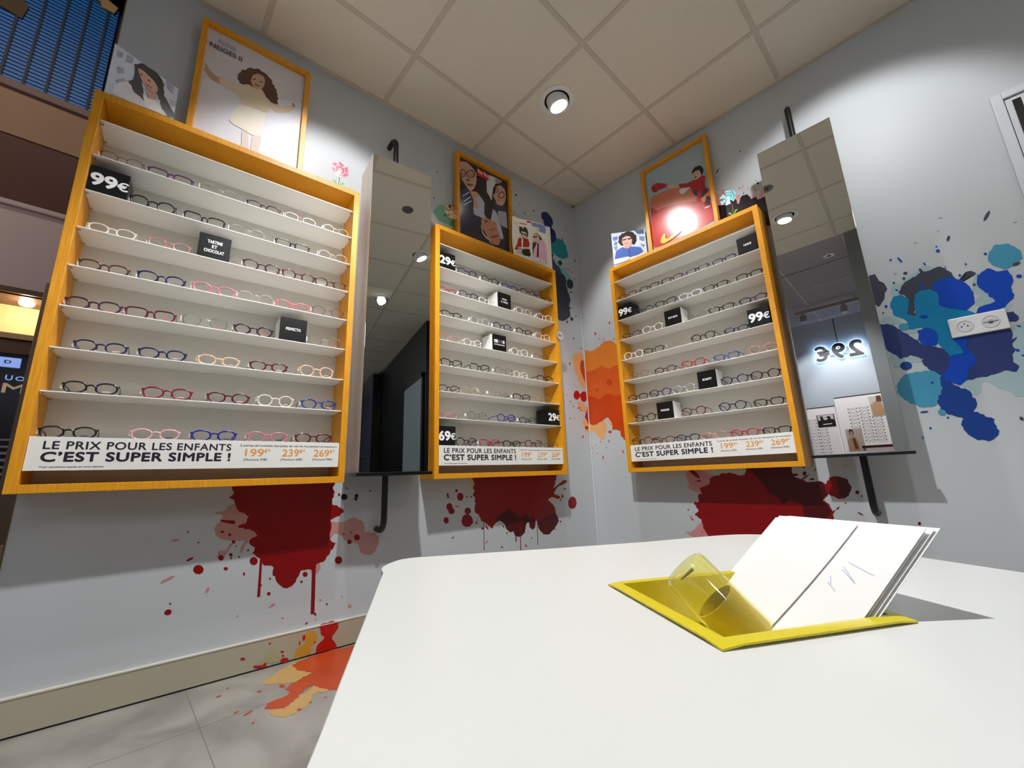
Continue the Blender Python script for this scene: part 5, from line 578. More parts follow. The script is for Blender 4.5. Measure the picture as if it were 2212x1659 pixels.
               [[[1.8679, 1.5374], [1.8668, 1.5346], [1.8647, 1.5329], [1.8621, 1.5325], [1.8596, 1.5337], [1.8575, 1.5361], [1.8564, 1.5393], [1.8564, 1.5427], [1.8575, 1.5455], [1.8596, 1.5472], [1.8621, 1.5476], [1.8647, 1.5464], [1.8668, 1.544], [1.8679, 1.5408]],
                [[1.8644, 1.5594], [1.8638, 1.5581], [1.8628, 1.5573], [1.8615, 1.5572], [1.8602, 1.5578], [1.8592, 1.559], [1.8586, 1.5605], [1.8586, 1.562], [1.8591, 1.5633], [1.8601, 1.5641], [1.8614, 1.5641], [1.8627, 1.5636], [1.8637, 1.5624], [1.8643, 1.5609]],
                [[1.7492, 1.5341], [1.7474, 1.5345], [1.7448, 1.5378], [1.742, 1.5433], [1.7395, 1.5499], [1.7377, 1.5563], [1.7371, 1.5613], [1.7378, 1.5638], [1.7396, 1.5633], [1.7422, 1.56], [1.745, 1.5545], [1.7475, 1.5479], [1.7493, 1.5415], [1.7498, 1.5366]],
                [[1.7181, 1.5592], [1.7173, 1.5569], [1.7159, 1.5555], [1.7142, 1.5551], [1.7126, 1.5558], [1.7113, 1.5575], [1.7106, 1.5598], [1.7106, 1.5624], [1.7114, 1.5646], [1.7128, 1.5661], [1.7145, 1.5665], [1.7161, 1.5658], [1.7174, 1.564], [1.7181, 1.5617]],
                [[1.9886, 1.4698], [1.9877, 1.4678], [1.9862, 1.4667], [1.9843, 1.4665], [1.9823, 1.4674], [1.9807, 1.4691], [1.9798, 1.4714], [1.9798, 1.4737], [1.9806, 1.4756], [1.9822, 1.4767], [1.9841, 1.4769], [1.9861, 1.476], [1.9876, 1.4743], [1.9885, 1.472]],
                [[1.9053, 1.409], [1.9045, 1.4067], [1.9031, 1.4051], [1.9015, 1.4046], [1.8999, 1.4053], [1.8987, 1.4069], [1.8981, 1.4092], [1.8982, 1.4118], [1.899, 1.4141], [1.9004, 1.4156], [1.902, 1.4162], [1.9036, 1.4155], [1.9048, 1.4139], [1.9054, 1.4115]],
                [[2.0542, 1.3457], [2.053, 1.343], [2.0506, 1.3413], [2.0476, 1.3411], [2.0446, 1.3422], [2.0421, 1.3447], [2.0407, 1.3478], [2.0406, 1.3511], [2.0419, 1.3539], [2.0442, 1.3555], [2.0472, 1.3558], [2.0503, 1.3545], [2.0527, 1.3521], [2.0541, 1.349]],
                [[1.9291, 1.4492], [1.9285, 1.4474], [1.9275, 1.4463], [1.9262, 1.4459], [1.925, 1.4464], [1.9241, 1.4477], [1.9236, 1.4495], [1.9237, 1.4515], [1.9243, 1.4533], [1.9254, 1.4545], [1.9266, 1.4548], [1.9278, 1.4543], [1.9287, 1.453], [1.9292, 1.4512]],
                [[1.7932, 1.396], [1.7918, 1.3923], [1.7894, 1.3899], [1.7863, 1.3891], [1.7832, 1.3903], [1.7807, 1.3931], [1.7794, 1.397], [1.7794, 1.4012], [1.7808, 1.4049], [1.7833, 1.4073], [1.7864, 1.408], [1.7895, 1.4069], [1.7919, 1.4041], [1.7933, 1.4002]],
                [[1.8161, 1.492], [1.8148, 1.492], [1.8134, 1.4934], [1.812, 1.4961], [1.8111, 1.4994], [1.8106, 1.5027], [1.8109, 1.5053], [1.8117, 1.5068], [1.813, 1.5068], [1.8144, 1.5053], [1.8158, 1.5027], [1.8168, 1.4994], [1.8172, 1.4961], [1.8169, 1.4935]],
                [[1.7826, 1.2654], [1.7807, 1.2625], [1.7767, 1.261], [1.7712, 1.2611], [1.7655, 1.2629], [1.7606, 1.266], [1.7574, 1.2698], [1.7567, 1.2736], [1.7586, 1.2765], [1.7627, 1.278], [1.7682, 1.2779], [1.774, 1.276], [1.7789, 1.2729], [1.7819, 1.2691]],
                [[1.7144, 1.4112], [1.7134, 1.4102], [1.7116, 1.4103], [1.7094, 1.4114], [1.7072, 1.4132], [1.7054, 1.4154], [1.7044, 1.4175], [1.7044, 1.4193], [1.7054, 1.4202], [1.7072, 1.4201], [1.7095, 1.419], [1.7117, 1.4172], [1.7134, 1.415], [1.7144, 1.4129]],
                [[1.6674, 1.3514], [1.6664, 1.3486], [1.6647, 1.3467], [1.6626, 1.3461], [1.6604, 1.3468], [1.6588, 1.3487], [1.6579, 1.3515], [1.6579, 1.3546], [1.6589, 1.3574], [1.6606, 1.3593], [1.6628, 1.36], [1.6649, 1.3592], [1.6665, 1.3573], [1.6674, 1.3545]],
                [[2.0146, 1.1532], [2.0137, 1.1523], [2.012, 1.1521], [2.0098, 1.1527], [2.0075, 1.154], [2.0056, 1.1557], [2.0044, 1.1574], [2.0042, 1.1589], [2.0051, 1.1598], [2.0068, 1.16], [2.009, 1.1593], [2.0113, 1.158], [2.0133, 1.1564], [2.0144, 1.1546]],
                [[1.9924, 1.0612], [1.9911, 1.0597], [1.9893, 1.0592], [1.9873, 1.0598], [1.9855, 1.0615], [1.9843, 1.0639], [1.9839, 1.0666], [1.9843, 1.0689], [1.9856, 1.0705], [1.9874, 1.0709], [1.9894, 1.0703], [1.9912, 1.0686], [1.9924, 1.0662], [1.9928, 1.0636]],
                [[2.0006, 1.0416], [2.0, 1.0402], [1.9989, 1.0393], [1.9974, 1.039], [1.9958, 1.0393], [1.9946, 1.0403], [1.9939, 1.0417], [1.9938, 1.0432], [1.9944, 1.0446], [1.9956, 1.0455], [1.9971, 1.0458], [1.9986, 1.0455], [1.9999, 1.0445], [2.0006, 1.0431]],
                [[1.7479, 0.9838], [1.747, 0.982], [1.7455, 0.9808], [1.7435, 0.9803], [1.7414, 0.9807], [1.7397, 0.9818], [1.7386, 0.9836], [1.7385, 0.9855], [1.7393, 0.9873], [1.7409, 0.9886], [1.7429, 0.989], [1.745, 0.9886], [1.7467, 0.9875], [1.7477, 0.9857]]]),
              ('deepblue', 0,
               [[[1.6965, 1.068], [1.6933, 1.0607], [1.6872, 1.0556], [1.6794, 1.0537], [1.6713, 1.0554], [1.6646, 1.0604], [1.6606, 1.0678], [1.6602, 1.076], [1.6634, 1.0834], [1.6696, 1.0885], [1.6776, 1.0904], [1.6856, 1.0885], [1.6922, 1.0834], [1.6961, 1.0761]],
                [[1.7071, 0.7976], [1.7064, 0.7956], [1.7052, 0.794], [1.7036, 0.7932], [1.7021, 0.7934], [1.7009, 0.7945], [1.7002, 0.7962], [1.7003, 0.7984], [1.701, 0.8004], [1.7023, 0.802], [1.7038, 0.8028], [1.7053, 0.8026], [1.7065, 0.8015], [1.7072, 0.7998]],
                [[1.7101, 0.8669], [1.7087, 0.8653], [1.7052, 0.8641], [1.7001, 0.8634], [1.6946, 0.8635], [1.6897, 0.8642], [1.6864, 0.8655], [1.6853, 0.8672], [1.6868, 0.8688], [1.6904, 0.87], [1.6955, 0.8707], [1.701, 0.8706], [1.7058, 0.8698], [1.7091, 0.8685]],
                [[1.764, 0.835], [1.7634, 0.8332], [1.7623, 0.8319], [1.761, 0.8312], [1.7598, 0.8314], [1.7588, 0.8323], [1.7582, 0.8339], [1.7583, 0.8357], [1.7589, 0.8375], [1.76, 0.8388], [1.7613, 0.8395], [1.7626, 0.8393], [1.7636, 0.8384], [1.7641, 0.8368]]]),
              ('cyan', 0,
               [[[1.7583, 0.8512], [1.7552, 0.8472], [1.7508, 0.8454], [1.7459, 0.8462], [1.7415, 0.8493], [1.7384, 0.8543], [1.7374, 0.8601], [1.7386, 0.8656], [1.7417, 0.8696], [1.7462, 0.8714], [1.7511, 0.8706], [1.7555, 0.8673], [1.7585, 0.8623], [1.7595, 0.8566]],
                [[1.6783, 0.7624], [1.6775, 0.76], [1.676, 0.7582], [1.6743, 0.7573], [1.6725, 0.7575], [1.6711, 0.7587], [1.6704, 0.7607], [1.6704, 0.7631], [1.6712, 0.7654], [1.6727, 0.7672], [1.6744, 0.7681], [1.6762, 0.768], [1.6776, 0.7668], [1.6783, 0.7648]],
                [[1.7183, 1.2389], [1.7155, 1.2327], [1.7101, 1.2285], [1.703, 1.2274], [1.6957, 1.2295], [1.6897, 1.2345], [1.6861, 1.2413], [1.6857, 1.2486], [1.6885, 1.255], [1.6941, 1.2591], [1.7012, 1.2601], [1.7085, 1.2579], [1.7145, 1.253], [1.718, 1.2462]],
                [[1.8716, 1.4599], [1.8708, 1.4569], [1.8698, 1.4547], [1.8687, 1.4537], [1.8678, 1.4541], [1.8673, 1.4558], [1.8672, 1.4584], [1.8675, 1.4616], [1.8683, 1.4645], [1.8693, 1.4667], [1.8704, 1.4677], [1.8713, 1.4673], [1.8718, 1.4656], [1.8719, 1.463]]]),
              ('palegrey', 0,
               [[[1.9032, 1.6826], [1.902, 1.6802], [1.8998, 1.6788], [1.8969, 1.6789], [1.894, 1.6805], [1.8917, 1.6831], [1.8903, 1.6863], [1.8901, 1.6895], [1.8913, 1.692], [1.8936, 1.6933], [1.8964, 1.6932], [1.8993, 1.6917], [1.9017, 1.689], [1.9031, 1.6858]],
                [[2.0856, 1.5714], [2.0851, 1.5687], [2.0837, 1.5664], [2.0817, 1.565], [2.0795, 1.5648], [2.0775, 1.5657], [2.076, 1.5677], [2.0755, 1.5704], [2.076, 1.5731], [2.0773, 1.5754], [2.0793, 1.5768], [2.0816, 1.577], [2.0836, 1.5761], [2.085, 1.574]],
                [[1.8827, 1.6275], [1.8821, 1.626], [1.8808, 1.6252], [1.8792, 1.6252], [1.8775, 1.626], [1.8762, 1.6275], [1.8754, 1.6293], [1.8754, 1.6312], [1.876, 1.6327], [1.8773, 1.6336], [1.8789, 1.6336], [1.8806, 1.6328], [1.8819, 1.6313], [1.8827, 1.6294]],
                [[1.8096, 1.6063], [1.8088, 1.6048], [1.8072, 1.604], [1.8052, 1.6041], [1.803, 1.6051], [1.8012, 1.6068], [1.8001, 1.6088], [1.8, 1.6108], [1.8008, 1.6123], [1.8024, 1.6131], [1.8044, 1.6129], [1.8066, 1.6119], [1.8083, 1.6103], [1.8094, 1.6082]],
                [[1.7234, 1.494], [1.7224, 1.4913], [1.7208, 1.4894], [1.7187, 1.4889], [1.7166, 1.4897], [1.715, 1.4917], [1.7141, 1.4946], [1.7142, 1.4978], [1.7152, 1.5005], [1.7169, 1.5024], [1.719, 1.5029], [1.721, 1.5021], [1.7226, 1.5], [1.7235, 1.4971]]])])],
 'facade_text': {'D': [[-3.2213, 1.7666], [-3.1053, 1.6865]], 'IM': [[-3.1885, 1.5519], [-3.0537, 1.4747]], 'o': [[-3.115, 1.6171], [-3.0643, 1.5805]], 'u': [[-3.1699, 1.621], [-3.1317, 1.5792]]},
 'floor_decal': [('floortan', 0.006, [[[-1.9653, 0.0398], [-1.8407, 0.1251], [-1.8446, 0.0275], [-1.8292, -0.0218], [-1.8727, -0.0635], [-1.9206, -0.0292], [-1.9706, 0.017]], [[-1.9996, -0.1914], [-1.9292, -0.1769], [-1.877, -0.1506], [-1.8447, -0.1231], [-1.7916, -0.1916], [-1.8353, -0.1968], [-1.877, -0.185], [-1.9045, -0.2357], [-1.9559, -0.268], [-1.9867, -0.2552], [-2.0039, -0.2184]]]),
                 ('floororange', 0.006, [[[-1.8552, 0.0972], [-1.8159, 0.1209], [-1.7586, 0.1308], [-1.6267, 0.1127], [-1.5887, 0.0577], [-1.773, -0.2214], [-1.8331, -0.1906], [-1.8621, -0.1223], [-1.9292, -0.1769], [-1.9734, -0.2055], [-2.0026, -0.1734], [-1.9959, -0.1351], [-1.9306, -0.1257], [-1.9198, -0.0673], [-1.8637, -0.0343], [-1.8221, -0.0192], [-1.8539, 0.0379]]]),
                 ('floororange', 0,
                  [[[-1.9209, -0.0551], [-1.9243, -0.061], [-1.9292, -0.0615], [-1.9337, -0.0565], [-1.9361, -0.0478], [-1.9356, -0.0387], [-1.9322, -0.0327], [-1.9272, -0.0321], [-1.9226, -0.0372], [-1.9202, -0.046]],
                   [[-1.9849, -0.0298], [-1.9869, -0.0339], [-1.9907, -0.0359], [-1.9949, -0.0351], [-1.998, -0.0318], [-1.9987, -0.0273], [-1.9968, -0.0231], [-1.993, -0.0211], [-1.9888, -0.0218], [-1.9857, -0.0252]],
                   [[-2.0846, 0.0346], [-2.0863, 0.0313], [-2.0901, 0.0297], [-2.0947, 0.0305], [-2.0982, 0.0333], [-2.0994, 0.0371], [-2.0978, 0.0404], [-2.0939, 0.042], [-2.0893, 0.0412], [-2.0857, 0.0384]],
                   [[-2.0651, -0.1188], [-2.0667, -0.1223], [-2.0708, -0.1252], [-2.0758, -0.1266], [-2.0797, -0.1258], [-2.0811, -0.1233], [-2.0795, -0.1199], [-2.0755, -0.1169], [-2.0705, -0.1155], [-2.0665, -0.1162]],
                   [[-2.0361, -0.147], [-2.0388, -0.152], [-2.0458, -0.1575], [-2.0542, -0.1616], [-2.0609, -0.1626], [-2.0634, -0.1603], [-2.0608, -0.1555], [-2.054, -0.1499], [-2.0456, -0.1458], [-2.0387, -0.1447]],
                   [[-2.0471, -0.2252], [-2.0482, -0.2279], [-2.0504, -0.2294], [-2.0531, -0.2294], [-2.0551, -0.2276], [-2.0557, -0.2249], [-2.0547, -0.2223], [-2.0524, -0.2207], [-2.0498, -0.2207], [-2.0477, -0.2225]],
                   [[-2.0575, 0.0773], [-2.0585, 0.0748], [-2.0606, 0.0739], [-2.0629, 0.0749], [-2.0646, 0.0775], [-2.065, 0.0806], [-2.064, 0.0831], [-2.0619, 0.084], [-2.0596, 0.083], [-2.0578, 0.0804]],
                   [[-1.9308, -0.2519], [-1.9328, -0.2554], [-1.9362, -0.2564], [-1.9397, -0.2546], [-1.942, -0.2507], [-1.9422, -0.246], [-1.9402, -0.2425], [-1.9368, -0.2414], [-1.9332, -0.2432], [-1.9309, -0.2472]],
                   [[-1.8944, -0.2343], [-1.8959, -0.2363], [-1.898, -0.2363], [-1.9, -0.2341], [-1.901, -0.2307], [-1.9008, -0.2273], [-1.8993, -0.2252], [-1.8971, -0.2253], [-1.8952, -0.2275], [-1.8941, -0.2309]],
                   [[-1.8505, -0.2348], [-1.8518, -0.237], [-1.8542, -0.2383], [-1.8568, -0.2382], [-1.8586, -0.2368], [-1.8589, -0.2345], [-1.8577, -0.2323], [-1.8553, -0.231], [-1.8527, -0.2311], [-1.8509, -0.2325]]])],
 'glasses': [('A', 1, -2.6048, -2.4898, 'bronze', 'round', ''), ('A', 1, -2.4779, -2.3478, 'purple', 'rect', ''), ('A', 1, -2.3267, -2.2027, 'silver', 'round', ''), ('A', 1, -2.1723, -2.0516, 'plum', 'oval', ''), ('A', 1, -2.0342, -1.908, 'rosesilver', 'oval', ''), ('A', 1, -1.8752, -1.7644, 'silver', 'round', ''), ('A', 2, -2.5107, -2.3846, 'black', 'round', ''),
             ('A', 2, -2.3598, -2.2337, 'black', 'cat', ''), ('A', 2, -2.2191, -2.0967, 'silver', 'round', ''), ('A', 2, -2.058, -1.9262, 'black', 'rect', ''), ('A', 2, -1.8876, -1.7646, 'silver', 'round', ''), ('A', 3, -2.5965, -2.4766, 'clear', 'oval', ''), ('A', 3, -2.4461, -2.3251, 'rose', 'oval', ''), ('A', 3, -2.1611, -2.0313, 'pinkblack', 'round', ''),
             ('A', 3, -2.0228, -1.8965, 'burgundy', 'round', ''), ('A', 3, -1.8907, -1.7612, 'tortoise', 'round', ''), ('A', 4, -2.598, -2.4762, 'tortoise', 'oval', ''), ('A', 4, -2.4562, -2.3258, 'navy', 'oval', ''), ('A', 4, -2.3063, -2.1715, 'pink', 'oval', ''), ('A', 4, -2.1652, -2.0424, 'silver', 'round', ''), ('A', 4, -2.0359, -1.907, 'coral', 'oval', ''),
             ('A', 4, -1.8921, -1.7595, 'gunmetal', 'round', ''), ('A', 5, -2.6112, -2.4802, 'plum', 'oval', ''), ('A', 5, -2.4711, -2.3377, 'burgundy', 'rect', ''), ('A', 5, -2.321, -2.1851, 'silver', 'round', ''), ('A', 5, -2.1659, -2.034, 'plum', 'hex', ''), ('A', 5, -1.907, -1.7664, 'silver', 'round', ''), ('A', 6, -2.572, -2.4468, 'navy', 'oval', ''),
             ('A', 6, -2.4205, -2.2935, 'navy', 'oval', ''), ('A', 6, -2.2618, -2.1338, 'peach', 'oval', ''), ('A', 6, -2.1013, -1.9717, 'burgundy', 'oval', ''), ('A', 6, -1.9269, -1.7946, 'peachclear', 'round', ''), ('A', 7, -2.5774, -2.4511, 'black', 'oval', ''), ('A', 7, -2.3948, -2.2619, 'redplum', 'oval', ''), ('A', 7, -2.2195, -2.0897, 'burgundy', 'oval', ''),
             ('A', 7, -2.0646, -1.9401, 'clear', 'round', ''), ('A', 7, -1.9128, -1.7743, 'blue', 'oval', ''), ('A', 8, -2.6056, -2.4816, 'black', 'oval', ''), ('A', 8, -2.4055, -2.2803, 'pinkclear', 'oval', ''), ('A', 8, -2.2502, -2.1174, 'royal', 'oval', ''), ('A', 8, -2.0849, -1.9508, 'pink', 'oval', ''), ('A', 8, -1.9262, -1.784, 'burgundy', 'oval', ''),
             ('B', 1, -1.1689, -1.0389, 'navy', 'round', ''), ('B', 1, -1.0071, -0.8771, 'black', 'round', ''), ('B', 1, -0.8593, -0.7293, 'royal', 'oval', ''), ('B', 1, -0.7078, -0.5778, 'black', 'round', ''), ('B', 1, -0.5733, -0.4435, 'tortoise', 'rect', ''), ('B', 2, -1.2832, -1.1752, 'red', 'oval', ''), ('B', 2, -1.1611, -1.0311, 'navy', 'round', ''),
             ('B', 2, -1.0268, -0.9422, 'clear', 'round', ''), ('B', 2, -0.7521, -0.6221, 'clear', 'round', ''), ('B', 2, -0.5778, -0.4478, 'clear', 'round', ''), ('B', 3, -1.2722, -1.1422, 'black', 'oval', ''), ('B', 3, -1.0849, -0.9549, 'greyclear', 'round', ''), ('B', 3, -0.9265, -0.7965, 'navy', 'round', ''), ('B', 3, -0.7568, -0.6268, 'black', 'round', ''),
             ('B', 3, -0.5995, -0.4695, 'peach', 'round', ''), ('B', 4, -1.2861, -1.1609, 'rose', 'rect', ''), ('B', 4, -1.1314, -1.0153, 'clear', 'round', ''), ('B', 4, -0.7988, -0.6688, 'clear', 'round', ''), ('B', 4, -0.6206, -0.4906, 'bronze', 'rect', ''), ('B', 5, -1.273, -1.143, 'black', 'cat', ''), ('B', 5, -1.0943, -0.9643, 'black', 'cat', ''),
             ('B', 5, -0.927, -0.797, 'gunmetal', 'round', ''), ('B', 5, -0.7846, -0.6769, 'clear', 'round', ''), ('B', 5, -0.6002, -0.4702, 'black', 'rect', ''), ('B', 6, -1.2859, -1.1612, 'tortoise', 'oval', ''), ('B', 6, -1.1574, -1.0337, 'gold', 'round', ''), ('B', 6, -0.9704, -0.8404, 'rosesilver', 'round', ''), ('B', 6, -0.7978, -0.6678, 'black', 'rect', ''),
             ('B', 6, -0.6242, -0.4942, 'gold', 'round', ''), ('B', 7, -1.2851, -1.1758, 'rose', 'oval', ''), ('B', 7, -1.1168, -0.9868, 'gunmetal', 'round', ''), ('B', 7, -0.9181, -0.7881, 'royal', 'round', ''), ('B', 7, -0.758, -0.628, 'greenblack', 'oval', ''), ('B', 8, -1.1851, -1.0551, 'plum', 'round', ''), ('B', 8, -1.039, -0.9091, 'crimson', 'cat', ''),
             ('B', 8, -0.8844, -0.7544, 'black', 'oval', ''), ('B', 8, -0.721, -0.591, 'burgundy', 'round', ''), ('B', 8, -0.5702, -0.4505, 'gunmetal', 'rect', ''), ('C', 1, 0.3954, 0.5294, 'tortoise', 'rect', ''), ('C', 1, 0.5542, 0.6882, 'black', 'rect', ''), ('C', 1, 0.7042, 0.8382, 'plum', 'rect', ''), ('C', 1, 0.8587, 0.989, 'navy', 'rect', ''), ('C', 1, 1.0104, 1.1325, 'navy', 'rect', ''),
             ('C', 2, 0.5023, 0.6363, 'teal', 'oval', ''), ('C', 2, 0.6462, 0.7802, 'black', 'cat', ''), ('C', 2, 0.7959, 0.9299, 'white', 'oval', ''), ('C', 2, 0.9407, 1.0747, 'black', 'rect', ''), ('C', 2, 1.1153, 1.2419, 'black', 'rect', ''), ('C', 3, 0.3939, 0.5279, 'tortoise', 'rect', ''), ('C', 3, 0.5452, 0.6792, 'clear', 'round', ''), ('C', 3, 0.8249, 0.9359, 'silver', 'round', ''),
             ('C', 3, 0.9515, 1.0855, 'black', 'rect', ''), ('C', 3, 1.1151, 1.2474, 'navy', 'oval', ''), ('C', 4, 0.393, 0.5264, 'clear', 'round', ''), ('C', 4, 0.5287, 0.6627, 'black', 'rect', ''), ('C', 4, 0.6868, 0.8153, 'gold', 'round', ''), ('C', 4, 0.8355, 0.9695, 'black', 'round', ''), ('C', 4, 1.0162, 1.1361, 'navy', 'oval', ''), ('C', 5, 0.4228, 0.5568, 'bronze', 'round', ''),
             ('C', 5, 0.595, 0.729, 'plum', 'oval', ''), ('C', 5, 0.763, 0.897, 'red', 'cat', ''), ('C', 5, 0.9398, 1.0738, 'blue', 'rect', ''), ('C', 5, 1.1232, 1.2456, 'rose', 'round', ''), ('C', 6, 0.4001, 0.5341, 'black', 'rect', ''), ('C', 6, 0.5478, 0.6818, 'navy', 'round', ''), ('C', 6, 0.6883, 0.8223, 'greyclear', 'round', ''), ('C', 6, 0.9633, 1.0973, 'navy', 'round', ''),
             ('C', 6, 1.1067, 1.2407, 'black', 'round', ''), ('C', 7, 0.435, 0.569, 'black', 'round', ''), ('C', 7, 0.731, 0.865, 'burgundy', 'round', ''), ('C', 7, 0.9342, 1.0682, 'navygold', 'round', ''), ('C', 7, 1.1018, 1.2358, 'black', 'rect', ''), ('C', 8, 0.3948, 0.5288, 'tortoise', 'round', ''), ('C', 8, 0.5375, 0.6715, 'burgundy', 'oval', ''), ('C', 8, 0.679, 0.813, 'navy', 'oval', ''),
             ('C', 8, 0.8163, 0.9503, 'rose', 'oval', ''), ('C', 8, 0.9717, 1.1057, 'crimson', 'oval', ''), ('C', 8, 1.1255, 1.2489, 'black', 'rect', '')],
 'posterA': [((226, 226, 232), [[-2.3717, 2.3629], [-2.3019, 2.373], [-2.2077, 2.3874], [-1.9981, 2.4736], [-1.9712, 2.0974], [-2.3861, 2.098]]), ((196, 160, 130), [[-2.3747, 2.4361], [-2.3712, 2.4421], [-2.3581, 2.4213], [-2.3345, 2.4041], [-2.3046, 2.4007], [-2.2778, 2.3996], [-2.2845, 2.3653], [-2.3146, 2.369], [-2.3476, 2.3752], [-2.3638, 2.3928], [-2.3754, 2.4126], [-2.3707, 2.4194]]),
             ((222, 204, 178), [[-2.3188, 2.4104], [-2.289, 2.4117], [-2.2582, 2.4083], [-2.2057, 2.4448], [-2.1487, 2.4582], [-2.1139, 2.3983], [-2.0765, 2.4068], [-2.0279, 2.4382], [-2.0214, 2.4317], [-2.0478, 2.3883], [-2.0955, 2.3582], [-2.1221, 2.362], [-2.131, 2.3358], [-2.1732, 2.3193], [-2.2222, 2.3178], [-2.2533, 2.3567], [-2.2843, 2.3629], [-2.3146, 2.369]]),
             ((200, 155, 135), [[-2.0385, 2.4473], [-2.0292, 2.4561], [-2.0221, 2.4419], [-2.0273, 2.4305], [-2.0355, 2.4333]]),
             ((95, 62, 45), [[-2.2558, 2.4554], [-2.2483, 2.4863], [-2.2234, 2.5225], [-2.1928, 2.5423], [-2.1633, 2.5426], [-2.1357, 2.5253], [-2.1096, 2.485], [-2.0957, 2.4311], [-2.0953, 2.4025], [-2.1178, 2.4009], [-2.1411, 2.4115], [-2.1584, 2.4413], [-2.1905, 2.4348], [-2.2124, 2.4401], [-2.2388, 2.4218], [-2.2503, 2.4339]]),
             ((205, 165, 140), [[-2.2046, 2.492], [-2.187, 2.5177], [-2.1651, 2.5202], [-2.1557, 2.5058], [-2.1546, 2.4751], [-2.1627, 2.4487], [-2.1833, 2.4346], [-2.1981, 2.4398], [-2.207, 2.4593]]), ((110, 70, 55), [[-2.2012, 2.4737], [-2.1915, 2.4868], [-2.1893, 2.4821], [-2.199, 2.47]]), ((110, 70, 55), [[-2.1747, 2.4819], [-2.1641, 2.4868], [-2.1647, 2.4811], [-2.1742, 2.476]]),
             ((165, 80, 75), [[-2.1941, 2.4554], [-2.1782, 2.4588], [-2.1713, 2.4635], [-2.1775, 2.4509], [-2.1899, 2.4476]]), ((238, 230, 216), [[-2.2357, 2.314], [-2.1807, 2.3245], [-2.1411, 2.3244], [-2.14, 2.2697], [-2.1485, 2.2002], [-2.1754, 2.1846], [-2.2107, 2.1929], [-2.2485, 2.1992], [-2.2645, 2.2109], [-2.2573, 2.2562]]),
             ((222, 208, 200), [[-2.1752, 2.1823], [-2.1444, 2.1952], [-2.1458, 2.1287], [-2.1576, 2.103], [-2.1767, 2.1021]]), ((222, 208, 200), [[-2.2168, 2.1846], [-2.1929, 2.1865], [-2.1853, 2.1022], [-2.2108, 2.1023]])],
 'posterB': [((60, 55, 60), [[-1.0952, 2.6215], [-0.7098, 2.6374], [-0.731, 2.121], [-1.0991, 2.1161]]), ((215, 215, 215), [[-0.882, 2.6214], [-0.7605, 2.6302], [-0.8117, 2.5718], [-0.8372, 2.5264], [-0.8515, 2.4432], [-0.8859, 2.4711]]), ((150, 150, 155), [[-0.816, 2.6259], [-0.7605, 2.6302], [-0.7611, 2.6128], [-0.8171, 2.5916]]),
             ((45, 32, 30), [[-1.0966, 2.4367], [-1.075, 2.4835], [-0.9854, 2.6353], [-0.9526, 2.5699], [-0.9012, 2.5567], [-0.8856, 2.4821], [-0.8402, 2.4264], [-0.8497, 2.3041], [-0.8795, 2.2761], [-0.9129, 2.3097], [-0.8996, 2.3896], [-0.9212, 2.4443], [-0.972, 2.4424], [-1.0162, 2.4378], [-1.0432, 2.4515], [-1.0703, 2.4179], [-1.0969, 2.3901]]),
             ((208, 165, 140), [[-1.0926, 2.6121], [-1.0409, 2.6338], [-0.9914, 2.6104], [-0.9693, 2.5889], [-0.9705, 2.5233], [-0.9883, 2.4667], [-1.0163, 2.4368], [-1.0486, 2.4542], [-1.075, 2.4835], [-1.0932, 2.527]]), ((198, 152, 128), [[-1.0218, 2.4326], [-0.9719, 2.4478], [-0.9442, 2.4285], [-0.9357, 2.3003], [-0.9915, 2.277], [-0.9953, 2.3792]]),
             ((185, 190, 205), [[-0.9727, 2.405], [-0.9442, 2.4285], [-0.9109, 2.3954], [-0.9129, 2.3097], [-0.868, 2.2755], [-0.8417, 2.377], [-0.8068, 2.354], [-0.7638, 2.2099], [-0.7709, 2.1808], [-0.8469, 2.205], [-0.9194, 2.2756], [-0.9915, 2.277], [-0.9961, 2.3267], [-0.9574, 2.3329]]),
             ((40, 45, 70), [[-1.097, 2.385], [-1.0435, 2.4304], [-1.006, 2.3953], [-1.0069, 2.3324], [-1.0134, 2.2679], [-0.9423, 2.2559], [-0.9378, 2.2061], [-1.099, 2.1185]]), ((200, 215, 235), [[-1.0712, 2.3351], [-1.0169, 2.3956], [-1.0142, 2.3916], [-1.0686, 2.3286]]), ((200, 215, 235), [[-1.0661, 2.3169], [-1.0107, 2.3681], [-1.0108, 2.3629], [-1.0635, 2.312]]),
             ((200, 215, 235), [[-1.0761, 2.374], [-1.0273, 2.4222], [-1.0258, 2.4177], [-1.0751, 2.3683]]), ((40, 28, 26), [[-0.8368, 2.5377], [-0.8113, 2.5832], [-0.761, 2.6157], [-0.7239, 2.602], [-0.7267, 2.5325], [-0.7376, 2.5728], [-0.7743, 2.5895], [-0.8059, 2.5633], [-0.8253, 2.5209]]),
             ((205, 160, 138), [[-0.812, 2.5604], [-0.7743, 2.5895], [-0.7376, 2.5728], [-0.7299, 2.5311], [-0.7416, 2.4697], [-0.7678, 2.4306], [-0.8103, 2.4286], [-0.8273, 2.4594], [-0.8355, 2.4831], [-0.8227, 2.511]]), ((70, 60, 75), [[-0.8342, 2.4291], [-0.8044, 2.4257], [-0.7553, 2.436], [-0.7299, 2.4525], [-0.7317, 2.4073], [-0.8057, 2.387]]),
             ((165, 165, 180), [[-0.8059, 2.3815], [-0.7319, 2.4017], [-0.7245, 2.2787], [-0.7973, 2.2825]]), ((195, 135, 105), [[-0.9363, 2.274], [-0.9021, 2.288], [-0.821, 2.2837], [-0.8162, 2.2484], [-0.7995, 2.2177], [-0.7893, 2.1687], [-0.8086, 2.1251], [-0.8725, 2.1177], [-0.8997, 2.1591], [-0.9376, 2.2165]]),
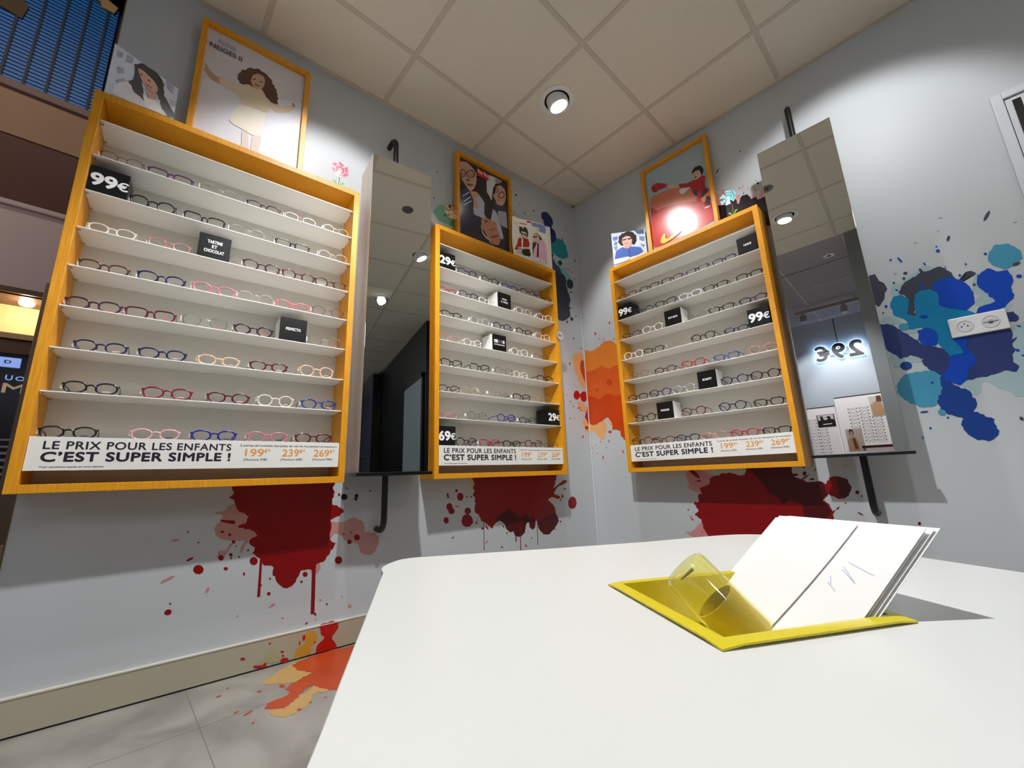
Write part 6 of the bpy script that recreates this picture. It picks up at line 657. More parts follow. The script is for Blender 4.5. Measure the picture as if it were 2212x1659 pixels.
             ((120, 70, 50), [[-0.9197, 2.2651], [-0.8911, 2.2741], [-0.8856, 2.2632], [-0.9088, 2.2487]]), ((130, 80, 60), [[-0.8711, 2.1646], [-0.812, 2.1972], [-0.8064, 2.1887], [-0.8599, 2.1558]]), ((150, 95, 70), [[-0.8813, 2.2126], [-0.8222, 2.2461], [-0.8195, 2.2392], [-0.8758, 2.2043]]),
             ((205, 205, 205), [[-0.9432, 2.2143], [-0.9376, 2.2165], [-0.9274, 2.1742], [-0.9, 2.1487], [-0.869, 2.1385], [-0.8721, 2.1323], [-0.9059, 2.1388], [-0.9343, 2.1665]]), ((200, 35, 25), [[-0.9668, 2.6312], [-0.87, 2.6245], [-0.8773, 2.5737], [-0.9696, 2.5697]]), ((75, 45, 38), [[-1.0534, 2.4992], [-1.0233, 2.5138], [-1.0235, 2.5031], [-1.0481, 2.4912]]),
             ((150, 75, 70), [[-1.0537, 2.4701], [-1.01, 2.4857], [-0.9934, 2.4883], [-1.0158, 2.4697], [-1.0376, 2.4646]]), ((90, 60, 50), [[-0.8393, 2.454], [-0.8214, 2.4566], [-0.8157, 2.4481], [-0.8337, 2.4429]]), ((120, 75, 62), [[-1.0895, 2.5246], [-1.0638, 2.5332], [-1.0638, 2.53], [-1.0896, 2.5215]]),
             ((120, 75, 62), [[-1.0338, 2.5487], [-1.0006, 2.5614], [-1.0006, 2.5582], [-1.0338, 2.5454]]),
             ((58, 36, 26),
              [[-0.9848, 2.572], [-0.9869, 2.5604], [-0.9927, 2.5482], [-1.0015, 2.5371], [-1.0121, 2.5283], [-1.0233, 2.5229], [-1.0336, 2.5214], [-1.042, 2.524], [-1.0474, 2.5305], [-1.0492, 2.54], [-1.0428, 2.5431], [-1.0414, 2.5355], [-1.0371, 2.5304], [-1.0304, 2.5282], [-1.0221, 2.5294], [-1.0131, 2.5338], [-1.0047, 2.5409], [-0.9977, 2.5498], [-0.993, 2.5594], [-0.9913, 2.5687]]),
             ((58, 36, 26),
              [[-1.0492, 2.54], [-1.0471, 2.5514], [-1.0415, 2.5633], [-1.0329, 2.5745], [-1.0224, 2.5834], [-1.0112, 2.5891], [-1.0006, 2.5907], [-0.9921, 2.5882], [-0.9866, 2.5816], [-0.9848, 2.572], [-0.9913, 2.5687], [-0.9927, 2.5764], [-0.9972, 2.5817], [-1.004, 2.5837], [-1.0124, 2.5824], [-1.0214, 2.5779], [-1.0298, 2.5707], [-1.0367, 2.5618], [-1.0412, 2.5523], [-1.0428, 2.5431]]),
             ((58, 36, 26),
              [[-1.054, 2.544], [-1.0554, 2.5338], [-1.0593, 2.5236], [-1.0651, 2.5146], [-1.0721, 2.5079], [-1.0796, 2.5042], [-1.0865, 2.504], [-1.0921, 2.5074], [-1.0958, 2.5138], [-1.097, 2.5225], [-1.0923, 2.5248], [-1.0914, 2.518], [-1.0885, 2.513], [-1.0841, 2.5104], [-1.0787, 2.5106], [-1.0729, 2.5134], [-1.0674, 2.5187], [-1.0629, 2.5257], [-1.0599, 2.5337], [-1.0588, 2.5416]]),
             ((58, 36, 26),
              [[-1.097, 2.5225], [-1.0956, 2.5325], [-1.0919, 2.5427], [-1.0861, 2.5517], [-1.0791, 2.5585], [-1.0716, 2.5623], [-1.0646, 2.5626], [-1.0589, 2.5593], [-1.0552, 2.5528], [-1.054, 2.544], [-1.0588, 2.5416], [-1.0597, 2.5485], [-1.0626, 2.5535], [-1.067, 2.5561], [-1.0725, 2.5559], [-1.0783, 2.5529], [-1.0838, 2.5476], [-1.0883, 2.5406], [-1.0912, 2.5327], [-1.0923, 2.5248]]),
             ((58, 36, 26), [[-1.0572, 2.5493], [-1.0463, 2.5526], [-1.0474, 2.5467], [-1.0572, 2.5439]]), ((150, 70, 62), [[-1.0538, 2.4685], [-1.0156, 2.4814], [-0.9962, 2.4885], [-1.013, 2.4731], [-1.0403, 2.4644]]),
             ((45, 34, 30),
              [[-0.7464, 2.5155], [-0.7518, 2.5049], [-0.7594, 2.4953], [-0.7684, 2.4878], [-0.7777, 2.4833], [-0.7861, 2.4823], [-0.7927, 2.4849], [-0.7966, 2.4908], [-0.7975, 2.4993], [-0.7952, 2.5094], [-0.7904, 2.51], [-0.7922, 2.5019], [-0.7915, 2.4951], [-0.7883, 2.4904], [-0.7831, 2.4883], [-0.7763, 2.4891], [-0.7689, 2.4927], [-0.7617, 2.4987], [-0.7556, 2.5064], [-0.7513, 2.5149]]),
             ((45, 34, 30),
              [[-0.7952, 2.5094], [-0.7899, 2.5199], [-0.7824, 2.5295], [-0.7734, 2.5372], [-0.7641, 2.5418], [-0.7556, 2.5429], [-0.7489, 2.5404], [-0.7449, 2.5344], [-0.744, 2.5257], [-0.7464, 2.5155], [-0.7513, 2.5149], [-0.7494, 2.5231], [-0.7501, 2.53], [-0.7533, 2.5347], [-0.7587, 2.5368], [-0.7655, 2.5359], [-0.7729, 2.5322], [-0.7801, 2.5261], [-0.7862, 2.5184], [-0.7904, 2.51]]),
             ((45, 34, 30),
              [[-0.7994, 2.5307], [-0.8031, 2.5228], [-0.8081, 2.5157], [-0.8139, 2.5102], [-0.8197, 2.5069], [-0.8248, 2.5063], [-0.8287, 2.5084], [-0.8308, 2.5129], [-0.8309, 2.5193], [-0.829, 2.5269], [-0.8258, 2.5273], [-0.8272, 2.5214], [-0.8271, 2.5164], [-0.8255, 2.5128], [-0.8225, 2.5112], [-0.8185, 2.5117], [-0.814, 2.5143], [-0.8095, 2.5186], [-0.8056, 2.5242], [-0.8027, 2.5303]]),
             ((45, 34, 30),
              [[-0.829, 2.5269], [-0.8254, 2.5347], [-0.8204, 2.5418], [-0.8146, 2.5474], [-0.8088, 2.5507], [-0.8036, 2.5514], [-0.7997, 2.5494], [-0.7976, 2.5448], [-0.7975, 2.5383], [-0.7994, 2.5307], [-0.8027, 2.5303], [-0.8012, 2.5362], [-0.8013, 2.5413], [-0.8029, 2.5448], [-0.8059, 2.5464], [-0.81, 2.5459], [-0.8145, 2.5433], [-0.819, 2.5389], [-0.8229, 2.5334], [-0.8258, 2.5273]]),
             ((150, 70, 66), [[-0.8081, 2.4592], [-0.791, 2.4635], [-0.7973, 2.4551], [-0.8083, 2.4536]])],
 'posterC': [((160, 180, 185), [[0.6513, 2.6445], [1.0294, 2.647], [1.0349, 2.1068], [0.6492, 2.102]]), ((205, 120, 90), [[0.66, 2.4514], [0.7117, 2.4644], [0.7745, 2.4593], [0.8377, 2.4374], [0.9228, 2.3968], [0.9354, 2.3593], [1.0318, 2.3219], [1.0349, 2.1068], [0.6492, 2.102]]),
             ((215, 225, 225), [[0.8525, 2.4082], [0.8718, 2.4171], [0.8928, 2.4047], [0.9228, 2.3968], [0.8844, 2.3742], [0.8625, 2.3794]]), ((190, 60, 55), [[0.6572, 2.3836], [0.6936, 2.3532], [0.7372, 2.3502], [0.8061, 2.3326], [0.9014, 2.2994], [0.9831, 2.268], [1.0422, 2.2487], [1.0367, 2.1059], [0.6512, 2.0985]]),
             ((120, 50, 50), [[0.6572, 2.3623], [0.669, 2.356], [0.6673, 2.3411], [0.6591, 2.335]]), ((120, 50, 50), [[0.6863, 2.3545], [0.6947, 2.3421], [0.6884, 2.3298], [0.681, 2.339]]), ((225, 130, 80), [[0.9771, 2.2859], [1.0028, 2.2906], [1.0294, 2.304], [1.0296, 2.2751], [1.0063, 2.2548], [0.9813, 2.2545]]),
             ((175, 40, 45), [[0.6771, 2.533], [0.696, 2.5433], [0.7142, 2.5485], [0.7488, 2.5275], [0.7843, 2.5007], [0.7655, 2.5042], [0.7926, 2.4904], [0.7733, 2.4889], [0.7816, 2.4787], [0.7486, 2.4852], [0.7199, 2.4915], [0.7085, 2.4795], [0.6854, 2.4957], [0.6764, 2.5145]]), ((30, 20, 25), [[0.6839, 2.5262], [0.6965, 2.5258], [0.6973, 2.5199], [0.6857, 2.5198]]),
             ((30, 20, 25), [[0.6819, 2.5437], [0.6885, 2.5435], [0.6893, 2.5376], [0.6828, 2.5388]]), ((30, 20, 25), [[0.6931, 2.5532], [0.7011, 2.5521], [0.7005, 2.5471], [0.6941, 2.5488]]), ((215, 170, 140), [[0.787, 2.4833], [0.8312, 2.4594], [0.86, 2.4498], [0.8579, 2.4331], [0.8288, 2.4401], [0.7941, 2.4634]]),
             ((170, 40, 45), [[0.8582, 2.4535], [0.9094, 2.4301], [0.9532, 2.4286], [1.0043, 2.4268], [1.0173, 2.4138], [1.0087, 2.365], [1.0154, 2.322], [0.9795, 2.304], [0.9618, 2.2655], [0.9471, 2.2835], [0.9635, 2.3429], [0.9354, 2.3593], [0.9225, 2.3945], [0.8637, 2.4245]]), ((60, 55, 70), [[0.9331, 2.3582], [0.9635, 2.3429], [0.9527, 2.3098], [0.9399, 2.327]]),
             ((60, 55, 70), [[0.991, 2.3267], [1.0198, 2.3242], [1.0218, 2.3085], [0.9861, 2.2905], [0.9732, 2.2882]]), ((45, 40, 55), [[1.0099, 2.2816], [1.0246, 2.2684], [1.018, 2.2195], [0.9906, 2.23]]), ((240, 235, 235), [[0.9879, 2.2099], [1.0163, 2.2071], [1.0166, 2.2003], [0.989, 2.2031]]),
             ((35, 28, 28), [[0.9471, 2.4828], [0.9583, 2.5011], [0.9808, 2.5069], [1.0087, 2.4913], [1.0151, 2.4697], [1.0087, 2.4439], [0.9971, 2.4363], [0.989, 2.4714], [0.9685, 2.4794], [0.952, 2.4696]]), ((222, 178, 150), [[0.9526, 2.4743], [0.9688, 2.4817], [0.9893, 2.4737], [0.9956, 2.4572], [0.9971, 2.4363], [0.9823, 2.4207], [0.9609, 2.4214], [0.9521, 2.4368], [0.9482, 2.4569]]),
             ((90, 30, 30), [[0.9553, 2.4449], [0.9701, 2.4422], [0.9713, 2.4349], [0.9603, 2.4332]]), ((235, 190, 60), [[0.6947, 2.1162], [0.7026, 2.1427], [0.7244, 2.1649], [0.7331, 2.1581], [0.7297, 2.1296], [0.7424, 2.1185], [0.8, 2.1352], [0.8357, 2.1322], [0.8159, 2.1175], [0.7589, 2.1007], [0.7113, 2.0958]]),
             ((60, 50, 50), [[0.9903, 2.4571], [0.9903, 2.4537], [0.9891, 2.4509], [0.987, 2.4491], [0.9841, 2.4484], [0.9808, 2.449], [0.9775, 2.4509], [0.9747, 2.4537], [0.9726, 2.4571], [0.9714, 2.4608], [0.9733, 2.4604], [0.9742, 2.4575], [0.9759, 2.4547], [0.9782, 2.4525], [0.9808, 2.451], [0.9835, 2.4505], [0.9858, 2.451], [0.9875, 2.4525], [0.9884, 2.4547], [0.9884, 2.4575]]),
             ((60, 50, 50), [[0.9714, 2.4608], [0.9715, 2.4643], [0.9726, 2.4671], [0.9748, 2.4689], [0.9777, 2.4695], [0.981, 2.4689], [0.9843, 2.4671], [0.9871, 2.4642], [0.9892, 2.4608], [0.9903, 2.4571], [0.9884, 2.4575], [0.9876, 2.4604], [0.9859, 2.4632], [0.9836, 2.4654], [0.981, 2.4669], [0.9784, 2.4674], [0.976, 2.4669], [0.9743, 2.4655], [0.9734, 2.4632], [0.9733, 2.4604]]),
             ((60, 50, 50), [[0.9695, 2.4618], [0.9695, 2.4579], [0.9684, 2.4548], [0.9662, 2.4527], [0.9633, 2.452], [0.96, 2.4526], [0.9567, 2.4546], [0.9537, 2.4576], [0.9515, 2.4614], [0.9503, 2.4655], [0.9523, 2.4651], [0.9532, 2.4619], [0.955, 2.4588], [0.9573, 2.4564], [0.96, 2.4548], [0.9626, 2.4543], [0.965, 2.4549], [0.9667, 2.4566], [0.9676, 2.4591], [0.9676, 2.4621]]),
             ((60, 50, 50), [[0.9503, 2.4655], [0.9503, 2.4693], [0.9514, 2.4725], [0.9536, 2.4746], [0.9565, 2.4753], [0.9599, 2.4746], [0.9632, 2.4727], [0.9661, 2.4696], [0.9683, 2.4658], [0.9695, 2.4618], [0.9676, 2.4621], [0.9666, 2.4654], [0.9649, 2.4684], [0.9625, 2.4709], [0.9599, 2.4724], [0.9572, 2.473], [0.9549, 2.4724], [0.9531, 2.4707], [0.9522, 2.4682], [0.9523, 2.4651]])],
 'skirt': [('mustard', 0.003, [[[-1.8067, 0.0885], [-1.7792, 0.0887], [-1.7639, 0.0693], [-1.7648, 0.047], [-1.785, 0.0386], [-1.7852, 0.0077], [-1.841, 0.0086], [-1.8344, 0.0381], [-1.8084, 0.049]]]),
           ('scarlet', 0.003, [[[-1.7567, 0.103], [-1.738, 0.108], [-1.6865, 0.1043], [-1.6835, 0.0779], [-1.7052, 0.0459], [-1.6863, 0.0136], [-1.6881, 0.0026], [-1.7644, 0.0058], [-1.7615, 0.0327], [-1.7369, 0.0514], [-1.7526, 0.0756]]]), ('beigegreen', 0.003, [[[-1.925, 0.053], [-1.9148, 0.0554], [-1.8981, 0.029], [-1.8885, 0.0138], [-1.9582, 0.0163], [-1.9444, 0.0414]]]),
           ('scarlet', 0,
            [[[-1.8074, 0.0709], [-1.8084, 0.0666], [-1.8102, 0.0637], [-1.8124, 0.0626], [-1.8146, 0.0635], [-1.8164, 0.0663], [-1.8174, 0.0704], [-1.8174, 0.075], [-1.8164, 0.0792], [-1.8146, 0.0822], [-1.8124, 0.0834], [-1.8101, 0.0824], [-1.8083, 0.0796], [-1.8073, 0.0755]],
             [[-1.8612, 0.0098], [-1.8617, 0.006], [-1.865, 0.0033], [-1.8703, 0.0021], [-1.8767, 0.0027], [-1.8828, 0.005], [-1.8875, 0.0085], [-1.8899, 0.0125], [-1.8894, 0.0162], [-1.8862, 0.019], [-1.8809, 0.0202], [-1.8745, 0.0196], [-1.8684, 0.0173], [-1.8636, 0.0138]],
             [[-2.0051, 0.0503], [-2.0057, 0.0485], [-2.0077, 0.0475], [-2.0108, 0.0475], [-2.0143, 0.0484], [-2.0175, 0.0502], [-2.0198, 0.0523], [-2.0208, 0.0545], [-2.0202, 0.0563], [-2.0182, 0.0573], [-2.0151, 0.0573], [-2.0116, 0.0564], [-2.0084, 0.0547], [-2.0061, 0.0525]],
             [[-1.8797, 0.0412], [-1.8801, 0.0396], [-1.8816, 0.0387], [-1.8837, 0.0385], [-1.8863, 0.0391], [-1.8886, 0.0405], [-1.8902, 0.0423], [-1.8909, 0.0441], [-1.8905, 0.0456], [-1.889, 0.0466], [-1.8869, 0.0468], [-1.8844, 0.0461], [-1.882, 0.0448], [-1.8804, 0.043]],
             [[-1.9256, 0.0805], [-1.9259, 0.0793], [-1.9268, 0.0785], [-1.9283, 0.0783], [-1.93, 0.0788], [-1.9316, 0.0797], [-1.9327, 0.081], [-1.9332, 0.0824], [-1.9329, 0.0837], [-1.932, 0.0844], [-1.9305, 0.0846], [-1.9288, 0.0842], [-1.9272, 0.0833], [-1.9261, 0.0819]],
             [[-1.8234, 0.0567], [-1.824, 0.0535], [-1.8251, 0.0512], [-1.8263, 0.0502], [-1.8275, 0.0507], [-1.8284, 0.0526], [-1.8289, 0.0555], [-1.8288, 0.0589], [-1.8282, 0.0621], [-1.8271, 0.0644], [-1.8259, 0.0654], [-1.8247, 0.0649], [-1.8237, 0.063], [-1.8233, 0.0601]],
             [[-1.7675, 0.0454], [-1.7678, 0.0445], [-1.769, 0.044], [-1.7706, 0.044], [-1.7725, 0.0445], [-1.7743, 0.0453], [-1.7755, 0.0464], [-1.776, 0.0475], [-1.7756, 0.0484], [-1.7745, 0.0489], [-1.7728, 0.0489], [-1.7709, 0.0484], [-1.7692, 0.0476], [-1.768, 0.0465]],
             [[-1.8781, 0.0271], [-1.8784, 0.0255], [-1.8794, 0.0245], [-1.8809, 0.0241], [-1.8826, 0.0246], [-1.8842, 0.0257], [-1.8854, 0.0274], [-1.8859, 0.0292], [-1.8857, 0.0308], [-1.8847, 0.0319], [-1.8832, 0.0322], [-1.8815, 0.0317], [-1.8799, 0.0306], [-1.8787, 0.0289]],
             [[-1.9765, 0.0214], [-1.948, 0.0135], [-1.9426, 0.0202], [-1.9353, 0.0198], [-1.9351, 0.0037], [-1.9573, 0.0058], [-1.9757, 0.013]]])],
 'table': [[-2.331, -1.439], [-2.269, -1.337], [-2.058, -0.99], [-2.04, -0.948], [-2.023, -0.928], [-1.995, -0.908], [-1.967, -0.898], [-1.935, -0.908], [-1.698, -1.07], [-1.506, -1.193], [-1.345, -1.278], [-1.29, -1.312], [-1.258, -1.345], [-1.241, -1.385], [-1.25, -1.43], [-1.3, -1.52], [-1.395, -1.68], [-1.446, -1.771], [-1.62, -2.1], [-1.66, -2.13], [-1.71, -2.13], [-2.46, -1.72],
           [-2.48, -1.69], [-2.475, -1.66]]}

# ------------------------------------------------------------------ room shell
S_END = -2.642
def wallbox(name, wall, s0, s1, z0, z1, m, dep=0.12):
    mb = MB(); mb.box((s0, 0, z0), (s1, dep, z1), m)
    return tag(mb.build(name, rot=WR[wall]), kind='structure')
wallbox('wall_left', 'L', S_END, 0.0, 0, H+0.1, WALLM)
wallbox('wall_right', 'R', -0.02, 3.4, 0, H+0.1, WALLM)
PART = mat('dark_grey_partition', (120, 124, 126), 0.55)
mb = MB(); mb.box((-2.70, -2.9, 0), (-2.52, -1.46, H), PART); tag(mb.build('wall_partition'), kind='structure')
DARKW = mat('black_wall', (9, 10, 12), 0.35)
mb = MB(); mb.box((-0.45, -9.0, 0), (0.12, -3.4, H), DARKW); tag(mb.build('wall_rear_right'), kind='structure')
STOREW = mat('store_wall', (196, 202, 212), 0.6)
mb = MB(); mb.box((-5.4, -9.1, 0), (0.12, -9.0, H), DARKW); tag(mb.build('wall_rear'), kind='structure')
mb = MB(); mb.box((-5.42, -9.0, 0), (-5.27, 0.6, H), STOREW); tag(mb.build('wall_store'), kind='structure')
# floor: large concrete-look tiles
def floor_mat():
    m = bpy.data.materials.new('concrete_tile_floor'); m.use_nodes = True; nt = m.node_tree; b = nt.nodes['Principled BSDF']
    tc = nt.nodes.new('ShaderNodeTexCoord'); n = nt.nodes.new('ShaderNodeTexNoise'); n.inputs['Scale'].default_value = 4.5; n.inputs['Detail'].default_value = 7; n.inputs['Distortion'].default_value = 0.6
    cr = nt.nodes.new('ShaderNodeValToRGB')
    cr.color_ramp.elements[0].position = 0.36; cr.color_ramp.elements[0].color = lin((136, 132, 125))
    cr.color_ramp.elements[1].position = 0.66; cr.color_ramp.elements[1].color = lin((168, 164, 156))
    nt.links.new(tc.outputs['Object'], n.inputs['Vector']); nt.links.new(n.outputs['Fac'], cr.inputs[0])
    nt.links.new(cr.outputs[0], b.inputs['Base Color']); b.inputs['Roughness'].default_value = 0.33
    return m
FLM = floor_mat(); JOINT = mat('floor_joint', (128, 124, 118), 0.7)
mb = MB(); mb.box((-6.5, -9.2, -0.1), (0.3, 4.0, 0.0), FLM)
for i in range(-7, 4):
    x = -2.164+0.6*i
    if x < 0: mb.box((x-0.0013, -9, 0.0), (x+0.0013, 0.2, 0.0003), JOINT)
for j in range(-14, 1):
    y = -0.137+0.6*j
    if y < 0.1: mb.box((-5.2, y-0.0013, 0.0), (0, y+0.0013, 0.0003), JOINT)
tag(mb.build('floor'), kind='structure')
# ceiling: tiles, exposed bars, wall angle
GA = R(-1.2053); D1, D2 = 0.2530, 0.3841
mb = MB(); mb.box((-2.53, -9.0, H), (0.15, 0.3, H+0.08), CEILM)
ca, sa = math.cos(GA), math.sin(GA)
def bar(mbx, a, b, wd, z0, z1, m):
    a = Vector(a); b = Vector(b); t = (b-a).normalized(); n_ = Vector((-t.y, t.x))*wd/2
    q = [a+n_, b+n_, b-n_, a-n_]
    vs = [(p.x, p.y, z) for z in (z0, z1) for p in q]
    mbx.add(vs, [(0, 1, 2, 3), (7, 6, 5, 4), (0, 4, 5, 1), (1, 5, 6, 2), (2, 6, 7, 3), (3, 7, 4, 0)], m)
def gp(i, j):
    x, y = -0.6*i, -0.6*j
    return (-D2+ca*x-sa*y, -D1+sa*x+ca*y)
for j in range(0, 14): bar(mb, gp(-0.62, j), gp(3.5, j), 0.024, H-0.0030, H, TBARM)
for i in range(0, 4): bar(mb, gp(i, -0.75), gp(i, 14), 0.024, H-0.0035, H, TBARM)
A_, B_ = wl('L', S_END, 0.01, 0), wl('L', 0, 0.01, 0); bar(mb, A_[:2], B_[:2], 0.022, H-0.006, H, TBARM)
bar(mb, (-0.01, 0), (-0.01, -3.4), 0.022, H-0.006, H, TBARM)
tag(mb.build('ceiling'), kind='structure')
CEIL2 = mat('store_ceiling', (176, 168, 172), 0.85)
mb = MB(); mb.box((-5.42, -9.0, H), (-2.53, 0.2, H+0.08), CEIL2)
for i in range(5): bar(mb, (-3.13-0.6*i, -9), (-3.13-0.6*i, 0.2), 0.02, H-0.004, H, TBARM if i else DARKW)
for j in range(14): bar(mb, (-5.3, -0.25-0.6*j), (-2.56, -0.25-0.6*j), 0.02, H-0.003, H, TBARM)
tag(mb.build('ceiling_store'), kind='structure')
# skirting board along the left and right wall
SKM = mat('greige_skirting', (176, 170, 148), 0.4); SKT = mat('skirting_top', (214, 208, 196), 0.4)
mb = MB(); mb.box((S_END, -0.014, 0.006), (-0.014, 0, 0.1), SKM); mb.box((S_END, -0.016, 0.1), (-0.014, 0, 0.104), SKT)
mb.box((S_END, -0.010, 0.0), (-0.014, 0, 0.006), DARKW)
tag(mb.build('baseboard_left', rot=TH), kind='structure')
mb = MB(); mb.box((0.0, -0.014, 0.0), (2.1, 0, 0.1), SKM); mb.box((0.0, -0.016, 0.1), (2.1, 0, 0.104), SKT)
tag(mb.build('baseboard_right', rot=-PI/2), kind='structure')
# metal corner strip at the free end of the left wall, and in the room corner
BRASS = mat('brushed_corner_strip', (120, 98, 74), 0.35, 0.6)
mb = MB(); mb.box((S_END-0.004, -0.002, 0), (S_END, 0.12, H), BRASS, 0.0005); tag(mb.build('trim_1', rot=TH), kind='structure')
TRW = mat('white_corner_strip', (214, 216, 216), 0.4)
mb = MB(); p = wl('L', -0.006, 0.004, 0); mb.tube([(p.x, p.y, 0.1), (p.x, p.y, H-0.01)], 0.004, TRW, 8); tag(mb.build('trim_2'), kind='structure')
# white door at the far right with a dark glazing strip
DOORW = mat('door_white', (206, 210, 214), 0.4)
mb = MB()
mb.box((2.117, -0.022, 0), (2.148, 0, 2.112), DOORW, 0.003); mb.box((2.148, -0.022, 2.082), (2.95, 0, 2.112), DOORW, 0.003); mb.box((2.95, -0.022, 0), (2.981, 0, 2.112), DOORW, 0.003)
d1 = tag(mb.build('door_1', rot=-PI/2), kind='structure')
mb = MB(); mb.box((2.151, -0.012, 0.005), (2.947, -0.001, 2.079), DOORW, 0.002); mb.build('door_leaf', d1)
mb = MB(); mb.box((2.168, -0.015, 0.3), (2.190, -0.0125, 2.064), BLACKC); mb.build('glazing_strip', d1)
mb = MB(); mb.tube([(2.90, -0.013, 1.0), (2.90, -0.06, 1.0), (2.78, -0.06, 1.0)], 0.009, CHROME, 10); mb.build('door_handle', d1, smooth=True)
# grey door in the black rear wall
mb = MB(); mb.box((-0.475, -4.48, 0), (-0.452, -3.52, 2.0), mat('grey_door', (150, 164, 170), 0.4)); mb.box((-0.48, -4.54, 0), (-0.452, -4.48, 2.06), DARKW); mb.box((-0.48, -3.52, 0), (-0.452, -3.46, 2.06), DARKW); mb.box((-0.48, -4.54, 2.0), (-0.452, -3.46, 2.06), DARKW)
d2 = tag(mb.build('door_2'), kind='structure')
# tall black cabinet further back, seen in the middle mirror
CABM = mat('black_satin_laminate', (58, 64, 78), 0.28)
cab = tag(empty('tall_cabinet', (-0.62, -7.4, 0)), 'tall black two-door cabinet along the rear wall, seen in the left mirror', 'cabinet')
mb = MB(); mb.box((0.0, -1.0, 0), (0.165, 1.0, 2.72), DARKW); mb.build('body', cab)
for k, y in enumerate((-1.0, 0.004)):
    mb = MB(); mb.box((-0.02, y, 0.05), (0, y+0.996, 2.70), CABM, 0.002); dd = mb.build('door', cab)
    mb = MB(); yy = y+0.90 if k == 0 else y+0.06; mb.box((-0.05, yy, 1.16), (-0.02, yy+0.12, 1.175), CHROME, 0.002); mb.build('handle', dd)

# ------------------------------------------------------------------ the mall beyond the end of the left wall
def fac(name, x0, x1, z0, z1, m, y0=3.5, y1=3.6, kind='structure'):
    mb = MB(); mb.box((x0, y0, z0), (x1, y1, z1), m); o = mb.build(name); return tag(o, kind=kind)
fac('wall_mall_backdrop', -9, 1, 0, 9, mat('void_black', (2, 2, 3), 0.9, spec=0.0), 3.9, 4.0)
fac('wall_mall_mauve', -9, -1.2, 2.36, 3.11, mat('mauve_panel', (186, 168, 170), 0.7), 3.5, 3.6)
fac('wall_mall_brown', -9, -1.2, 3.11, 3.77, mat('brown_panel', (72, 22, 6), 0.6), 3.47, 3.6)
fac('wall_mall_soffit', -9, -1.2, 3.76, 4.22, mat('tan_panel', (150, 120, 96), 0.7, noise=0.1, nscale=2), 3.46, 3.6)
mb = MB(); mb.box((-9, 3.43, 4.20), (-1.2, 3.6, 4.28), mat('ledge_mauve', (112, 88, 86), 0.6), 0.01); mb.box((-9, 3.462, 3.10), (-1.2, 3.6, 3.15), mat('mauve_panel', (150, 136, 136)), 0.01)
mb.box((-9, 3.46, 2.32), (-1.2, 3.6, 2.37), mat('bronze_trim', (96, 72, 56), 0.4), 0.005); tag(mb.build('trim_3'), kind='structure')
bp = tag(empty('slatted_panel', (-4.0, 3.5, 4.28)), 'blue slatted metal panel high above the dark shopfront across the mall', 'panel')
BLU = mat('blue_slat', (8, 98, 176), 0.5, noise=0.25, nscale=2.0); BLD = mat('dark_blue_rib', (5, 16, 52), 0.6)
mb = MB(); mb.box((-4, 0.05, 0), (1.02, 0.09, 1.36), BLD); mb.build('backing', bp)
mb = MB()
for k in range(34): mb.box((-4, 0.0, 0.0+k*0.04), (1.0, 0.03, 0.029+k*0.04), BLU)
mb.build('slat_field', bp)
mb = MB()
for k in range(14): mb.box((0.93-0.135*k-0.01, -0.012, 0), (0.93-0.135*k+0.008, 0.0, 1.36), BLD)
tag(mb.build('rib', bp), kind='stuff')
mb = MB(); mb.prism([(0.55, 1.36), (0.6, 1.33), (0.86, 1.33), (0.88, 1.27), (0.97, 1.27), (0.99, 1.36), (0.9, 1.40), (0.6, 1.44)], -0.03, 0.05, mat('tan_board', (150, 122, 84), 0.8)); mb.build('torn_board', bp)
mb = MB(); mb.prism([(0.05, 0.78), (0.42, 0.70), (0.44, 0.86), (0.36, 0.96), (0.05, 1.02)], -0.016, -0.005, mat('brown_opening', (78, 58, 40), 0.8)); mb.build('opening_cover', bp)
# lit shop window under the mauve band
sw = tag(empty('shop_window', (-4.0, 3.5, 1.95)), 'warm lit shop window niche above the dark shopfront across the mall', 'shop window')
mb = MB(); mb.box((-4, 0.32, 0), (0.94, 0.36, 0.37), mat('lit_niche', (255, 214, 150), 0.8, emit=(255, 206, 140), estr=0.55)); mb.build('niche_back', sw)
mb = MB(); mb.box((-4, 0.0, 0.36), (0.95, 0.36, 0.40), mat('bronze_trim', (96, 72, 56))); mb.box((-4, -0.04, -0.03), (0.97, 0.36, 0.02), mat('sill_beige', (190, 160, 120), 0.5), 0.005); mb.box((0.94, 0.0, 0), (0.98, 0.36, 0.38), mat('bronze_trim', (96, 72, 56))); mb.build('window_frame', sw)
mb = MB(); mb.lathe([(0.0, 0.0), (0.04, 0.0), (0.05, 0.02), (0.05, 0.03)], mat('niche_lamp', (255, 240, 230), 0.5, emit=(255, 236, 220), estr=6), 16, Matrix.Translation((0.83, 0.16, 0.33))); mb.build('lamp', sw)
lamp('niche_light', 'POINT', (-3.17, 3.6, 2.24), (0, 0, 0), 3, (1, 0.8, 0.55), 0.03)
sf = tag(empty('shopfront', (-4.0, 3.5, 0)), 'dark navy shopfront with lit letters across the mall, left of the display', 'shopfront')
mb = MB(); mb.box((-4, 0.02, 0), (0.95, 0.1, 1.80), mat('navy_glass', (14, 14, 34), 0.25)); mb.build('glazing', sf)
mb = MB(); mb.box((-4, -0.02, 1.80), (0.98, 0.06, 1.915), mat('bronze_trim', (96, 72, 56)), 0.004); mb.build('lintel', sf)
LBL = mat('light_blue_sign', (150, 178, 240), 0.5, emit=(140, 170, 245), estr=0.8); CRM = mat('cream_sign', (214, 190, 160), 0.5, emit=(214, 190, 160), estr=0.25)
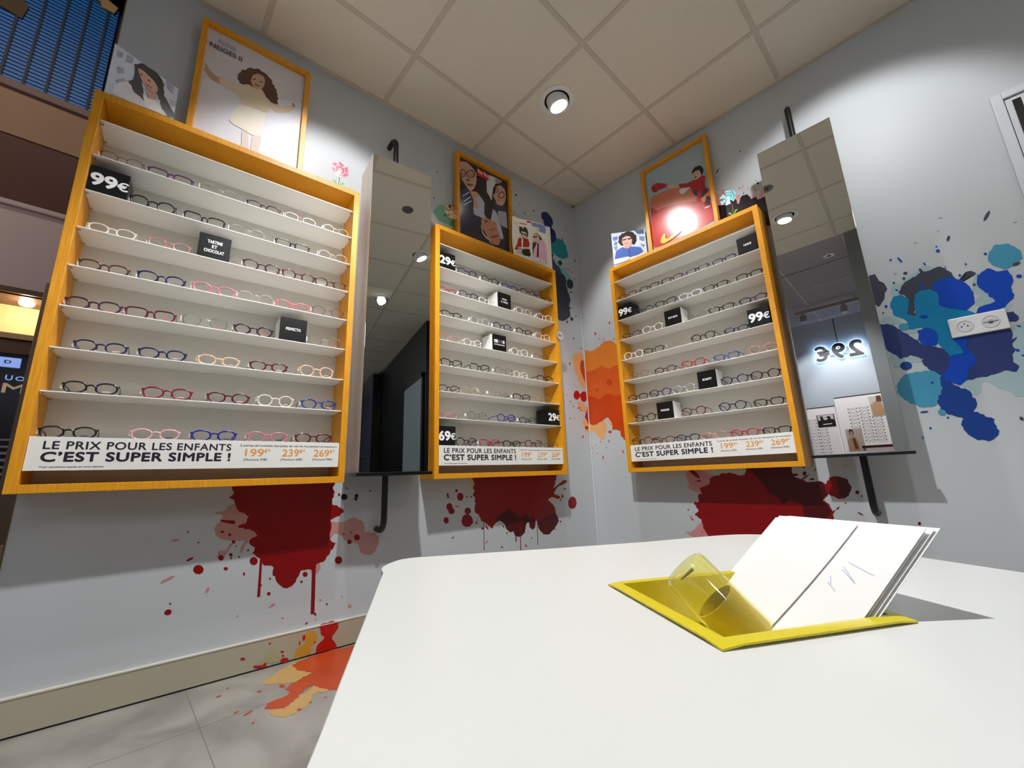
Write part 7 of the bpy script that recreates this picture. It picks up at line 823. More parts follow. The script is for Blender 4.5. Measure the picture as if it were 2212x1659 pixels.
def rel(k, ox=-4.0):
    (xa, za), (xb, zb) = DATA['facade_text'][k]; return xa-ox, xb-ox, min(za, zb), max(za, zb)
x0, x1, z0, z1 = rel('D'); mb = MB(); mb.box((x0-0.10, -0.0, z0), (x1, 0.02, z1), LBL); b_ = mb.build('lit_block', sf)
text_obj('letters', 'D', x0+0.03, x1-0.05, z0+0.03, z1-0.025, -0.001, mat('navy_glass', (14, 14, 34)), b_, 0.02)
text_obj('letters', 'U', x1+0.04, x1+0.12, z0+0.0, z1+0.0, 0.018, LBL, sf, 0.02)
x0, x1, z0, z1 = rel('u'); text_obj('letters', 'U', x0, x1, z0, z1, 0.018, LBL, sf, 0.01)
x0, x1, z0, z1 = rel('o'); text_obj('letters', 'O', x0, x1, z0, z1, 0.018, LBL, sf, 0.01)
x0, x1, z0, z1 = rel('IM'); text_obj('letters', 'IM', x0-0.03, x1, z0, z1, 0.018, CRM, sf, 0.012)
random.seed(3)
for k in range(7):
    mb = MB(); z = 0.75+0.055*k; mb.box((0.45, 0.0, z), (0.98, 0.02, z+0.015+0.012*random.random()), mat('shop_stock_pale', (168, 166, 172), 0.5)); mb.build('stock_shelf', sf)
POSTM = mat('taupe_post', (128, 110, 96), 0.5)
mb = MB(); mb.box((-3.02, 3.1, 0), (-2.86, 3.3, 2.34), POSTM, 0.004); tag(mb.build('trim_4'), kind='structure')
mb = MB(); mb.box((-3.4, 2.2, 0), (-2.74, 2.3, 0.36), mat('beige_low_wall', (190, 166, 140), 0.6)); mb.box((-2.80, 2.16, 0), (-2.70, 2.2, 1.0), mat('beige_low_wall', (190, 166, 140))); tag(mb.build('wall_mall_low'), kind='structure')

# ------------------------------------------------------------------ ceiling spots
LAMPW = mat('lamp_white', (232, 232, 230), 0.35); LENS = mat('lamp_lens', (255, 255, 255), 0.5, emit=(255, 252, 244), estr=14)
LLAB = ['tilted white recessed ceiling spot nearest the corner of the room', 'recessed ceiling spot nearest the right wall, reflected high in the left mirror',
        'recessed ceiling spot above the big framed poster on the left wall', 'recessed ceiling spot in the middle of the alcove, reflected in the right mirror',
        'recessed ceiling spot deeper in the shop, reflected lower in the left mirror']
for k, (x, y, azi, ele, watts, cone) in enumerate(SPOTS):
    e = tag(empty('ceiling_spot', (x, y, H)), LLAB[k], 'ceiling light', 'recessed ceiling spots')
    mb = MB(); mb.lathe([(0.099, 0.0), (0.099, -0.004), (0.094, -0.006), (0.073, -0.006), (0.071, -0.002), (0.071, 0.0)], LAMPW, 40); mb.build('trim_ring', e, smooth=True)
    mb = MB(); mb.lathe([(0.0, -0.0012), (0.071, -0.0012)], BLACKC, 40); mb.build('recess', e)
    dv = Vector((math.cos(R(azi))*math.cos(R(ele)), math.sin(R(azi))*math.cos(R(ele)), math.sin(R(ele))))
    tilt = dv.lerp(Vector((0, 0, -1)), 0.42).normalized()
    q = tilt.to_track_quat('-Z', 'Y').to_matrix().to_4x4(); q.translation = tilt*0.012
    mb = MB(); mb.lathe([(0.060, 0.03), (0.060, -0.022), (0.056, -0.028), (0.050, -0.028), (0.050, -0.022)], LAMPW, 40, q, False); can = mb.build('lamp_can', e, smooth=True)
    mb = MB(); mb.lathe([(0.0, -0.0235), (0.050, -0.0235)], LENS, 40, q); mb.build('lens', can)
    src = Vector((x, y, H)) + tilt*0.075
    sp = lamp('spot_beam', 'SPOT', src, src+dv, watts, (0.975, 0.99, 1.0), 0.035, cone, 0.45)
mb = MB(); mb.lathe([(0.0, -0.026), (0.014, -0.026), (0.015, -0.022), (0.007, -0.02), (0.009, -0.010), (0.024, -0.008), (0.026, -0.004), (0.034, -0.006), (0.044, -0.005), (0.046, 0.0)], mat('dark_chrome', (150, 148, 140), 0.35, 0.9), 32)
tag(mb.build('sprinkler', smooth=True, loc=(-1.27, -1.15, H)), 'small round metal sprinkler on the ceiling, reflected in both mirrors', 'sprinkler')

# ------------------------------------------------------------------ display shelves
UW, UI, UP, UB, UT, UD = 0.91, 0.86, 0.025, 0.661, 2.022, 0.15
UNIT = {'A': ('L', -2.6425), 'B': ('L', -1.3205), 'C': ('R', 0.3665)}
UNAME = {'A': 'left', 'B': 'middle', 'C': 'right'}
SHZ = [1.915, 1.777, 1.640, 1.503, 1.367, 1.230, 1.094, 0.958, 0.8175]
def make_unit():
    e = empty('display_shelf', (0, 0, 0))
    for x in (0, UW-UP):
        mb = MB(); mb.box((x, -UD, 0), (x+UP, -0.003, UT-UB), YW, 0.0012); mb.build('side_panel', e)
    mb = MB(); mb.box((UP, -UD, UT-UB-UP), (UW-UP, -0.003, UT-UB), YW, 0.0012); mb.build('top_panel', e)
    mb = MB(); mb.box((UP, -UD, 0), (UW-UP, -0.003, UP), YW, 0.0012); mb.build('bottom_panel', e)
    mb = MB(); mb.box((UP, -0.010, UP), (UW-UP, -0.003, UT-UB-UP), BACKW); mb.build('back_panel', e)
    for k, z in enumerate(SHZ):
        zz = z-UB; mb = MB(); mb.box((UP+0.001, -UD+(0.006 if k < 8 else 0.0165), zz-0.004), (UW-UP-0.001, -0.011, zz), WHITE, 0.0008); sh = mb.build('shelf', e)
        if k < 8:
            for px in (UP+0.004, UW-UP-0.004):
                for py in (-0.128, -0.03):
                    mb = MB(); mb.tube([(px-0.004 if px < 0.4 else px+0.004, py, zz-0.0075), (px+0.006 if px < 0.4 else px-0.006, py, zz-0.0075)], 0.0034, CHROME, 8); mb.build('shelf_pin', sh, smooth=True)
    return e
ULAB = {'A': 'large yellow wall display shelf nearest the camera, at the left', 'B': 'yellow wall display shelf in the middle, left of the corner', 'C': 'yellow wall display shelf on the right wall'}
u0 = make_unit()
for k in 'ABC':
    wall, s = UNIT[k]; o = u0 if k == 'A' else copy_tree(u0)
    o.location = wl(wall, s, 0, UB); o.rotation_euler = (0, 0, WR[wall]); tag(o, ULAB[k], 'shelf', 'yellow display shelves')
# price banner across the bottom of each shelf
def make_banner():
    e = empty('price_banner', (0, 0, 0)); W_ = UI-0.002; h = 0.098
    mb = MB(); mb.box((0, -0.004, 0), (W_, 0, h), WHITE, 0.0006); p = mb.build('panel', e)
    text_obj('headline', 'LE PRIX POUR LES ENFANTS', 0.031, 0.485, 0.062, 0.085, -0.0042, TXTK, e, 0.014, space=1.08)
    text_obj('headline', 'C’EST SUPER SIMPLE !', 0.031, 0.485, 0.026, 0.053, -0.0042, TXTK, e, 0.026, space=1.08)
    text_obj('small_print', '*Voir conditions auprès de votre opticien', 0.031, 0.165, 0.008, 0.0125, -0.0042, TXTK, e)
    text_obj('subtitle', '2 paires de lunettes équipées de verres hautement protecteurs', 0.512, 0.848, 0.076, 0.0855, -0.0042, TXTK, e, 0.006)
    for x, a, b in ((0.53, '199', '(Monture 29€)'), (0.65, '239', '(Monture 69€)'), (0.762, '269', '(Monture 99€)')):
        text_obj('price', a, x, x+0.058, 0.042, 0.069, -0.0042, TXTO, e, 0.012)
        text_obj('price', '€*', x+0.060, x+0.079, 0.055, 0.069, -0.0042, TXTO, e, 0.012)
        text_obj('price_note', b, x-0.004, x+0.072, 0.024, 0.035, -0.0042, TXTK, e, 0.004)
    return e
b0 = make_banner()
for k in 'ABC':
    wall, s = UNIT[k]; o = b0 if k == 'A' else copy_tree(b0)
    o.location = wl(wall, s+UP+0.001, 0.1385, 0.724); o.rotation_euler = (0, 0, WR[wall])
    tag(o, 'white price banner with black and orange lettering along the bottom of the %s display' % UNAME[k], 'sign', 'price banners')

# ------------------------------------------------------------------ glasses
FR = {'bronze': ((92, 66, 48), .3, .6), 'purple': ((84, 24, 92), .25, 0), 'silver': ((196, 196, 192), .2, 1), 'plum': ((58, 18, 44), .25, 0), 'rosesilver': ((205, 150, 150), .25, .7),
      'black': ((16, 14, 20), .25, 0), 'clear': ((226, 216, 200), .2, 0), 'rose': ((190, 128, 118), .28, .1), 'pinkblack': ((70, 22, 44), .25, 0), 'burgundy': ((92, 18, 38), .25, 0),
      'tortoise': ((72, 40, 30), .25, 0), 'navy': ((22, 22, 70), .25, 0), 'pink': ((206, 120, 140), .28, 0), 'coral': ((226, 112, 112), .28, 0), 'gunmetal': ((78, 78, 82), .25, .8),
      'peach': ((232, 190, 158), .28, 0), 'peachclear': ((230, 186, 160), .25, 0), 'redplum': ((128, 24, 52), .25, 0), 'blue': ((36, 62, 132), .25, 0), 'pinkclear': ((232, 178, 184), .25, 0),
      'royal': ((34, 36, 142), .25, 0), 'red': ((158, 26, 40), .25, 0), 'greyclear': ((168, 168, 172), .25, .2), 'gold': ((212, 176, 112), .2, .9), 'greenblack': ((44, 62, 48), .25, 0),
      'crimson': ((172, 20, 56), .25, 0), 'teal': ((22, 58, 62), .25, 0), 'white': ((232, 234, 240), .25, 0), 'navygold': ((30, 30, 66), .25, 0)}
FN = {'bronze': 'bronze-brown', 'purple': 'bright purple', 'rosesilver': 'rosy silver', 'clear': 'clear pale', 'pinkblack': 'dark pink', 'peachclear': 'peach', 'redplum': 'plum red', 'pinkclear': 'pale pink', 'royal': 'royal blue',
      'greyclear': 'clear grey', 'greenblack': 'dark green', 'navygold': 'navy', 'tortoise': 'dark brown', 'plum': 'dark plum', 'gunmetal': 'gunmetal', 'redplum': 'plum red'}
METAL = {'silver', 'rosesilver', 'gold', 'bronze', 'gunmetal'}
LENSM = glassy('spectacle_lens', (253, 253, 253), 0.025)
def outline(style, n=28):
    # one eye shape in mm-ish metres, centred, for the eye on the +x side
    P = {'round': (0.0235, 0.0205, 2.2), 'oval': (0.0245, 0.0170, 2.3), 'rect': (0.0255, 0.0165, 3.4), 'cat': (0.0255, 0.0185, 2.7), 'hex': (0.0245, 0.0190, 2.0)}[style]
    a, b, e = P; pts = []
    for k in range(n):
        t = 2*PI*k/n; c, s = math.cos(t), math.sin(t)
        x = a*math.copysign(abs(c)**(2/e), c); z = b*math.copysign(abs(s)**(2/e), s)
        if style == 'hex':
            q = (t % (PI/3))-PI/6; rr = 0.94*math.cos(PI/6)/math.cos(q)*0.5+0.52; x = a*rr*c; z = b*rr*s
        if style == 'cat' and z > 0: z += 0.0045*max(0, x/a)**2; x += 0.0015*max(0, x/a)
        if style in ('rect', 'round', 'oval') and z < 0: x *= 1-0.10*(abs(z)/b)
        pts.append((x, z+b))
    return pts, a, b
FRAME_MESH = {}
def frame_meshes(style, thin):
    key = (style, thin)
    if key in FRAME_MESH: return FRAME_MESH[key]
    ph = mat('frame_placeholder', (20, 20, 20)); pts, a, b = outline(style)
    cx = 0.0625-a-0.0030
    rr, dd = (0.0010, 0.0010) if thin else (0.0026, 0.0022)
    mb = MB()
    for s in (-1, 1):
        loop = [(s*(cx+p[0]), -0.0005*abs(p[0])*20*0, p[1]) for p in pts]
        ring(mb, loop, rr, dd, ph)
        # end piece towards the hinge
        mb.tube([(s*(cx+a-0.001), 0, b*1.45), (s*(cx+a+0.0025), 0.001, b*1.5), (s*0.0625, 0.004, b*1.5)], [rr*1.5, rr*1.5, rr*1.2], ph, 8)
    gap = cx-a
    hb = b*1.32
    mb.tube([(-gap-0.0015, 0, hb-0.001), (-gap*0.5, -0.001, hb+0.0022), (0, -0.0015, hb+0.003), (gap*0.5, -0.001, hb+0.0022), (gap+0.0015, 0, hb-0.001)], rr*1.15, ph, 8)
    if not thin:
        for s in (-1, 1): mb.tube([(s*(gap+0.0005), 0.001, hb-0.006), (s*(gap-0.001), 0.004, hb-0.010), (s*(gap+0.001), 0.005, hb-0.014)], 0.0016, ph, 6)
    me = mb.mesh('rim'); shade(me, 60)
    tm = []
    for s in (-1, 1):
        mb = MB(); z = b*1.5
        pth = [(s*0.0625, 0.003, z), (s*0.0625, 0.03, z), (s*0.061, 0.070, z-0.001), (s*0.059, 0.088, z-0.005), (s*0.057, 0.105, 0.0045)]
        r_ = 0.0009 if thin else 0.0012
        mb.tube(pth, [r_, r_, r_, r_*1.2, r_*1.3], ph, 6, ry=(0.0009 if thin else 0.0022)); t_ = mb.mesh('temple'); shade(t_, 60); tm.append(t_)
    lm = []
    for s in (-1, 1):
        mb = MB(); q = [(s*(cx+p[0]*0.985), b+(p[1]-b)*0.985) for p in pts]
        mb.prism(q if s > 0 else q[::-1], -0.0005, 0.0005, LENSM); lm.append(mb.mesh('lens'))
    FRAME_MESH[key] = (me, tm, lm, cx, b)
    return FRAME_MESH[key]
def ring(mb, loop, rin, dep, m, n=6):
    N = len(loop); cx = sum(p[0] for p in loop)/N; cz = sum(p[2] for p in loop)/N; vs = []
    for i, p in enumerate(loop):
        t = Vector(loop[(i+1) % N])-Vector(loop[i-1]); nn = Vector((t.z, 0, -t.x)).normalized()
        if nn.dot(Vector((p[0]-cx, 0, p[2]-cz))) < 0: nn = -nn
        for k in range(n):
            q = 2*PI*k/n; vs.append(Vector(p)+nn*math.cos(q)*rin+Vector((0, 1, 0))*math.sin(q)*dep)
    fs = [(i*n+k, i*n+(k+1) % n, ((i+1) % N)*n+(k+1) % n, ((i+1) % N)*n+k) for i in range(N) for k in range(n)]
    mb.add(vs, fs, m)
TAGM = mat('white_tag', (244, 244, 240), 0.5)
mb = MB(); mb.box((-0.0040, 0.003, -0.009), (-0.0014, 0.020, 0.005), TAGM); TAGME = mb.mesh('security_tag')
mb = MB(); mb.prism([(-0.008, 0.0), (0.009, 0.0005), (0.009, 0.003), (0.002, 0.0032), (-0.008, 0.003)], -0.0012, -0.0007, TAGM); STKME = mb.mesh('lens_sticker')
ROWN = ['top row', 'second row', 'third row', 'fourth row', 'fifth row', 'sixth row', 'seventh row', 'bottom row']
COLZ = {'black': 'black', 'navy': 'navy'}
def child(name, me, m, parent, loc=(0, 0, 0)):
    o = bpy.data.objects.new(name, me); C.objects.link(o); o.parent = parent; o.location = loc
    if m: o.material_slots[0].link = 'OBJECT'; o.material_slots[0].material = m
    return o
cnt = {}; LAST = (None, 0)
random.seed(11)
for (unit, row, s0, s1, col, style, extra) in DATA['glasses']:
    k = cnt.get((unit, row), 0); cnt[(unit, row)] = k+1
    tot = sum(1 for g in DATA['glasses'] if g[0] == unit and g[1] == row)
    thin = col in METAL; me, tm, lm, cx, b = frame_meshes(style, thin)
    c_, ro, me_ = FR[col]; m = mat('frame_'+col, c_, ro, me_, coat=0.3)
    wall = UNIT[unit][0]; wd = max(0.112, min(0.136, s1-s0)); sc = (wd/0.125)
    sm = (s0+s1)/2
    base = SHZ[row]
    if unit == 'B': sm = s1-wd/2
    if unit == 'C': sm = s0+wd/2
    # keep clear of the side panels
    lo = UNIT[unit][1]+UP+0.008+wd/2; hi = UNIT[unit][1]+UW-UP-0.008-wd/2; sm = max(lo, min(hi, sm))
    if k and LAST[0] == (unit, row) and sm-wd/2 < LAST[1]+0.004: sm = min(hi, LAST[1]+0.004+wd/2)
    LAST = ((unit, row), sm+wd/2)
    e = empty('glasses', wl(wall, sm, 0.122, base+0.0030*sc), WR[wall]+R(random.uniform(-2.0, 2.0))); e.scale = (sc, min(sc, 1.0), sc)
    pos = ('rightmost' if k == tot-1 else 'leftmost' if k == 0 else ORD[k]+' from left')
    tag(e, '%s %s-lens glasses, %s, %s of the %s display' % (FN.get(col, col), {'rect': 'rectangular', 'cat': 'cat-eye', 'hex': 'angular'}.get(style, style), pos, ROWN[row-1], UNAME[unit]), 'glasses', 'glasses on the %s display' % UNAME[unit])
    child('rim', me, m, e)
    for i in (0, 1): t_ = child('temple', tm[i], m, e); 
    for i in (0, 1):
        l_ = child('lens', lm[i], None, e)
        if i == 1 and unit == 'A' and row >= 5:
            sm_ = mat('sticker_blue', (60, 60, 120), .5) if row == 8 else mat('sticker_red', (214, 90, 100), .5) if row == 5 else mat('sticker_pale', (226, 190, 180), .5)
            child('lens_sticker', STKME, sm_, l_, (cx, 0, b*0.35))
    if unit == 'A' or random.random() < 0.6: child('security_tag', TAGME, None, e, (-0.0625, 0, b*1.3))

# ------------------------------------------------------------------ foam cubes with prices and brand names
for (unit, row, s0, s1, h, txt, kind) in DATA['boxes']:
    wall = UNIT[unit][0]; w_ = 0.1; lo = UNIT[unit][1]+UP+0.002; hi = UNIT[unit][1]+UW-UP-0.002-w_; s0 = max(lo, min(hi, s0))
    e = empty('display_cube', wl(wall, s0, 0.034, SHZ[row]+0.0005), WR[wall])
    side = BLACKC if kind == 'price' else WHITEC
    mb = MB(); mb.box((0, -0.098, 0), (w_, 0, 0.1), side, 0.0006); mb.build('body', e)
    mb = MB(); mb.box((0, -0.1, 0), (w_, -0.0982, 0.1), BLACKC, 0.0004); mb.build('front_panel', e)
    rows = txt.split('|')
    if kind == 'price':
        text_obj('lettering', txt[:2], 0.006, 0.068, 0.030, 0.074, -0.1002, TXTW, e, 0.026); text_obj('lettering', '€', 0.071, 0.0985, 0.034, 0.066, -0.1002, TXTW, e, 0.014)
        what = 'black price cube reading %s' % txt
    elif kind == 'stripe':
        mb = MB()
        for i, (xa, xb, g) in enumerate(((0.012, 0.022, 200), (0.023, 0.037, 240), (0.039, 0.050, 90), (0.052, 0.062, 60), (0.064, 0.074, 110), (0.076, 0.088, 200))):
            mb.box((xa, -0.1006, 0.050), (xb, -0.1002, 0.069), mat('logo_grey_%d' % g, (g, g, g)))
        mb.build('logo_bars', e); text_obj('lettering', txt, 0.012, 0.088, 0.036, 0.043, -0.1002, TXTW, e, 0.015)
        what = 'black and white cube with a striped grey logo'
    else:
        n = len(rows); hh = 0.0115 if n < 3 else 0.0125; gap = 0.0065; tot = n*hh+(n-1)*gap; z = 0.052+tot/2
        wid = {'TARTINE': .046, 'ET': .016, 'CHOCOLAT': .062, 'PERFECTO': .054, 'TÊTES': .036, 'À TÊTES': .052, 'NIKE': .036, 'RAY-BAN': .054, 'SCHOTT': .048, 'MINIONS': .050}
        for t in rows:
            ww = wid.get(t, .05); text_obj('lettering', t, 0.05-ww/2, 0.05+ww/2, z-hh, z, -0.1002, TXTW, e, 0.016, space=1.08); z -= hh+gap
        what = 'black-fronted white cube lettered %s' % ' '.join(rows).lower() if txt not in ('NIKE', 'RAY-BAN', 'MINIONS', 'SCHOTT', 'PERFECTO', 'TARTINE|ET|CHOCOLAT', 'TÊTES|À TÊTES') else 'black-fronted cube with %s' % {1: 'one white word', 2: 'two white lines', 3: 'three white lines'}[n]
    k = sum(1 for b in DATA['boxes'] if b[0] == unit and b[1] == row and b[2] < s0-1e-6)
    side_ = ' at its left' if (unit, row) in (('B', 8), ('A', 2), ('B', 1), ('C', 2)) else ' at its right' if (unit, row) in (('B', 7), ('C', 4), ('C', 1)) else ''
    tag(e, '%s, %s of the %s display%s' % (what, ROWN[row-1], UNAME[unit], side_), 'display cube', 'lettered display cubes')
# round wobbler on the right edge of the middle shelf
e = tag(empty('wobbler_disc', wl('L', -0.408, 0.1535, 1.553), TH), 'round white disc with a red rim stuck to the middle display edge', 'sign')
mb = MB(); mb.lathe([(0.0, 0.0), (0.034, 0.0), (0.034, 0.0012), (0.0, 0.0012)], mat('red_rim', (196, 50, 40), 0.4), 32, Matrix.Rotation(PI/2, 4, 'X') @ Matrix.Scale(1.0, 4)); mb.build('disc', e)
mb = MB(); mb.lathe([(0.0, 0.0013), (0.0312, 0.0013)], WHITEC, 32, Matrix.Rotation(PI/2, 4, 'X')); mb.build('face', e)
mb = MB()
for r0, r1 in ((0.0075, 0.0048), (0.0024, 0.0)):
    mb.lathe([(r0, 0.0016), (r1, 0.0016)], TXTK, 20, Matrix.Translation((-0.010, 0, 0.001)) @ Matrix.Rotation(PI/2, 4, 'X'), cap=False)
mb.box((0.003, -0.0016, 0.004), (0.008, -0.0014, 0.008), TXTK); mb.box((0.003, -0.0016, -0.006), (0.007, -0.0014, 0.002), TXTK); mb.box((0.010, -0.0016, -0.006), (0.015, -0.0014, 0.006), TXTK)
mb.build('eye_mark', e)

RNDP = random.Random(4)
def organic(poly, amp, rnd, sub=4):
    n = len(poly)
    if amp <= 0 or n < 5: return poly
    out = []
    for i in range(n):
        p0, p1, p2, p3 = (Vector(poly[(i+j) % n]) for j in (-1, 0, 1, 2))
        L_ = (p2-p1).length; sb = max(2, min(9, int(L_/0.008)))
        for k in range(sb):
            t = k/sb
            tan1 = (p2-p0)*0.22; tan2 = (p3-p1)*0.22
            q = (2*t**3-3*t*t+1)*p1+(t**3-2*t*t+t)*tan1+(-2*t**3+3*t*t)*p2+(t**3-t*t)*tan2
            tg = (p2-p1).normalized() if L_ > 0 else Vector((1, 0)); nn = Vector((-tg.y, tg.x))
            a = amp*1.7*min(1.0, L_/0.025)
            out.append(q+nn*a*(rnd.random()-0.5)*(1.3 if k % 2 else 0.6))
    return [(v.x, v.y) for v in out]
# ------------------------------------------------------------------ framed posters on top of the shelves
def picture(name, parent, items, y, z0=0.0, gloss=0.16):
    mb = MB()
    for i, (c, p) in enumerate(items):
        hair = max(c) < 100 and c[0] >= c[2]-8 and len(p) > 7
        p = organic(p, 0.0045 if hair else 0.0006, RNDP) if len(p) > 4 else p
        mb.flat([(q[0], q[1]-z0) for q in p], y-0.00025*(i+1), mat('print_%d_%d_%d' % tuple(c), c, gloss, spec=0.5, coat=0.0))
    return mb.build(name, parent, fix=False)
def shift(items, dx, dz): return [(c, [(p[0]-dx, p[1]-dz) for p in q]) for c, q in items]
def clipbox(items, x0, x1, z0, z1):
    def clip(poly, ax, v, keep_gt):
        out = []
        for i in range(len(poly)):
            a, b = poly[i], poly[(i+1) % len(poly)]; ia = (a[ax] >= v) == keep_gt or a[ax] == v; ib = (b[ax] >= v) == keep_gt or b[ax] == v
            if ia: out.append(a)
            if ia != ib:
                t = (v-a[ax])/(b[ax]-a[ax]); out.append([a[0]+(b[0]-a[0])*t, a[1]+(b[1]-a[1])*t])
        return out
    res = []
    for c, q in items:
        for ax, v, k in ((0, x0, True), (0, x1, False), (1, z0, True), (1, z1, False)):
            if len(q) > 2: q = clip(q, ax, v, k)
        if len(q) > 2: res.append((c, q))
    return res
POST = [('A', 'L', -2.402, -1.971, 2.655, (214, 210, 212), 'yellow framed poster of a curly haired girl with spread arms', (226, 222, 224)),
        ('B', 'L', -1.128, -0.692, 2.670, (60, 55, 60), 'yellow framed poster of two dark haired people wearing round glasses', (60, 55, 60)),
        ('C', 'R', 0.620, 1.058, 2.684, (160, 180, 185), 'yellow framed poster of a child in red with a red creature', (168, 186, 190))]
for key, wall, s0, s1, zt, bg, lab, bg2 in POST:
    f = 0.0215; h = zt-UT; wd = s1-s0
    e = tag(empty('framed_poster', wl(wall, s0, 0.0, UT+0.0005), WR[wall]), lab, 'poster', 'framed posters')
    yf, yb, yp = -0.055, -0.018, -0.034
    for (xa, xb) in ((0, f), (wd-f, wd)):
        mb = MB(); mb.box((xa, yf, 0), (xb, yb, h), YW, 0.001); mb.build('frame_stile', e)
    for (za, zb) in ((0, f), (h-f, h)):
        mb = MB(); mb.box((f, yf, za), (wd-f, yb, zb), YW, 0.001); mb.build('frame_rail', e)
    gl = 0.24 if key == 'A' else 0.2
    mb = MB(); mb.box((f, yp, f), (wd-f, -0.019, h-f), mat('poster_bg_'+key, bg, gl)); mb.build('poster_board', e)
    it = clipbox(shift(DATA['poster'+key], s0, UT), f+0.001, wd-f-0.001, f+0.001, h-f-0.001)
    pp = picture('printed_picture', e, it, yp-0.0003, gloss=gl)
    yy = yp-0.012
    if key == 'A':
        yy = yp-0.0003-0.00025*len(it)-0.0003
        text_obj('title', 'REINE', 0.061, 0.126, 0.552, 0.576, yy, mat('title_pale', (150, 146, 176), .3), e, 0.0); text_obj('title', 'NEIGES II', 0.035, 0.152, 0.516, 0.540, yy, mat('title_dark', (66, 62, 84), .3), e, 0.01)
    if key == 'B':
        yy = yp-0.0003-0.00025*len(it)-0.0003
        q = [p for c, p in it if tuple(c) == (200, 35, 25)][0]; xs = [p[0] for p in q]; zs = [p[1] for p in q]; x0, x1, z0, z1 = min(xs), max(xs), min(zs), max(zs)
        text_obj('logo_lettering', 'Ray-Ban', x0+0.008, x1-0.008, (z0+z1)/2-0.018, (z0+z1)/2+0.018, yy, TXTW, e, 0.0)
# leaning photo cards
CARDS = [('cardA', 'photo card of a person with long black hair, on the left display top', (212, 222, 244), 0.218), ('cardB', 'photo card of two people, one in a red jacket, on the middle display', (246, 240, 226), 0.338), ('cardC', 'photo card of a child with glasses and blue shirt, on right display', (216, 226, 240), 0.252)]
for key, lab, bg, h in CARDS:
    c = DATA[key]; e = tag(empty('photo_card', (c['loc'][0], c['loc'][1], UT+0.0005), c['rot']), lab, 'photo card', 'standing photo cards')
    mb = MB(); mb.box((0, 0, 0), (c['w'], 0.004, h), mat('card_bg_'+key, bg, 0.35, noise=0.16 if key != 'cardB' else 0.0, nscale=35), 0.0); mb.build('card_panel', e)
    it = clipbox(c['pic'], 0.001, c['w']-0.001, 0.001, h-0.001); picture('printed_picture', e, it, -0.0003, gloss=0.35)
    mb = MB(); x = c['w']/2; mb.prism([(x-0.002, 0.0), (x+0.002, 0.0), (x+0.002, h*0.7), (x-0.002, h*0.7)], 0.004, 0.012, mat('dark_easel', (60, 50, 46), .7)); mb.build('easel_back', e)
    if key == 'cardB':
        yy = -0.0003-0.00025*len(it)-0.0003; text_obj('caption', 'HIELD', 0.13, 0.235, 0.035, 0.063, yy, TXTW, e, 0.02)

# pinwheel flowers
def pinwheel(wall, s, d, base, hh, colp, coll, label, lean=0.0):
    e = tag(empty('pinwheel_flower', wl(wall, s, d, base), WR[wall]), label, 'pinwheel', 'toy pinwheel flowers')
    mb = MB(); mb.tube([(0, 0, 0), (0.003, 0, hh*0.5), (lean, -0.002, hh)], 0.0014, mat('pin_stick', (150, 120, 70), .5), 8); mb.build('stick', e, smooth=True)
    lm_ = mat('leaf_green_'+label[:4], coll, .35)
    for sgn in (-1, 1):
        mb = MB(); pts = []
        for i in range(9):
            t = i/8; pts.append((sgn*(0.002+0.024*t), 0.014*math.sin(t*PI*0.6)+0.010*t))
        up_ = [(x, z+0.010*math.sin(PI*min(1, i/8+0.05))) for i, (x, z) in enumerate(pts)]
        mb.prism(pts+up_[::-1], -0.002-0.001*sgn, 0.0-0.001*sgn, lm_); mb.build('leaf', e)
    pm = mat('petal_'+label[:5], colp[0], .3); pm2 = mat('petal2_'+label[:5], colp[1], .3); hub = Vector((lean, -0.010, hh))
    for i in range(6):
        a = PI/3*i+0.3; mb = MB(); d_ = Vector((math.cos(a), 0, math.sin(a))); n_ = Vector((-math.sin(a), 0, math.cos(a)))
        for k in range(5):
            r0, r1 = 0.004+0.0074*k, 0.004+0.0074*(k+1); w0 = 0.006+0.0030*k; w1 = 0.006+0.0030*(k+1)
            cv = 0.008*((k+1)/5)
            q = [hub+d_*r0-n_*w0*0.5+Vector((0, -0.002, 0)), hub+d_*r1-n_*w1*0.5+Vector((0, -0.002, 0)), hub+d_*r1+n_*w1*0.9+Vector((0, -0.002-cv, 0)), hub+d_*r0+n_*w0*0.9+Vector((0, -0.002-cv, 0))]
            vs = q+[v+Vector((0, 0.0006, 0)) for v in q]
            mb.add(vs, [(0, 1, 2, 3), (7, 6, 5, 4), (0, 4, 5, 1), (1, 5, 6, 2), (2, 6, 7, 3), (3, 7, 4, 0)], pm if k % 2 else pm2)
        mb.build('petal', e)
    mb = MB(); mb.lathe([(0.0, -0.006), (0.004, -0.005), (0.006, 0.0), (0.004, 0.004), (0.0, 0.005)], mat('pin_hub', (236, 226, 196), .3), 12, Matrix.Translation(hub) @ Matrix.Rotation(PI/2, 4, 'X')); mb.build('hub', e, smooth=True)
pinwheel('L', -1.829, 0.135, UT, 0.083, ((226, 110, 140), (240, 190, 196)), (70, 190, 50), 'pink toy pinwheel flower with green leaves on the left display')
pinwheel('L', -1.234, 0.135, UT, 0.110, ((176, 112, 74), (196, 150, 100)), (90, 180, 50), 'brownish toy pinwheel flower with green leaves on the middle display', 0.012)
pinwheel('R', 1.158, 0.135, UT, 0.110, ((90, 196, 208), (170, 226, 230)), (120, 214, 30), 'turquoise toy pinwheel flower with green leaves on the right display', -0.008)

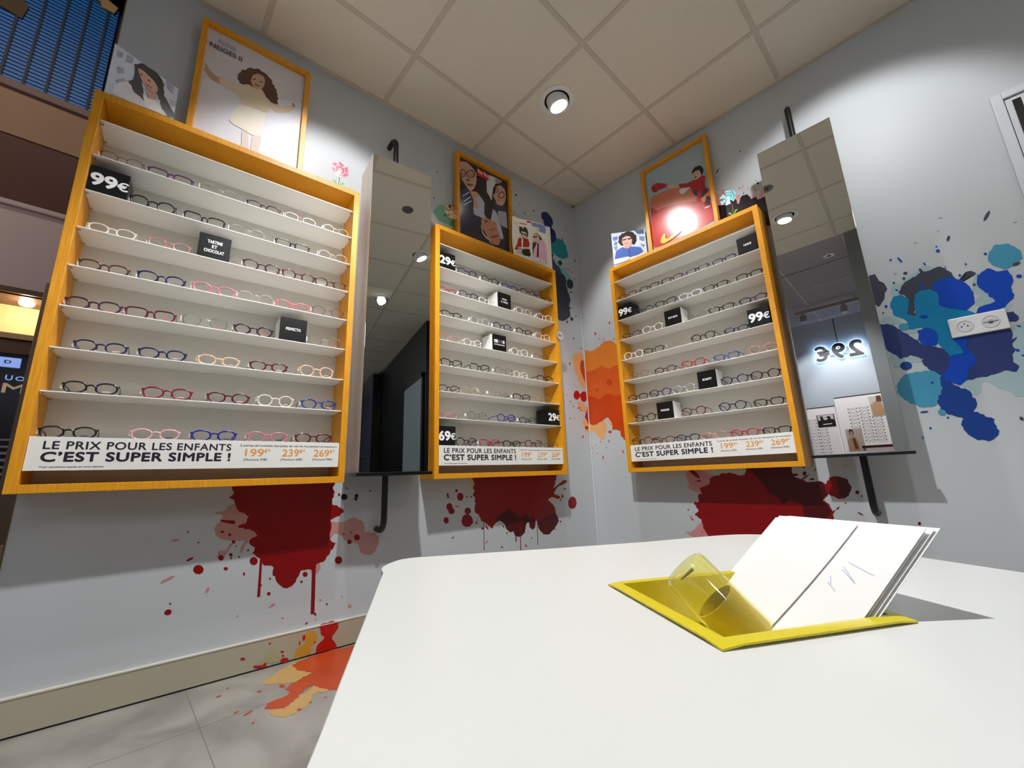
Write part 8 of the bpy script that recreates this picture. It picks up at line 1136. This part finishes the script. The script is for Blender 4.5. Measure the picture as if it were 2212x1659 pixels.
# ------------------------------------------------------------------ mirrors on black tubes
def mirror_col(label, wall, s, d, phi, wd, z0, z1, dep, face_only):
    e_ = (EX, NL) if wall == 'L' else (Vector((0, -1, 0)), Vector((-1, 0, 0)))
    ax = math.cos(phi)*e_[0]+math.sin(phi)*e_[1]
    rz = math.atan2(ax.y, ax.x)
    e = tag(empty('mirror', wl(wall, s, d, z0), rz), label, 'mirror', 'tall wall mirrors')
    h = z1-z0; SIDE = mat('mirror_side_cream', (214, 206, 192), 0.35)
    mb = MB(); mb.box((-wd/2, 0.004, 0), (wd/2, dep, h), SIDE, 0.001); mb.build('mirror_body', e)
    mb = MB(); mb.box((-wd/2, 0.0, 0.0), (wd/2, 0.0038, h), MIRROR, 0.0008); mb.build('mirror_glass', e)
    mb = MB(); mb.box((-wd/2-0.012, -0.012, -0.014), (wd/2+0.014, dep, -0.001), BLACKC, 0.001); mb.build('bottom_tray', e)
    return e, rz
m1, rz1 = mirror_col('tall boxy mirror with cream side between the left and middle displays', 'L', -1.536, 0.200, 0.0527, 0.309, 0.698, 2.244, 0.196, False)
m2, rz2 = mirror_col('tall narrow mirror on a black tube, right of the right display', 'R', 1.477, 0.150, -0.0053, 0.315, 0.709, 2.301, 0.02, True)
def tubes(e, top, bot, xx, yy, ywall, up=0.2):
    # top and bottom black tubes, each bending back to the wall
    mb = MB(); r_ = 0.0135; pts = [(xx, yy, top-0.01), (xx, yy, top+up)]
    for i in range(1, 7): a = PI/2*i/6; pts.append((xx-0.02*(1-math.cos(a))*0.3, yy+(0.045)*(1-math.cos(a)), top+up+0.045*math.sin(a)))
    pts.append((xx-0.008, ywall, top+up+0.045)); mb.tube(pts, r_, BLACKM, 14); mb.build('top_tube', e, smooth=True)
    mb = MB(); pts = [(xx, yy, 0.0), (xx, yy, bot)]
    for i in range(1, 7): a = PI/2*i/6; pts.append((xx, yy+0.05*(1-math.cos(a)), bot-0.05*math.sin(a)))
    pts.append((xx, ywall, bot-0.05)); mb.tube(pts, r_, BLACKM, 14); mb.build('bottom_tube', e, smooth=True)
tubes(m1, 1.546, -0.200, -0.006, 0.105, 0.198)
tubes(m2, 1.592, -0.205, 0.0, 0.075, 0.149)

# ------------------------------------------------------------------ power socket
e = tag(empty('power_socket', wl('R', 1.911, 0.0, 1.1935), -PI/2), 'white double power socket on the blue paint splash', 'socket')
SOCK = mat('socket_white', (238, 238, 238), 0.3); SOCK2 = mat('socket_insert', (222, 224, 226), 0.3); SOCKG = mat('socket_groove', (150, 152, 156), 0.4)
mb = MB(); mb.box((-0.0785, -0.010, -0.0405), (0.0785, 0, 0.0405), SOCK, 0.004); mb.build('plate', e)
RX = Matrix.Rotation(PI/2, 4, 'X')
for k, x in enumerate((-0.036, 0.033)):
    T = Matrix.Translation((x, 0, 0)) @ RX
    mb = MB(); mb.lathe([(0.0245, 0.010), (0.0245, 0.0115), (0.0225, 0.0118), (0.0215, 0.0105), (0.0, 0.0105)], SOCK2 if k else SOCK2, 36, T); ins = mb.build('insert', e, smooth=True)
    mb = MB()
    if k == 0:
        mb.lathe([(0.0193, 0.0107), (0.0200, 0.0107)], SOCKG, 36, T, cap=False)
        for hx in (-0.0085, 0.0085): mb.lathe([(0.0, 0.0108), (0.0026, 0.0108)], BLACKC, 12, Matrix.Translation((x+hx, 0, -0.001)) @ RX)
        mb.lathe([(0.0, 0.0108), (0.0022, 0.0108)], SOCKG, 12, Matrix.Translation((x, 0, 0.0085)) @ RX)
        mb.build('pin_hole', ins)
    else:
        mb.box((x-0.0205, -0.0125, -0.0015), (x+0.0205, -0.0112, 0.0005), SOCKG); mb.box((x-0.005, -0.0128, -0.007), (x+0.006, -0.0112, 0.0), mat('socket_port', (70, 70, 68), .4))
        mb.box((x-0.006, -0.0125, 0.006), (x+0.006, -0.0112, 0.012), SOCK, 0.0005); mb.build('shutter_bar', ins)

# ------------------------------------------------------------------ paint splash decals
DC = {'red': (136, 3, 10), 'maroon': (76, 4, 10), 'pinkbrown': (190, 140, 134), 'pinkred': (206, 140, 142), 'beige': (204, 192, 168), 'black': (34, 14, 20), 'navy': (16, 40, 104), 'indigo': (62, 66, 104), 'slate': (44, 50, 66),
      'teal': (30, 140, 150), 'lightteal': (126, 186, 192), 'green': (112, 178, 146), 'darkgreen': (36, 78, 48), 'tan': (226, 172, 112), 'amber': (226, 130, 44), 'orange': (212, 92, 32), 'orangered': (196, 66, 14), 'scarlet': (178, 24, 14),
      'dustypink': (214, 156, 160), 'blackplum': (30, 12, 20), 'navydot': (24, 22, 66), 'paleteal': (166, 190, 194), 'charcoal': (66, 68, 84), 'indigoblue': (48, 60, 116), 'tealblue': (14, 128, 176), 'cyan': (70, 150, 182), 'deepblue': (22, 62, 140),
      'cobalt': (8, 70, 186), 'palegrey': (186, 194, 200), 'mustard': (200, 150, 52), 'beigegreen': (178, 166, 128), 'floortan': (200, 160, 100), 'floororange': (190, 72, 32)}
def decal(name, layers, loc, rot, origin, floor=False, y0=-0.0006):
    rnd = random.Random(len(layers)*7+int(abs(origin[0])*1000)); mb = MB(); lev = 0
    for col, amp, polys in layers:
        m = mat('decal_'+col, DC[col], 0.34, spec=0.4, noise=0.22 if col in ('red', 'maroon', 'orange', 'orangered', 'floororange') else 0.07, nscale=7)
        for p in polys:
            lev += 1
            q = organic(p, amp, rnd); q = [(a[0]-origin[0], a[1]-origin[1]) for a in q]
            yy = y0-0.00012*(layers.index((col, amp, polys)))-0.000004*lev
            if floor:
                A = sum(q[i][0]*q[(i+1) % len(q)][1]-q[(i+1) % len(q)][0]*q[i][1] for i in range(len(q))); q = q if A > 0 else q[::-1]
                mb.add([(a[0], a[1], -yy) for a in q], [tuple(range(len(q)))], m)
            else: mb.flat(q, yy, m)
    return mb.build(name, loc=loc, rot=rot, fix=False)
def centre(layers):
    P = [p for l in layers for q in l[2] for p in q]; return (sum(p[0] for p in P)/len(P), min(p[1] for p in P))
for wall, lab, layers in DATA['decals']:
    o = centre(layers); ob = decal('splash_decal', layers, wl(wall, o[0], 0, o[1]), WR[wall], o); tag(ob, lab, 'wall decal', 'paint splash decals')
o = centre(DATA['skirt']); ob = decal('splash_decal', DATA['skirt'], wl('L', o[0], 0, o[1]), TH, o, y0=-0.0146); tag(ob, 'red and mustard paint splash decal on the skirting board', 'wall decal', 'paint splash decals')
o = centre(DATA['floor_decal']); ob = decal('splash_decal', DATA['floor_decal'], (o[0], o[1], 0), 0, o, True); tag(ob, 'orange paint splash decal on the floor beside the table', 'floor decal', 'paint splash decals')

# ------------------------------------------------------------------ table, tray, cup, cards
TZ = 0.5
TF, TL_, TR_ = Vector((-2.0111, -1.5579)), Vector((-1.8819, -1.3506)), Vector((-1.8103, -1.6797))
TBK = TL_+TR_-TF
TABM = mat('table_white', (229, 230, 227), 0.3, spec=0.45)
tb = tag(empty('table', (-1.85, -1.45, 0)), 'low white table with rounded corners holding a yellow tray', 'table')
def inset(q, k):
    c = sum(q, Vector((0, 0)))/4; return [c+(p-c)*k for p in q]
RQ = [TF, TR_, TBK, TL_]
bm = bmesh.new(); OT = Vector((-1.85, -1.45))
def loop(pts, z): 
    vs = [bm.verts.new((p[0]-OT.x, p[1]-OT.y, z)) for p in pts]
    es = [bm.edges.new((vs[i], vs[(i+1) % len(vs)])) for i in range(len(vs))]; return vs, es
def smooth_outline(pts):
    n = len(pts); out = []
    for i in range(n):
        p0, p1, p2, p3 = (Vector(pts[(i+j) % n]) for j in (-1, 0, 1, 2)); L_ = (p2-p1).length
        sb = 6 if L_ < 0.2 else 1
        for k in range(sb):
            t = k/sb
            if sb == 1: out.append(p1); continue
            tan1 = (p2-p0).normalized()*L_; tan2 = (p3-p1).normalized()*L_
            out.append((2*t**3-3*t*t+1)*p1+(t**3-2*t*t+t)*tan1+(-2*t**3+3*t*t)*p2+(t**3-t*t)*tan2)
    return out
OUTL = smooth_outline(DATA['table']); hole = inset(RQ, 0.90)
cen = sum(OUTL, Vector((0, 0)))/len(OUTL)
ins = [p+(cen-p).normalized()*0.0015 for p in OUTL]
vo, eo = loop(ins, TZ); vi, ei = loop(hole, TZ); bmesh.ops.triangle_fill(bm, edges=eo+ei, use_beauty=True)
vm = [bm.verts.new((p[0]-OT.x, p[1]-OT.y, TZ-0.0015)) for p in OUTL]; vb = [bm.verts.new((p[0]-OT.x, p[1]-OT.y, TZ-0.022)) for p in OUTL]
n = len(vo)
for a, b in ((vo, vm), (vm, vb)):
    for i in range(n): bm.faces.new((a[i], a[(i+1) % n], b[(i+1) % n], b[i]))
vib = [bm.verts.new((p[0]-OT.x, p[1]-OT.y, TZ-0.022)) for p in hole]
for i in range(4): bm.faces.new((vi[i], vib[i], vib[(i+1) % 4], vi[(i+1) % 4]))
eb = [bm.edges.get((vb[i], vb[(i+1) % n])) for i in range(n)]+[bm.edges.get((vib[i], vib[(i+1) % 4])) for i in range(4)]
bmesh.ops.triangle_fill(bm, edges=eb, use_beauty=True)
mb = MB(); mb.bm(bm, TABM); mb.build('tabletop', tb)
mb = MB(); mb.lathe([(0.05, 0.02), (0.045, 0.05), (0.04, 0.40), (0.06, 0.428)], mat('table_leg_grey', (170, 170, 170), .35, .3), 32); mb.build('pedestal', tb, smooth=True)
mb = MB(); mb.lathe([(0.0, 0.0), (0.26, 0.0), (0.26, 0.008), (0.05, 0.024), (0.0, 0.024)], mat('table_leg_grey', (170, 170, 170)), 48); mb.build('foot_plate', tb, smooth=True)
# yellow tray let into the table top
YT = mat('tray_yellow', (228, 210, 24), 0.32, coat=0.25, noise=0.06, nscale=30); YTE = mat('tray_yellow_edge', (150, 134, 10), 0.4)
tr = tag(empty('tray', (TF.x, TF.y, TZ)), 'square yellow tray with a raised rim set into the white table', 'tray')
zr = 0.0060
outq = RQ; inq = inset(RQ, 0.865); botq = inset(RQ, 0.80)
v3 = lambda p, z: (p.x-TF.x, p.y-TF.y, z)
for i in range(4):
    a, b, c, d = outq[i], outq[(i+1) % 4], inq[(i+1) % 4], inq[i]
    # rim strip: mitred, crowned, its tips drooping to the table top at each corner
    N = 10; mb = MB(); vs = []
    for k in range(N+1):
        t = k/N; droop = 0.0022*max(0.0, 1-min(t, 1-t)/0.10)**2
        o_ = a.lerp(b, t); i_ = d.lerp(c, t)
        vs += [v3(o_, zr-0.0036-droop), v3(o_, zr-0.0016-droop), v3(o_.lerp(i_, 0.55), zr-0.0), v3(i_, zr-0.0008), v3(i_, zr-0.004)]
    fs = []
    for k in range(N):
        for j in range(4): q = k*5+j; fs.append((q, q+1, q+6, q+5))
        q = k*5; fs.append((q+4, q, q+5, q+9))
    fs.append((0, 1, 2, 3, 4)); q = N*5; fs.append((q+4, q+3, q+2, q+1, q))
    mb.add(vs, fs, YT); mb.build('rim_strip', tr, smooth=30)
mb = MB(); vs = [v3(p, zr-0.002) for p in inq]+[v3(p, -0.062) for p in botq]+[v3(p, zr-0.004) for p in inset(RQ, 0.885)]+[v3(p, -0.065) for p in inset(RQ, 0.82)]
fs = [(i, (i+1) % 4, 4+(i+1) % 4, 4+i) for i in range(4)]+[(4, 5, 6, 7)]+[(8+i, 12+i, 12+(i+1) % 4, 8+(i+1) % 4) for i in range(4)]+[(15, 14, 13, 12)]+[(i, 8+i, 8+(i+1) % 4, (i+1) % 4) for i in range(4)]
mb.add(vs, fs, YT); mb.build('basin', tr)
# stack of white cards leaning in the tray
PN = Vector((-1.8981, -1.5985, 0.4500)); pa = 0.9452; plean = 0.8936; pw, ph_ = 0.2203, 0.2180
ev = Vector((math.cos(pa), math.sin(pa), -0.0228)).normalized(); rv = Vector((math.sin(pa), -math.cos(pa), 0)); upv = (rv.cross(ev) if rv.cross(ev).z > 0 else ev.cross(rv)).normalized()*math.cos(plean)+rv*math.sin(plean); nv = ev.cross(upv).normalized()
if nv.z < 0: nv = -nv
PAP = mat('white_paper', (246, 246, 246), 0.7)
random.seed(5)
PLAB = ['topmost white card of the leaning stack in the yellow tray, with a curled edge', 'second white card from the top of the stack leaning in the tray', 'third white card of the leaning stack, peeking out at its right', 'fourth white card of the leaning stack, slid out at the top right', 'lowest white card of the stack leaning in the yellow tray']
for k in range(5):
    off = -nv*(0.0, 0.0014, 0.0046, 0.0074, 0.0102)[k]; sl = upv*(0.0, 0.006, 0.002, 0.012, 0.016)[k]*(1 if k else 0) + ev*(0, -0.002, -0.001, -0.004, -0.006)[k]
    W0, W1 = (0.0, pw)
    mb = MB(); vs = []; NN = 10
    for j in range(NN+1):
        v = ph_*j/NN
        cur = 0.0
        lo = W0
        if k == 0:
            t = j/NN; lo = 0.076+0.016*(1-t)**2.0
        for q in (lo, pw):
            lift = nv*(0.0012*(1-0.5*j/NN) if (k == 0 and q == lo) else 0.0)
            P_ = ev*q+upv*v+off+sl+lift; vs += [P_, P_-nv*0.0005]
    fs = []
    for j in range(NN):
        q = j*4; fs += [(q, q+2, q+6, q+4), (q+1, q+5, q+7, q+3), (q, q+4, q+5, q+1), (q+2, q+3, q+7, q+6)]
    fs += [(0, 1, 3, 2), (NN*4, NN*4+2, NN*4+3, NN*4+1)]
    mb.add(vs, fs, PAP)
    tag(mb.build('paper_card', loc=PN), PLAB[k], 'paper', 'white paper cards in the tray')
PENC = mat('pencil_blue', (176, 186, 208), 0.7)
pc = [o for o in bpy.data.objects if o.name.startswith('paper_card')][1]
mb = MB()
def stroke(a, b, wd=0.0009):
    A = ev*a[0]+upv*a[1]; B = ev*b[0]+upv*b[1]; t = (B-A).normalized(); s_ = nv.cross(t)*wd/2; o_ = -nv*0.0014+nv*0.0002+upv*0.006
    mb.add([A-s_+o_, B-s_+o_, B+s_+o_, A+s_+o_], [(0, 1, 2, 3)], PENC)
for a, b in (((0.055, 0.15), (0.016, 0.138)), ((0.056, 0.142), (0.030, 0.122)), ((0.030, 0.122), (0.056, 0.138)), ((0.062, 0.115), (0.045, 0.105)), ((0.064, 0.125), (0.056, 0.112))): stroke(a, b)
mb.build('pencil_marks', pc, fix=False)
# translucent yellow cup leaning in the corner of the tray
CB, CT = Vector((-1.8527, -1.5223, 0.4700)), Vector((-1.8830, -1.4680, 0.5400))
axd = (CT-CB).normalized(); Lc = (CT-CB).length+0.012; q = axd.to_track_quat('Z', 'Y').to_matrix().to_4x4()
CUPM = glassy('yellow_clear_plastic', (253, 251, 200), 0.07, 0.05)
_nt = CUPM.node_tree; _o = [n for n in _nt.nodes if n.type == 'OUTPUT_MATERIAL'][0]; _src = _o.inputs[0].links[0].from_socket
_d = _nt.nodes.new('ShaderNodeBsdfDiffuse'); _d.inputs[0].default_value = lin((240, 236, 160)); _m = _nt.nodes.new('ShaderNodeMixShader'); _m.inputs[0].default_value = 0.16
_nt.links.new(_src, _m.inputs[1]); _nt.links.new(_d.outputs[0], _m.inputs[2]); _nt.links.new(_m.outputs[0], _o.inputs[0])
cup = tag(empty('cup', CB-axd*0.012), 'translucent yellow cup lying tilted in the corner of the yellow tray', 'cup')
rc = 0.0300
mb = MB(); mb.lathe([(rc*1.04, 0.0), (rc, Lc-0.008), (rc*0.97, Lc-0.003), (rc*0.85, Lc), (0.0, Lc+0.0008)], CUPM, 40, q); cb_ = mb.build('shell', cup, smooth=True)
OLV = mat('olive_inner', (208, 184, 90), 0.5); OLD = mat('olive_dark', (96, 84, 44), 0.6)
mb = MB(); mb.lathe([(rc*0.95, 0.001), (rc*0.93, Lc*0.52), (rc*0.86, Lc*0.52), (rc*0.86, Lc*0.30)], OLV, 36, q); mb.lathe([(0.0, Lc*0.30), (rc*0.86, Lc*0.30)], OLD, 36, q); mb.build('inner_cup', cup, smooth=True)
mb = MB(); mb.tube([q @ Vector((-0.012, 0.006, Lc-0.012)), q @ Vector((0.014, -0.010, Lc-0.006))], [0.0022, 0.0012], OLD, 8); mb.build('pen_clip', cup, smooth=True)

# ------------------------------------------------------------------ shop behind the camera, seen in the right mirror
XW = -5.265
sg = tag(empty('price_sign', (XW, -0.982, 2.145)), 'black 29€ letters glowing on the shop wall, reflected in the right mirror', 'sign')
sg.rotation_euler = (0, 0, PI/2)
SGD = mat('sign_black', (14, 16, 20), .4); HALO = mat('sign_halo', (190, 220, 255), .5, emit=(176, 214, 255), estr=5.0)
for t, xa, xb in (('2', -0.270, -0.105), ('9', -0.075, 0.082), ('€', 0.105, 0.283)):
    text_obj('letter', t, xa+0.01, xb-0.01, 0.01, 0.225, -0.055, SGD, sg, 0.024)
    text_obj('letter_glow', t, xa+0.008, xb-0.008, 0.008, 0.227, -0.040, HALO, sg, 0.036)
mb = MB(); mb.box((-0.12, -0.035, 0.07), (0.16, -0.015, 0.16), mat('sign_rail', (190, 205, 220), .5)); mb.build('mounting_rail', sg)
mb = MB(); mb.tube([(0.0, -0.02, 0.16), (0.0, -0.02, 0.62)], 0.005, BLACKC, 8); mb.build('cable', sg)
for yy in (-0.80, -0.98, -1.16): lamp('sign_glow', 'POINT', (XW+0.03, yy, 2.26), (0, 0, 0), 1.6, (0.72, 0.86, 1.0), 0.02)
# K converts heights read at x=-6.2 to the wall plane
def board(label, y0, y1, z0, z1):
    e = tag(empty('display_board', (XW, (y0+y1)/2, z0)), label, 'display board'); e.rotation_euler = (0, 0, PI/2); wd = abs(y1-y0)
    mb = MB(); mb.box((-wd/2, -0.10, 0), (wd/2, 0, z1-z0), mat('board_white', (240, 232, 232), .4, emit=(255, 244, 242), estr=0.25)); mb.build('panel', e)
    mb = MB(); mb.box((-wd/2, -0.104, z1-z0-0.012), (wd/2, -0.0, z1-z0), mat('board_top', (70, 56, 60), .4)); mb.build('top_trim', e)
    return e, wd
b1, w1 = board('lower white eyewear board with a dark poster, reflected in the right mirror', 0.10, -0.795, 0.60, 1.485)
b2, w2 = board('taller white eyewear board with beige posters, reflected in the right mirror', -0.815, -1.75, 0.60, 1.592)
def mposter(label, y0, y1, z0, z1, items, bg):
    e = tag(empty('small_poster', (XW+0.101, (y0+y1)/2, z0)), label, 'poster'); e.rotation_euler = (0, 0, PI/2); wd = abs(y1-y0)
    mb = MB(); mb.box((-wd/2, -0.004, 0), (wd/2, 0, z1-z0), mat('sp_bg_%d_%d_%d' % bg, bg, .5)); mb.build('sheet', e)
    mb = MB(); h = z1-z0
    for i, (c, p) in enumerate(items): mb.flat([(-wd/2+a*wd, b*h) for a, b in p], -0.0045-0.0003*i, mat('print_%d_%d_%d' % c, c, .4))
    mb.build('printed_picture', e, fix=False)
# pictures are mirrored in the photo, so left here is right there
mposter('dark poster of two people on the lower reflected board', -0.577, -0.782, 1.194, 1.370, [((230, 225, 225), [(0.05, 0.55), (0.95, 0.55), (0.95, 0.97), (0.05, 0.97)]), ((40, 34, 34), [(0.05, 0.05), (0.95, 0.05), (0.95, 0.5), (0.75, 0.62), (0.62, 0.6), (0.5, 0.5), (0.4, 0.62), (0.1, 0.6)]), ((60, 48, 44), [(0.62, 0.6), (0.66, 0.85), (0.74, 0.92), (0.82, 0.82), (0.80, 0.6)]), ((30, 24, 24), [(0.22, 0.62), (0.24, 0.82), (0.38, 0.86), (0.46, 0.76), (0.40, 0.6)]), ((210, 170, 150), [(0.36, 0.62), (0.40, 0.76), (0.45, 0.74), (0.46, 0.64)]), ((240, 240, 240), [(0.2, 0.2), (0.7, 0.17), (0.7, 0.25), (0.2, 0.28)])], (34, 28, 30))
mposter('beige poster of a person in glasses at the foot of the taller board', -0.868, -1.045, 0.834, 1.14, [((206, 160, 128), [(0.3, 0.0), (1.0, 0.0), (0.98, 0.45), (0.8, 0.62), (0.55, 0.65), (0.36, 0.5)]), ((110, 84, 40), [(0.4, 0.1), (0.62, 0.1), (0.68, 0.55), (0.5, 0.6)]), ((210, 165, 140), [(0.55, 0.62), (0.55, 0.88), (0.68, 0.92), (0.76, 0.85), (0.74, 0.62)]), ((110, 66, 44), [(0.52, 0.7), (0.54, 0.95), (0.72, 1.0), (0.80, 0.9), (0.76, 0.68), (0.74, 0.86), (0.62, 0.9)])], (214, 196, 186))
mposter('beige poster of a person at the top of the taller reflected board', -1.183, -1.33, 1.284, 1.55, [((214, 170, 134), [(0.0, 0.0), (0.9, 0.0), (0.95, 0.55), (0.6, 0.72), (0.2, 0.7)]), ((120, 80, 56), [(0.1, 0.7), (0.15, 1.0), (0.45, 1.0), (0.5, 0.7)])], (232, 222, 216))
mb = MB(); mb.box((-0.18, -0.12, 0), (0.18, 0, 0.03), mat('maroon_box', (70, 22, 24), .4), 0.002)
ob = mb.build('low_box', loc=(XW+0.101, -1.20, 0.868)); ob.rotation_euler = (0, 0, PI/2); tag(ob, 'dark red shelf box at the foot of the taller reflected board', 'box')
# spectacles on the boards: one small mesh, copied
GB = MB(); 
for s in (-1, 1):
    pts, a, b = outline('round'); ring(GB, [(s*(0.036+p[0]), 0, p[1]) for p in pts[::2]], 0.0016, 0.002, mat('frame_tortoise', FR['tortoise'][0]), 5)
    GB.box((s*0.064-0.006, -0.004, 0.024), (s*0.064+0.006, 0.012, 0.040), BLACKC)
GB.box((-0.012, -0.001, 0.026), (0.012, 0.001, 0.030), mat('frame_tortoise', FR['tortoise'][0])); GBM = GB.mesh('glasses'); shade(GBM, 60)
cols = [(-0.518, 1.303, 0.838, 11, 'left', 'lower'), (-0.626, 1.16, 0.838, 8, 'right', 'lower'), (-0.993, 1.41, 1.163, 6, 'left', 'taller'), (-1.113, 1.41, 0.968, 11, 'middle', 'taller'), (-1.229, 1.267, 0.965, 8, 'right', 'taller')]
for y, z0, z1, n, cn, bn in cols:
    for k in range(n):
        o = bpy.data.objects.new('glasses', GBM); C.objects.link(o); o.location = (XW+0.101, y, z0+(z1-z0)*k/(n-1)-0.02); o.rotation_euler = (0, 0, PI/2); o.scale = (0.72, 0.72, 0.72)
        tag(o, 'small glasses, number %s from the top, %s column of the %s reflected board' % (['one', 'two', 'three', 'four', 'five', 'six', 'seven', 'eight', 'nine', 'ten', 'eleven'][k], cn, bn), 'glasses', 'glasses on the reflected boards')
# track light
tk = tag(empty('track_light', (-4.42, -0.8, H-0.07)), 'ceiling track with two spot heads, reflected in the right mirror', 'track light'); tk.rotation_euler = (0, 0, PI/2)
TRM = mat('track_grey', (170, 156, 150), .4)
mb = MB(); mb.box((-0.9, -0.018, -0.02), (0.12, 0.018, 0.02), TRM, 0.002); mb.build('rail', tk)
for x in (-0.53, -0.05): mb = MB(); mb.tube([(x, 0, 0.02), (x, 0, 0.07)], 0.004, TRM, 8); mb.build('hanger', tk)
for x in (-0.40, 0.04):
    mb = MB(); mb.tube([(x, 0, -0.02), (x, 0, -0.045)], 0.01, TRM, 8); mb.tube([(x, 0.0, -0.045), (x, 0.0, -0.13)], 0.036, TRM, 20); mb.build('spot_head', tk, smooth=True)
mb = MB(); mb.box((-0.3, -0.3, -0.008), (0.3, 0.3, 0), mat('fill_panel_lit', (255, 250, 240), .5, emit=(255, 246, 232), estr=3)); tag(mb.build('fill_panel', loc=(-1.9, -2.9, H-0.004)), 'square glowing fill panel added to the ceiling behind the table, out of the picture', 'ceiling light')  # glowing square added to go with the alcove fill lamp
mb = MB(); mb.lathe([(0.0, -0.004), (0.045, -0.004), (0.05, 0.0)], LAMPW, 24); mb.lathe([(0.0, -0.012), (0.018, -0.010), (0.02, -0.004)], BLACKC, 16); tag(mb.build('ceiling_sensor', loc=(-2.94, -1.29, H), smooth=True), 'small white disc on the shop ceiling, reflected in the right mirror', 'sensor')
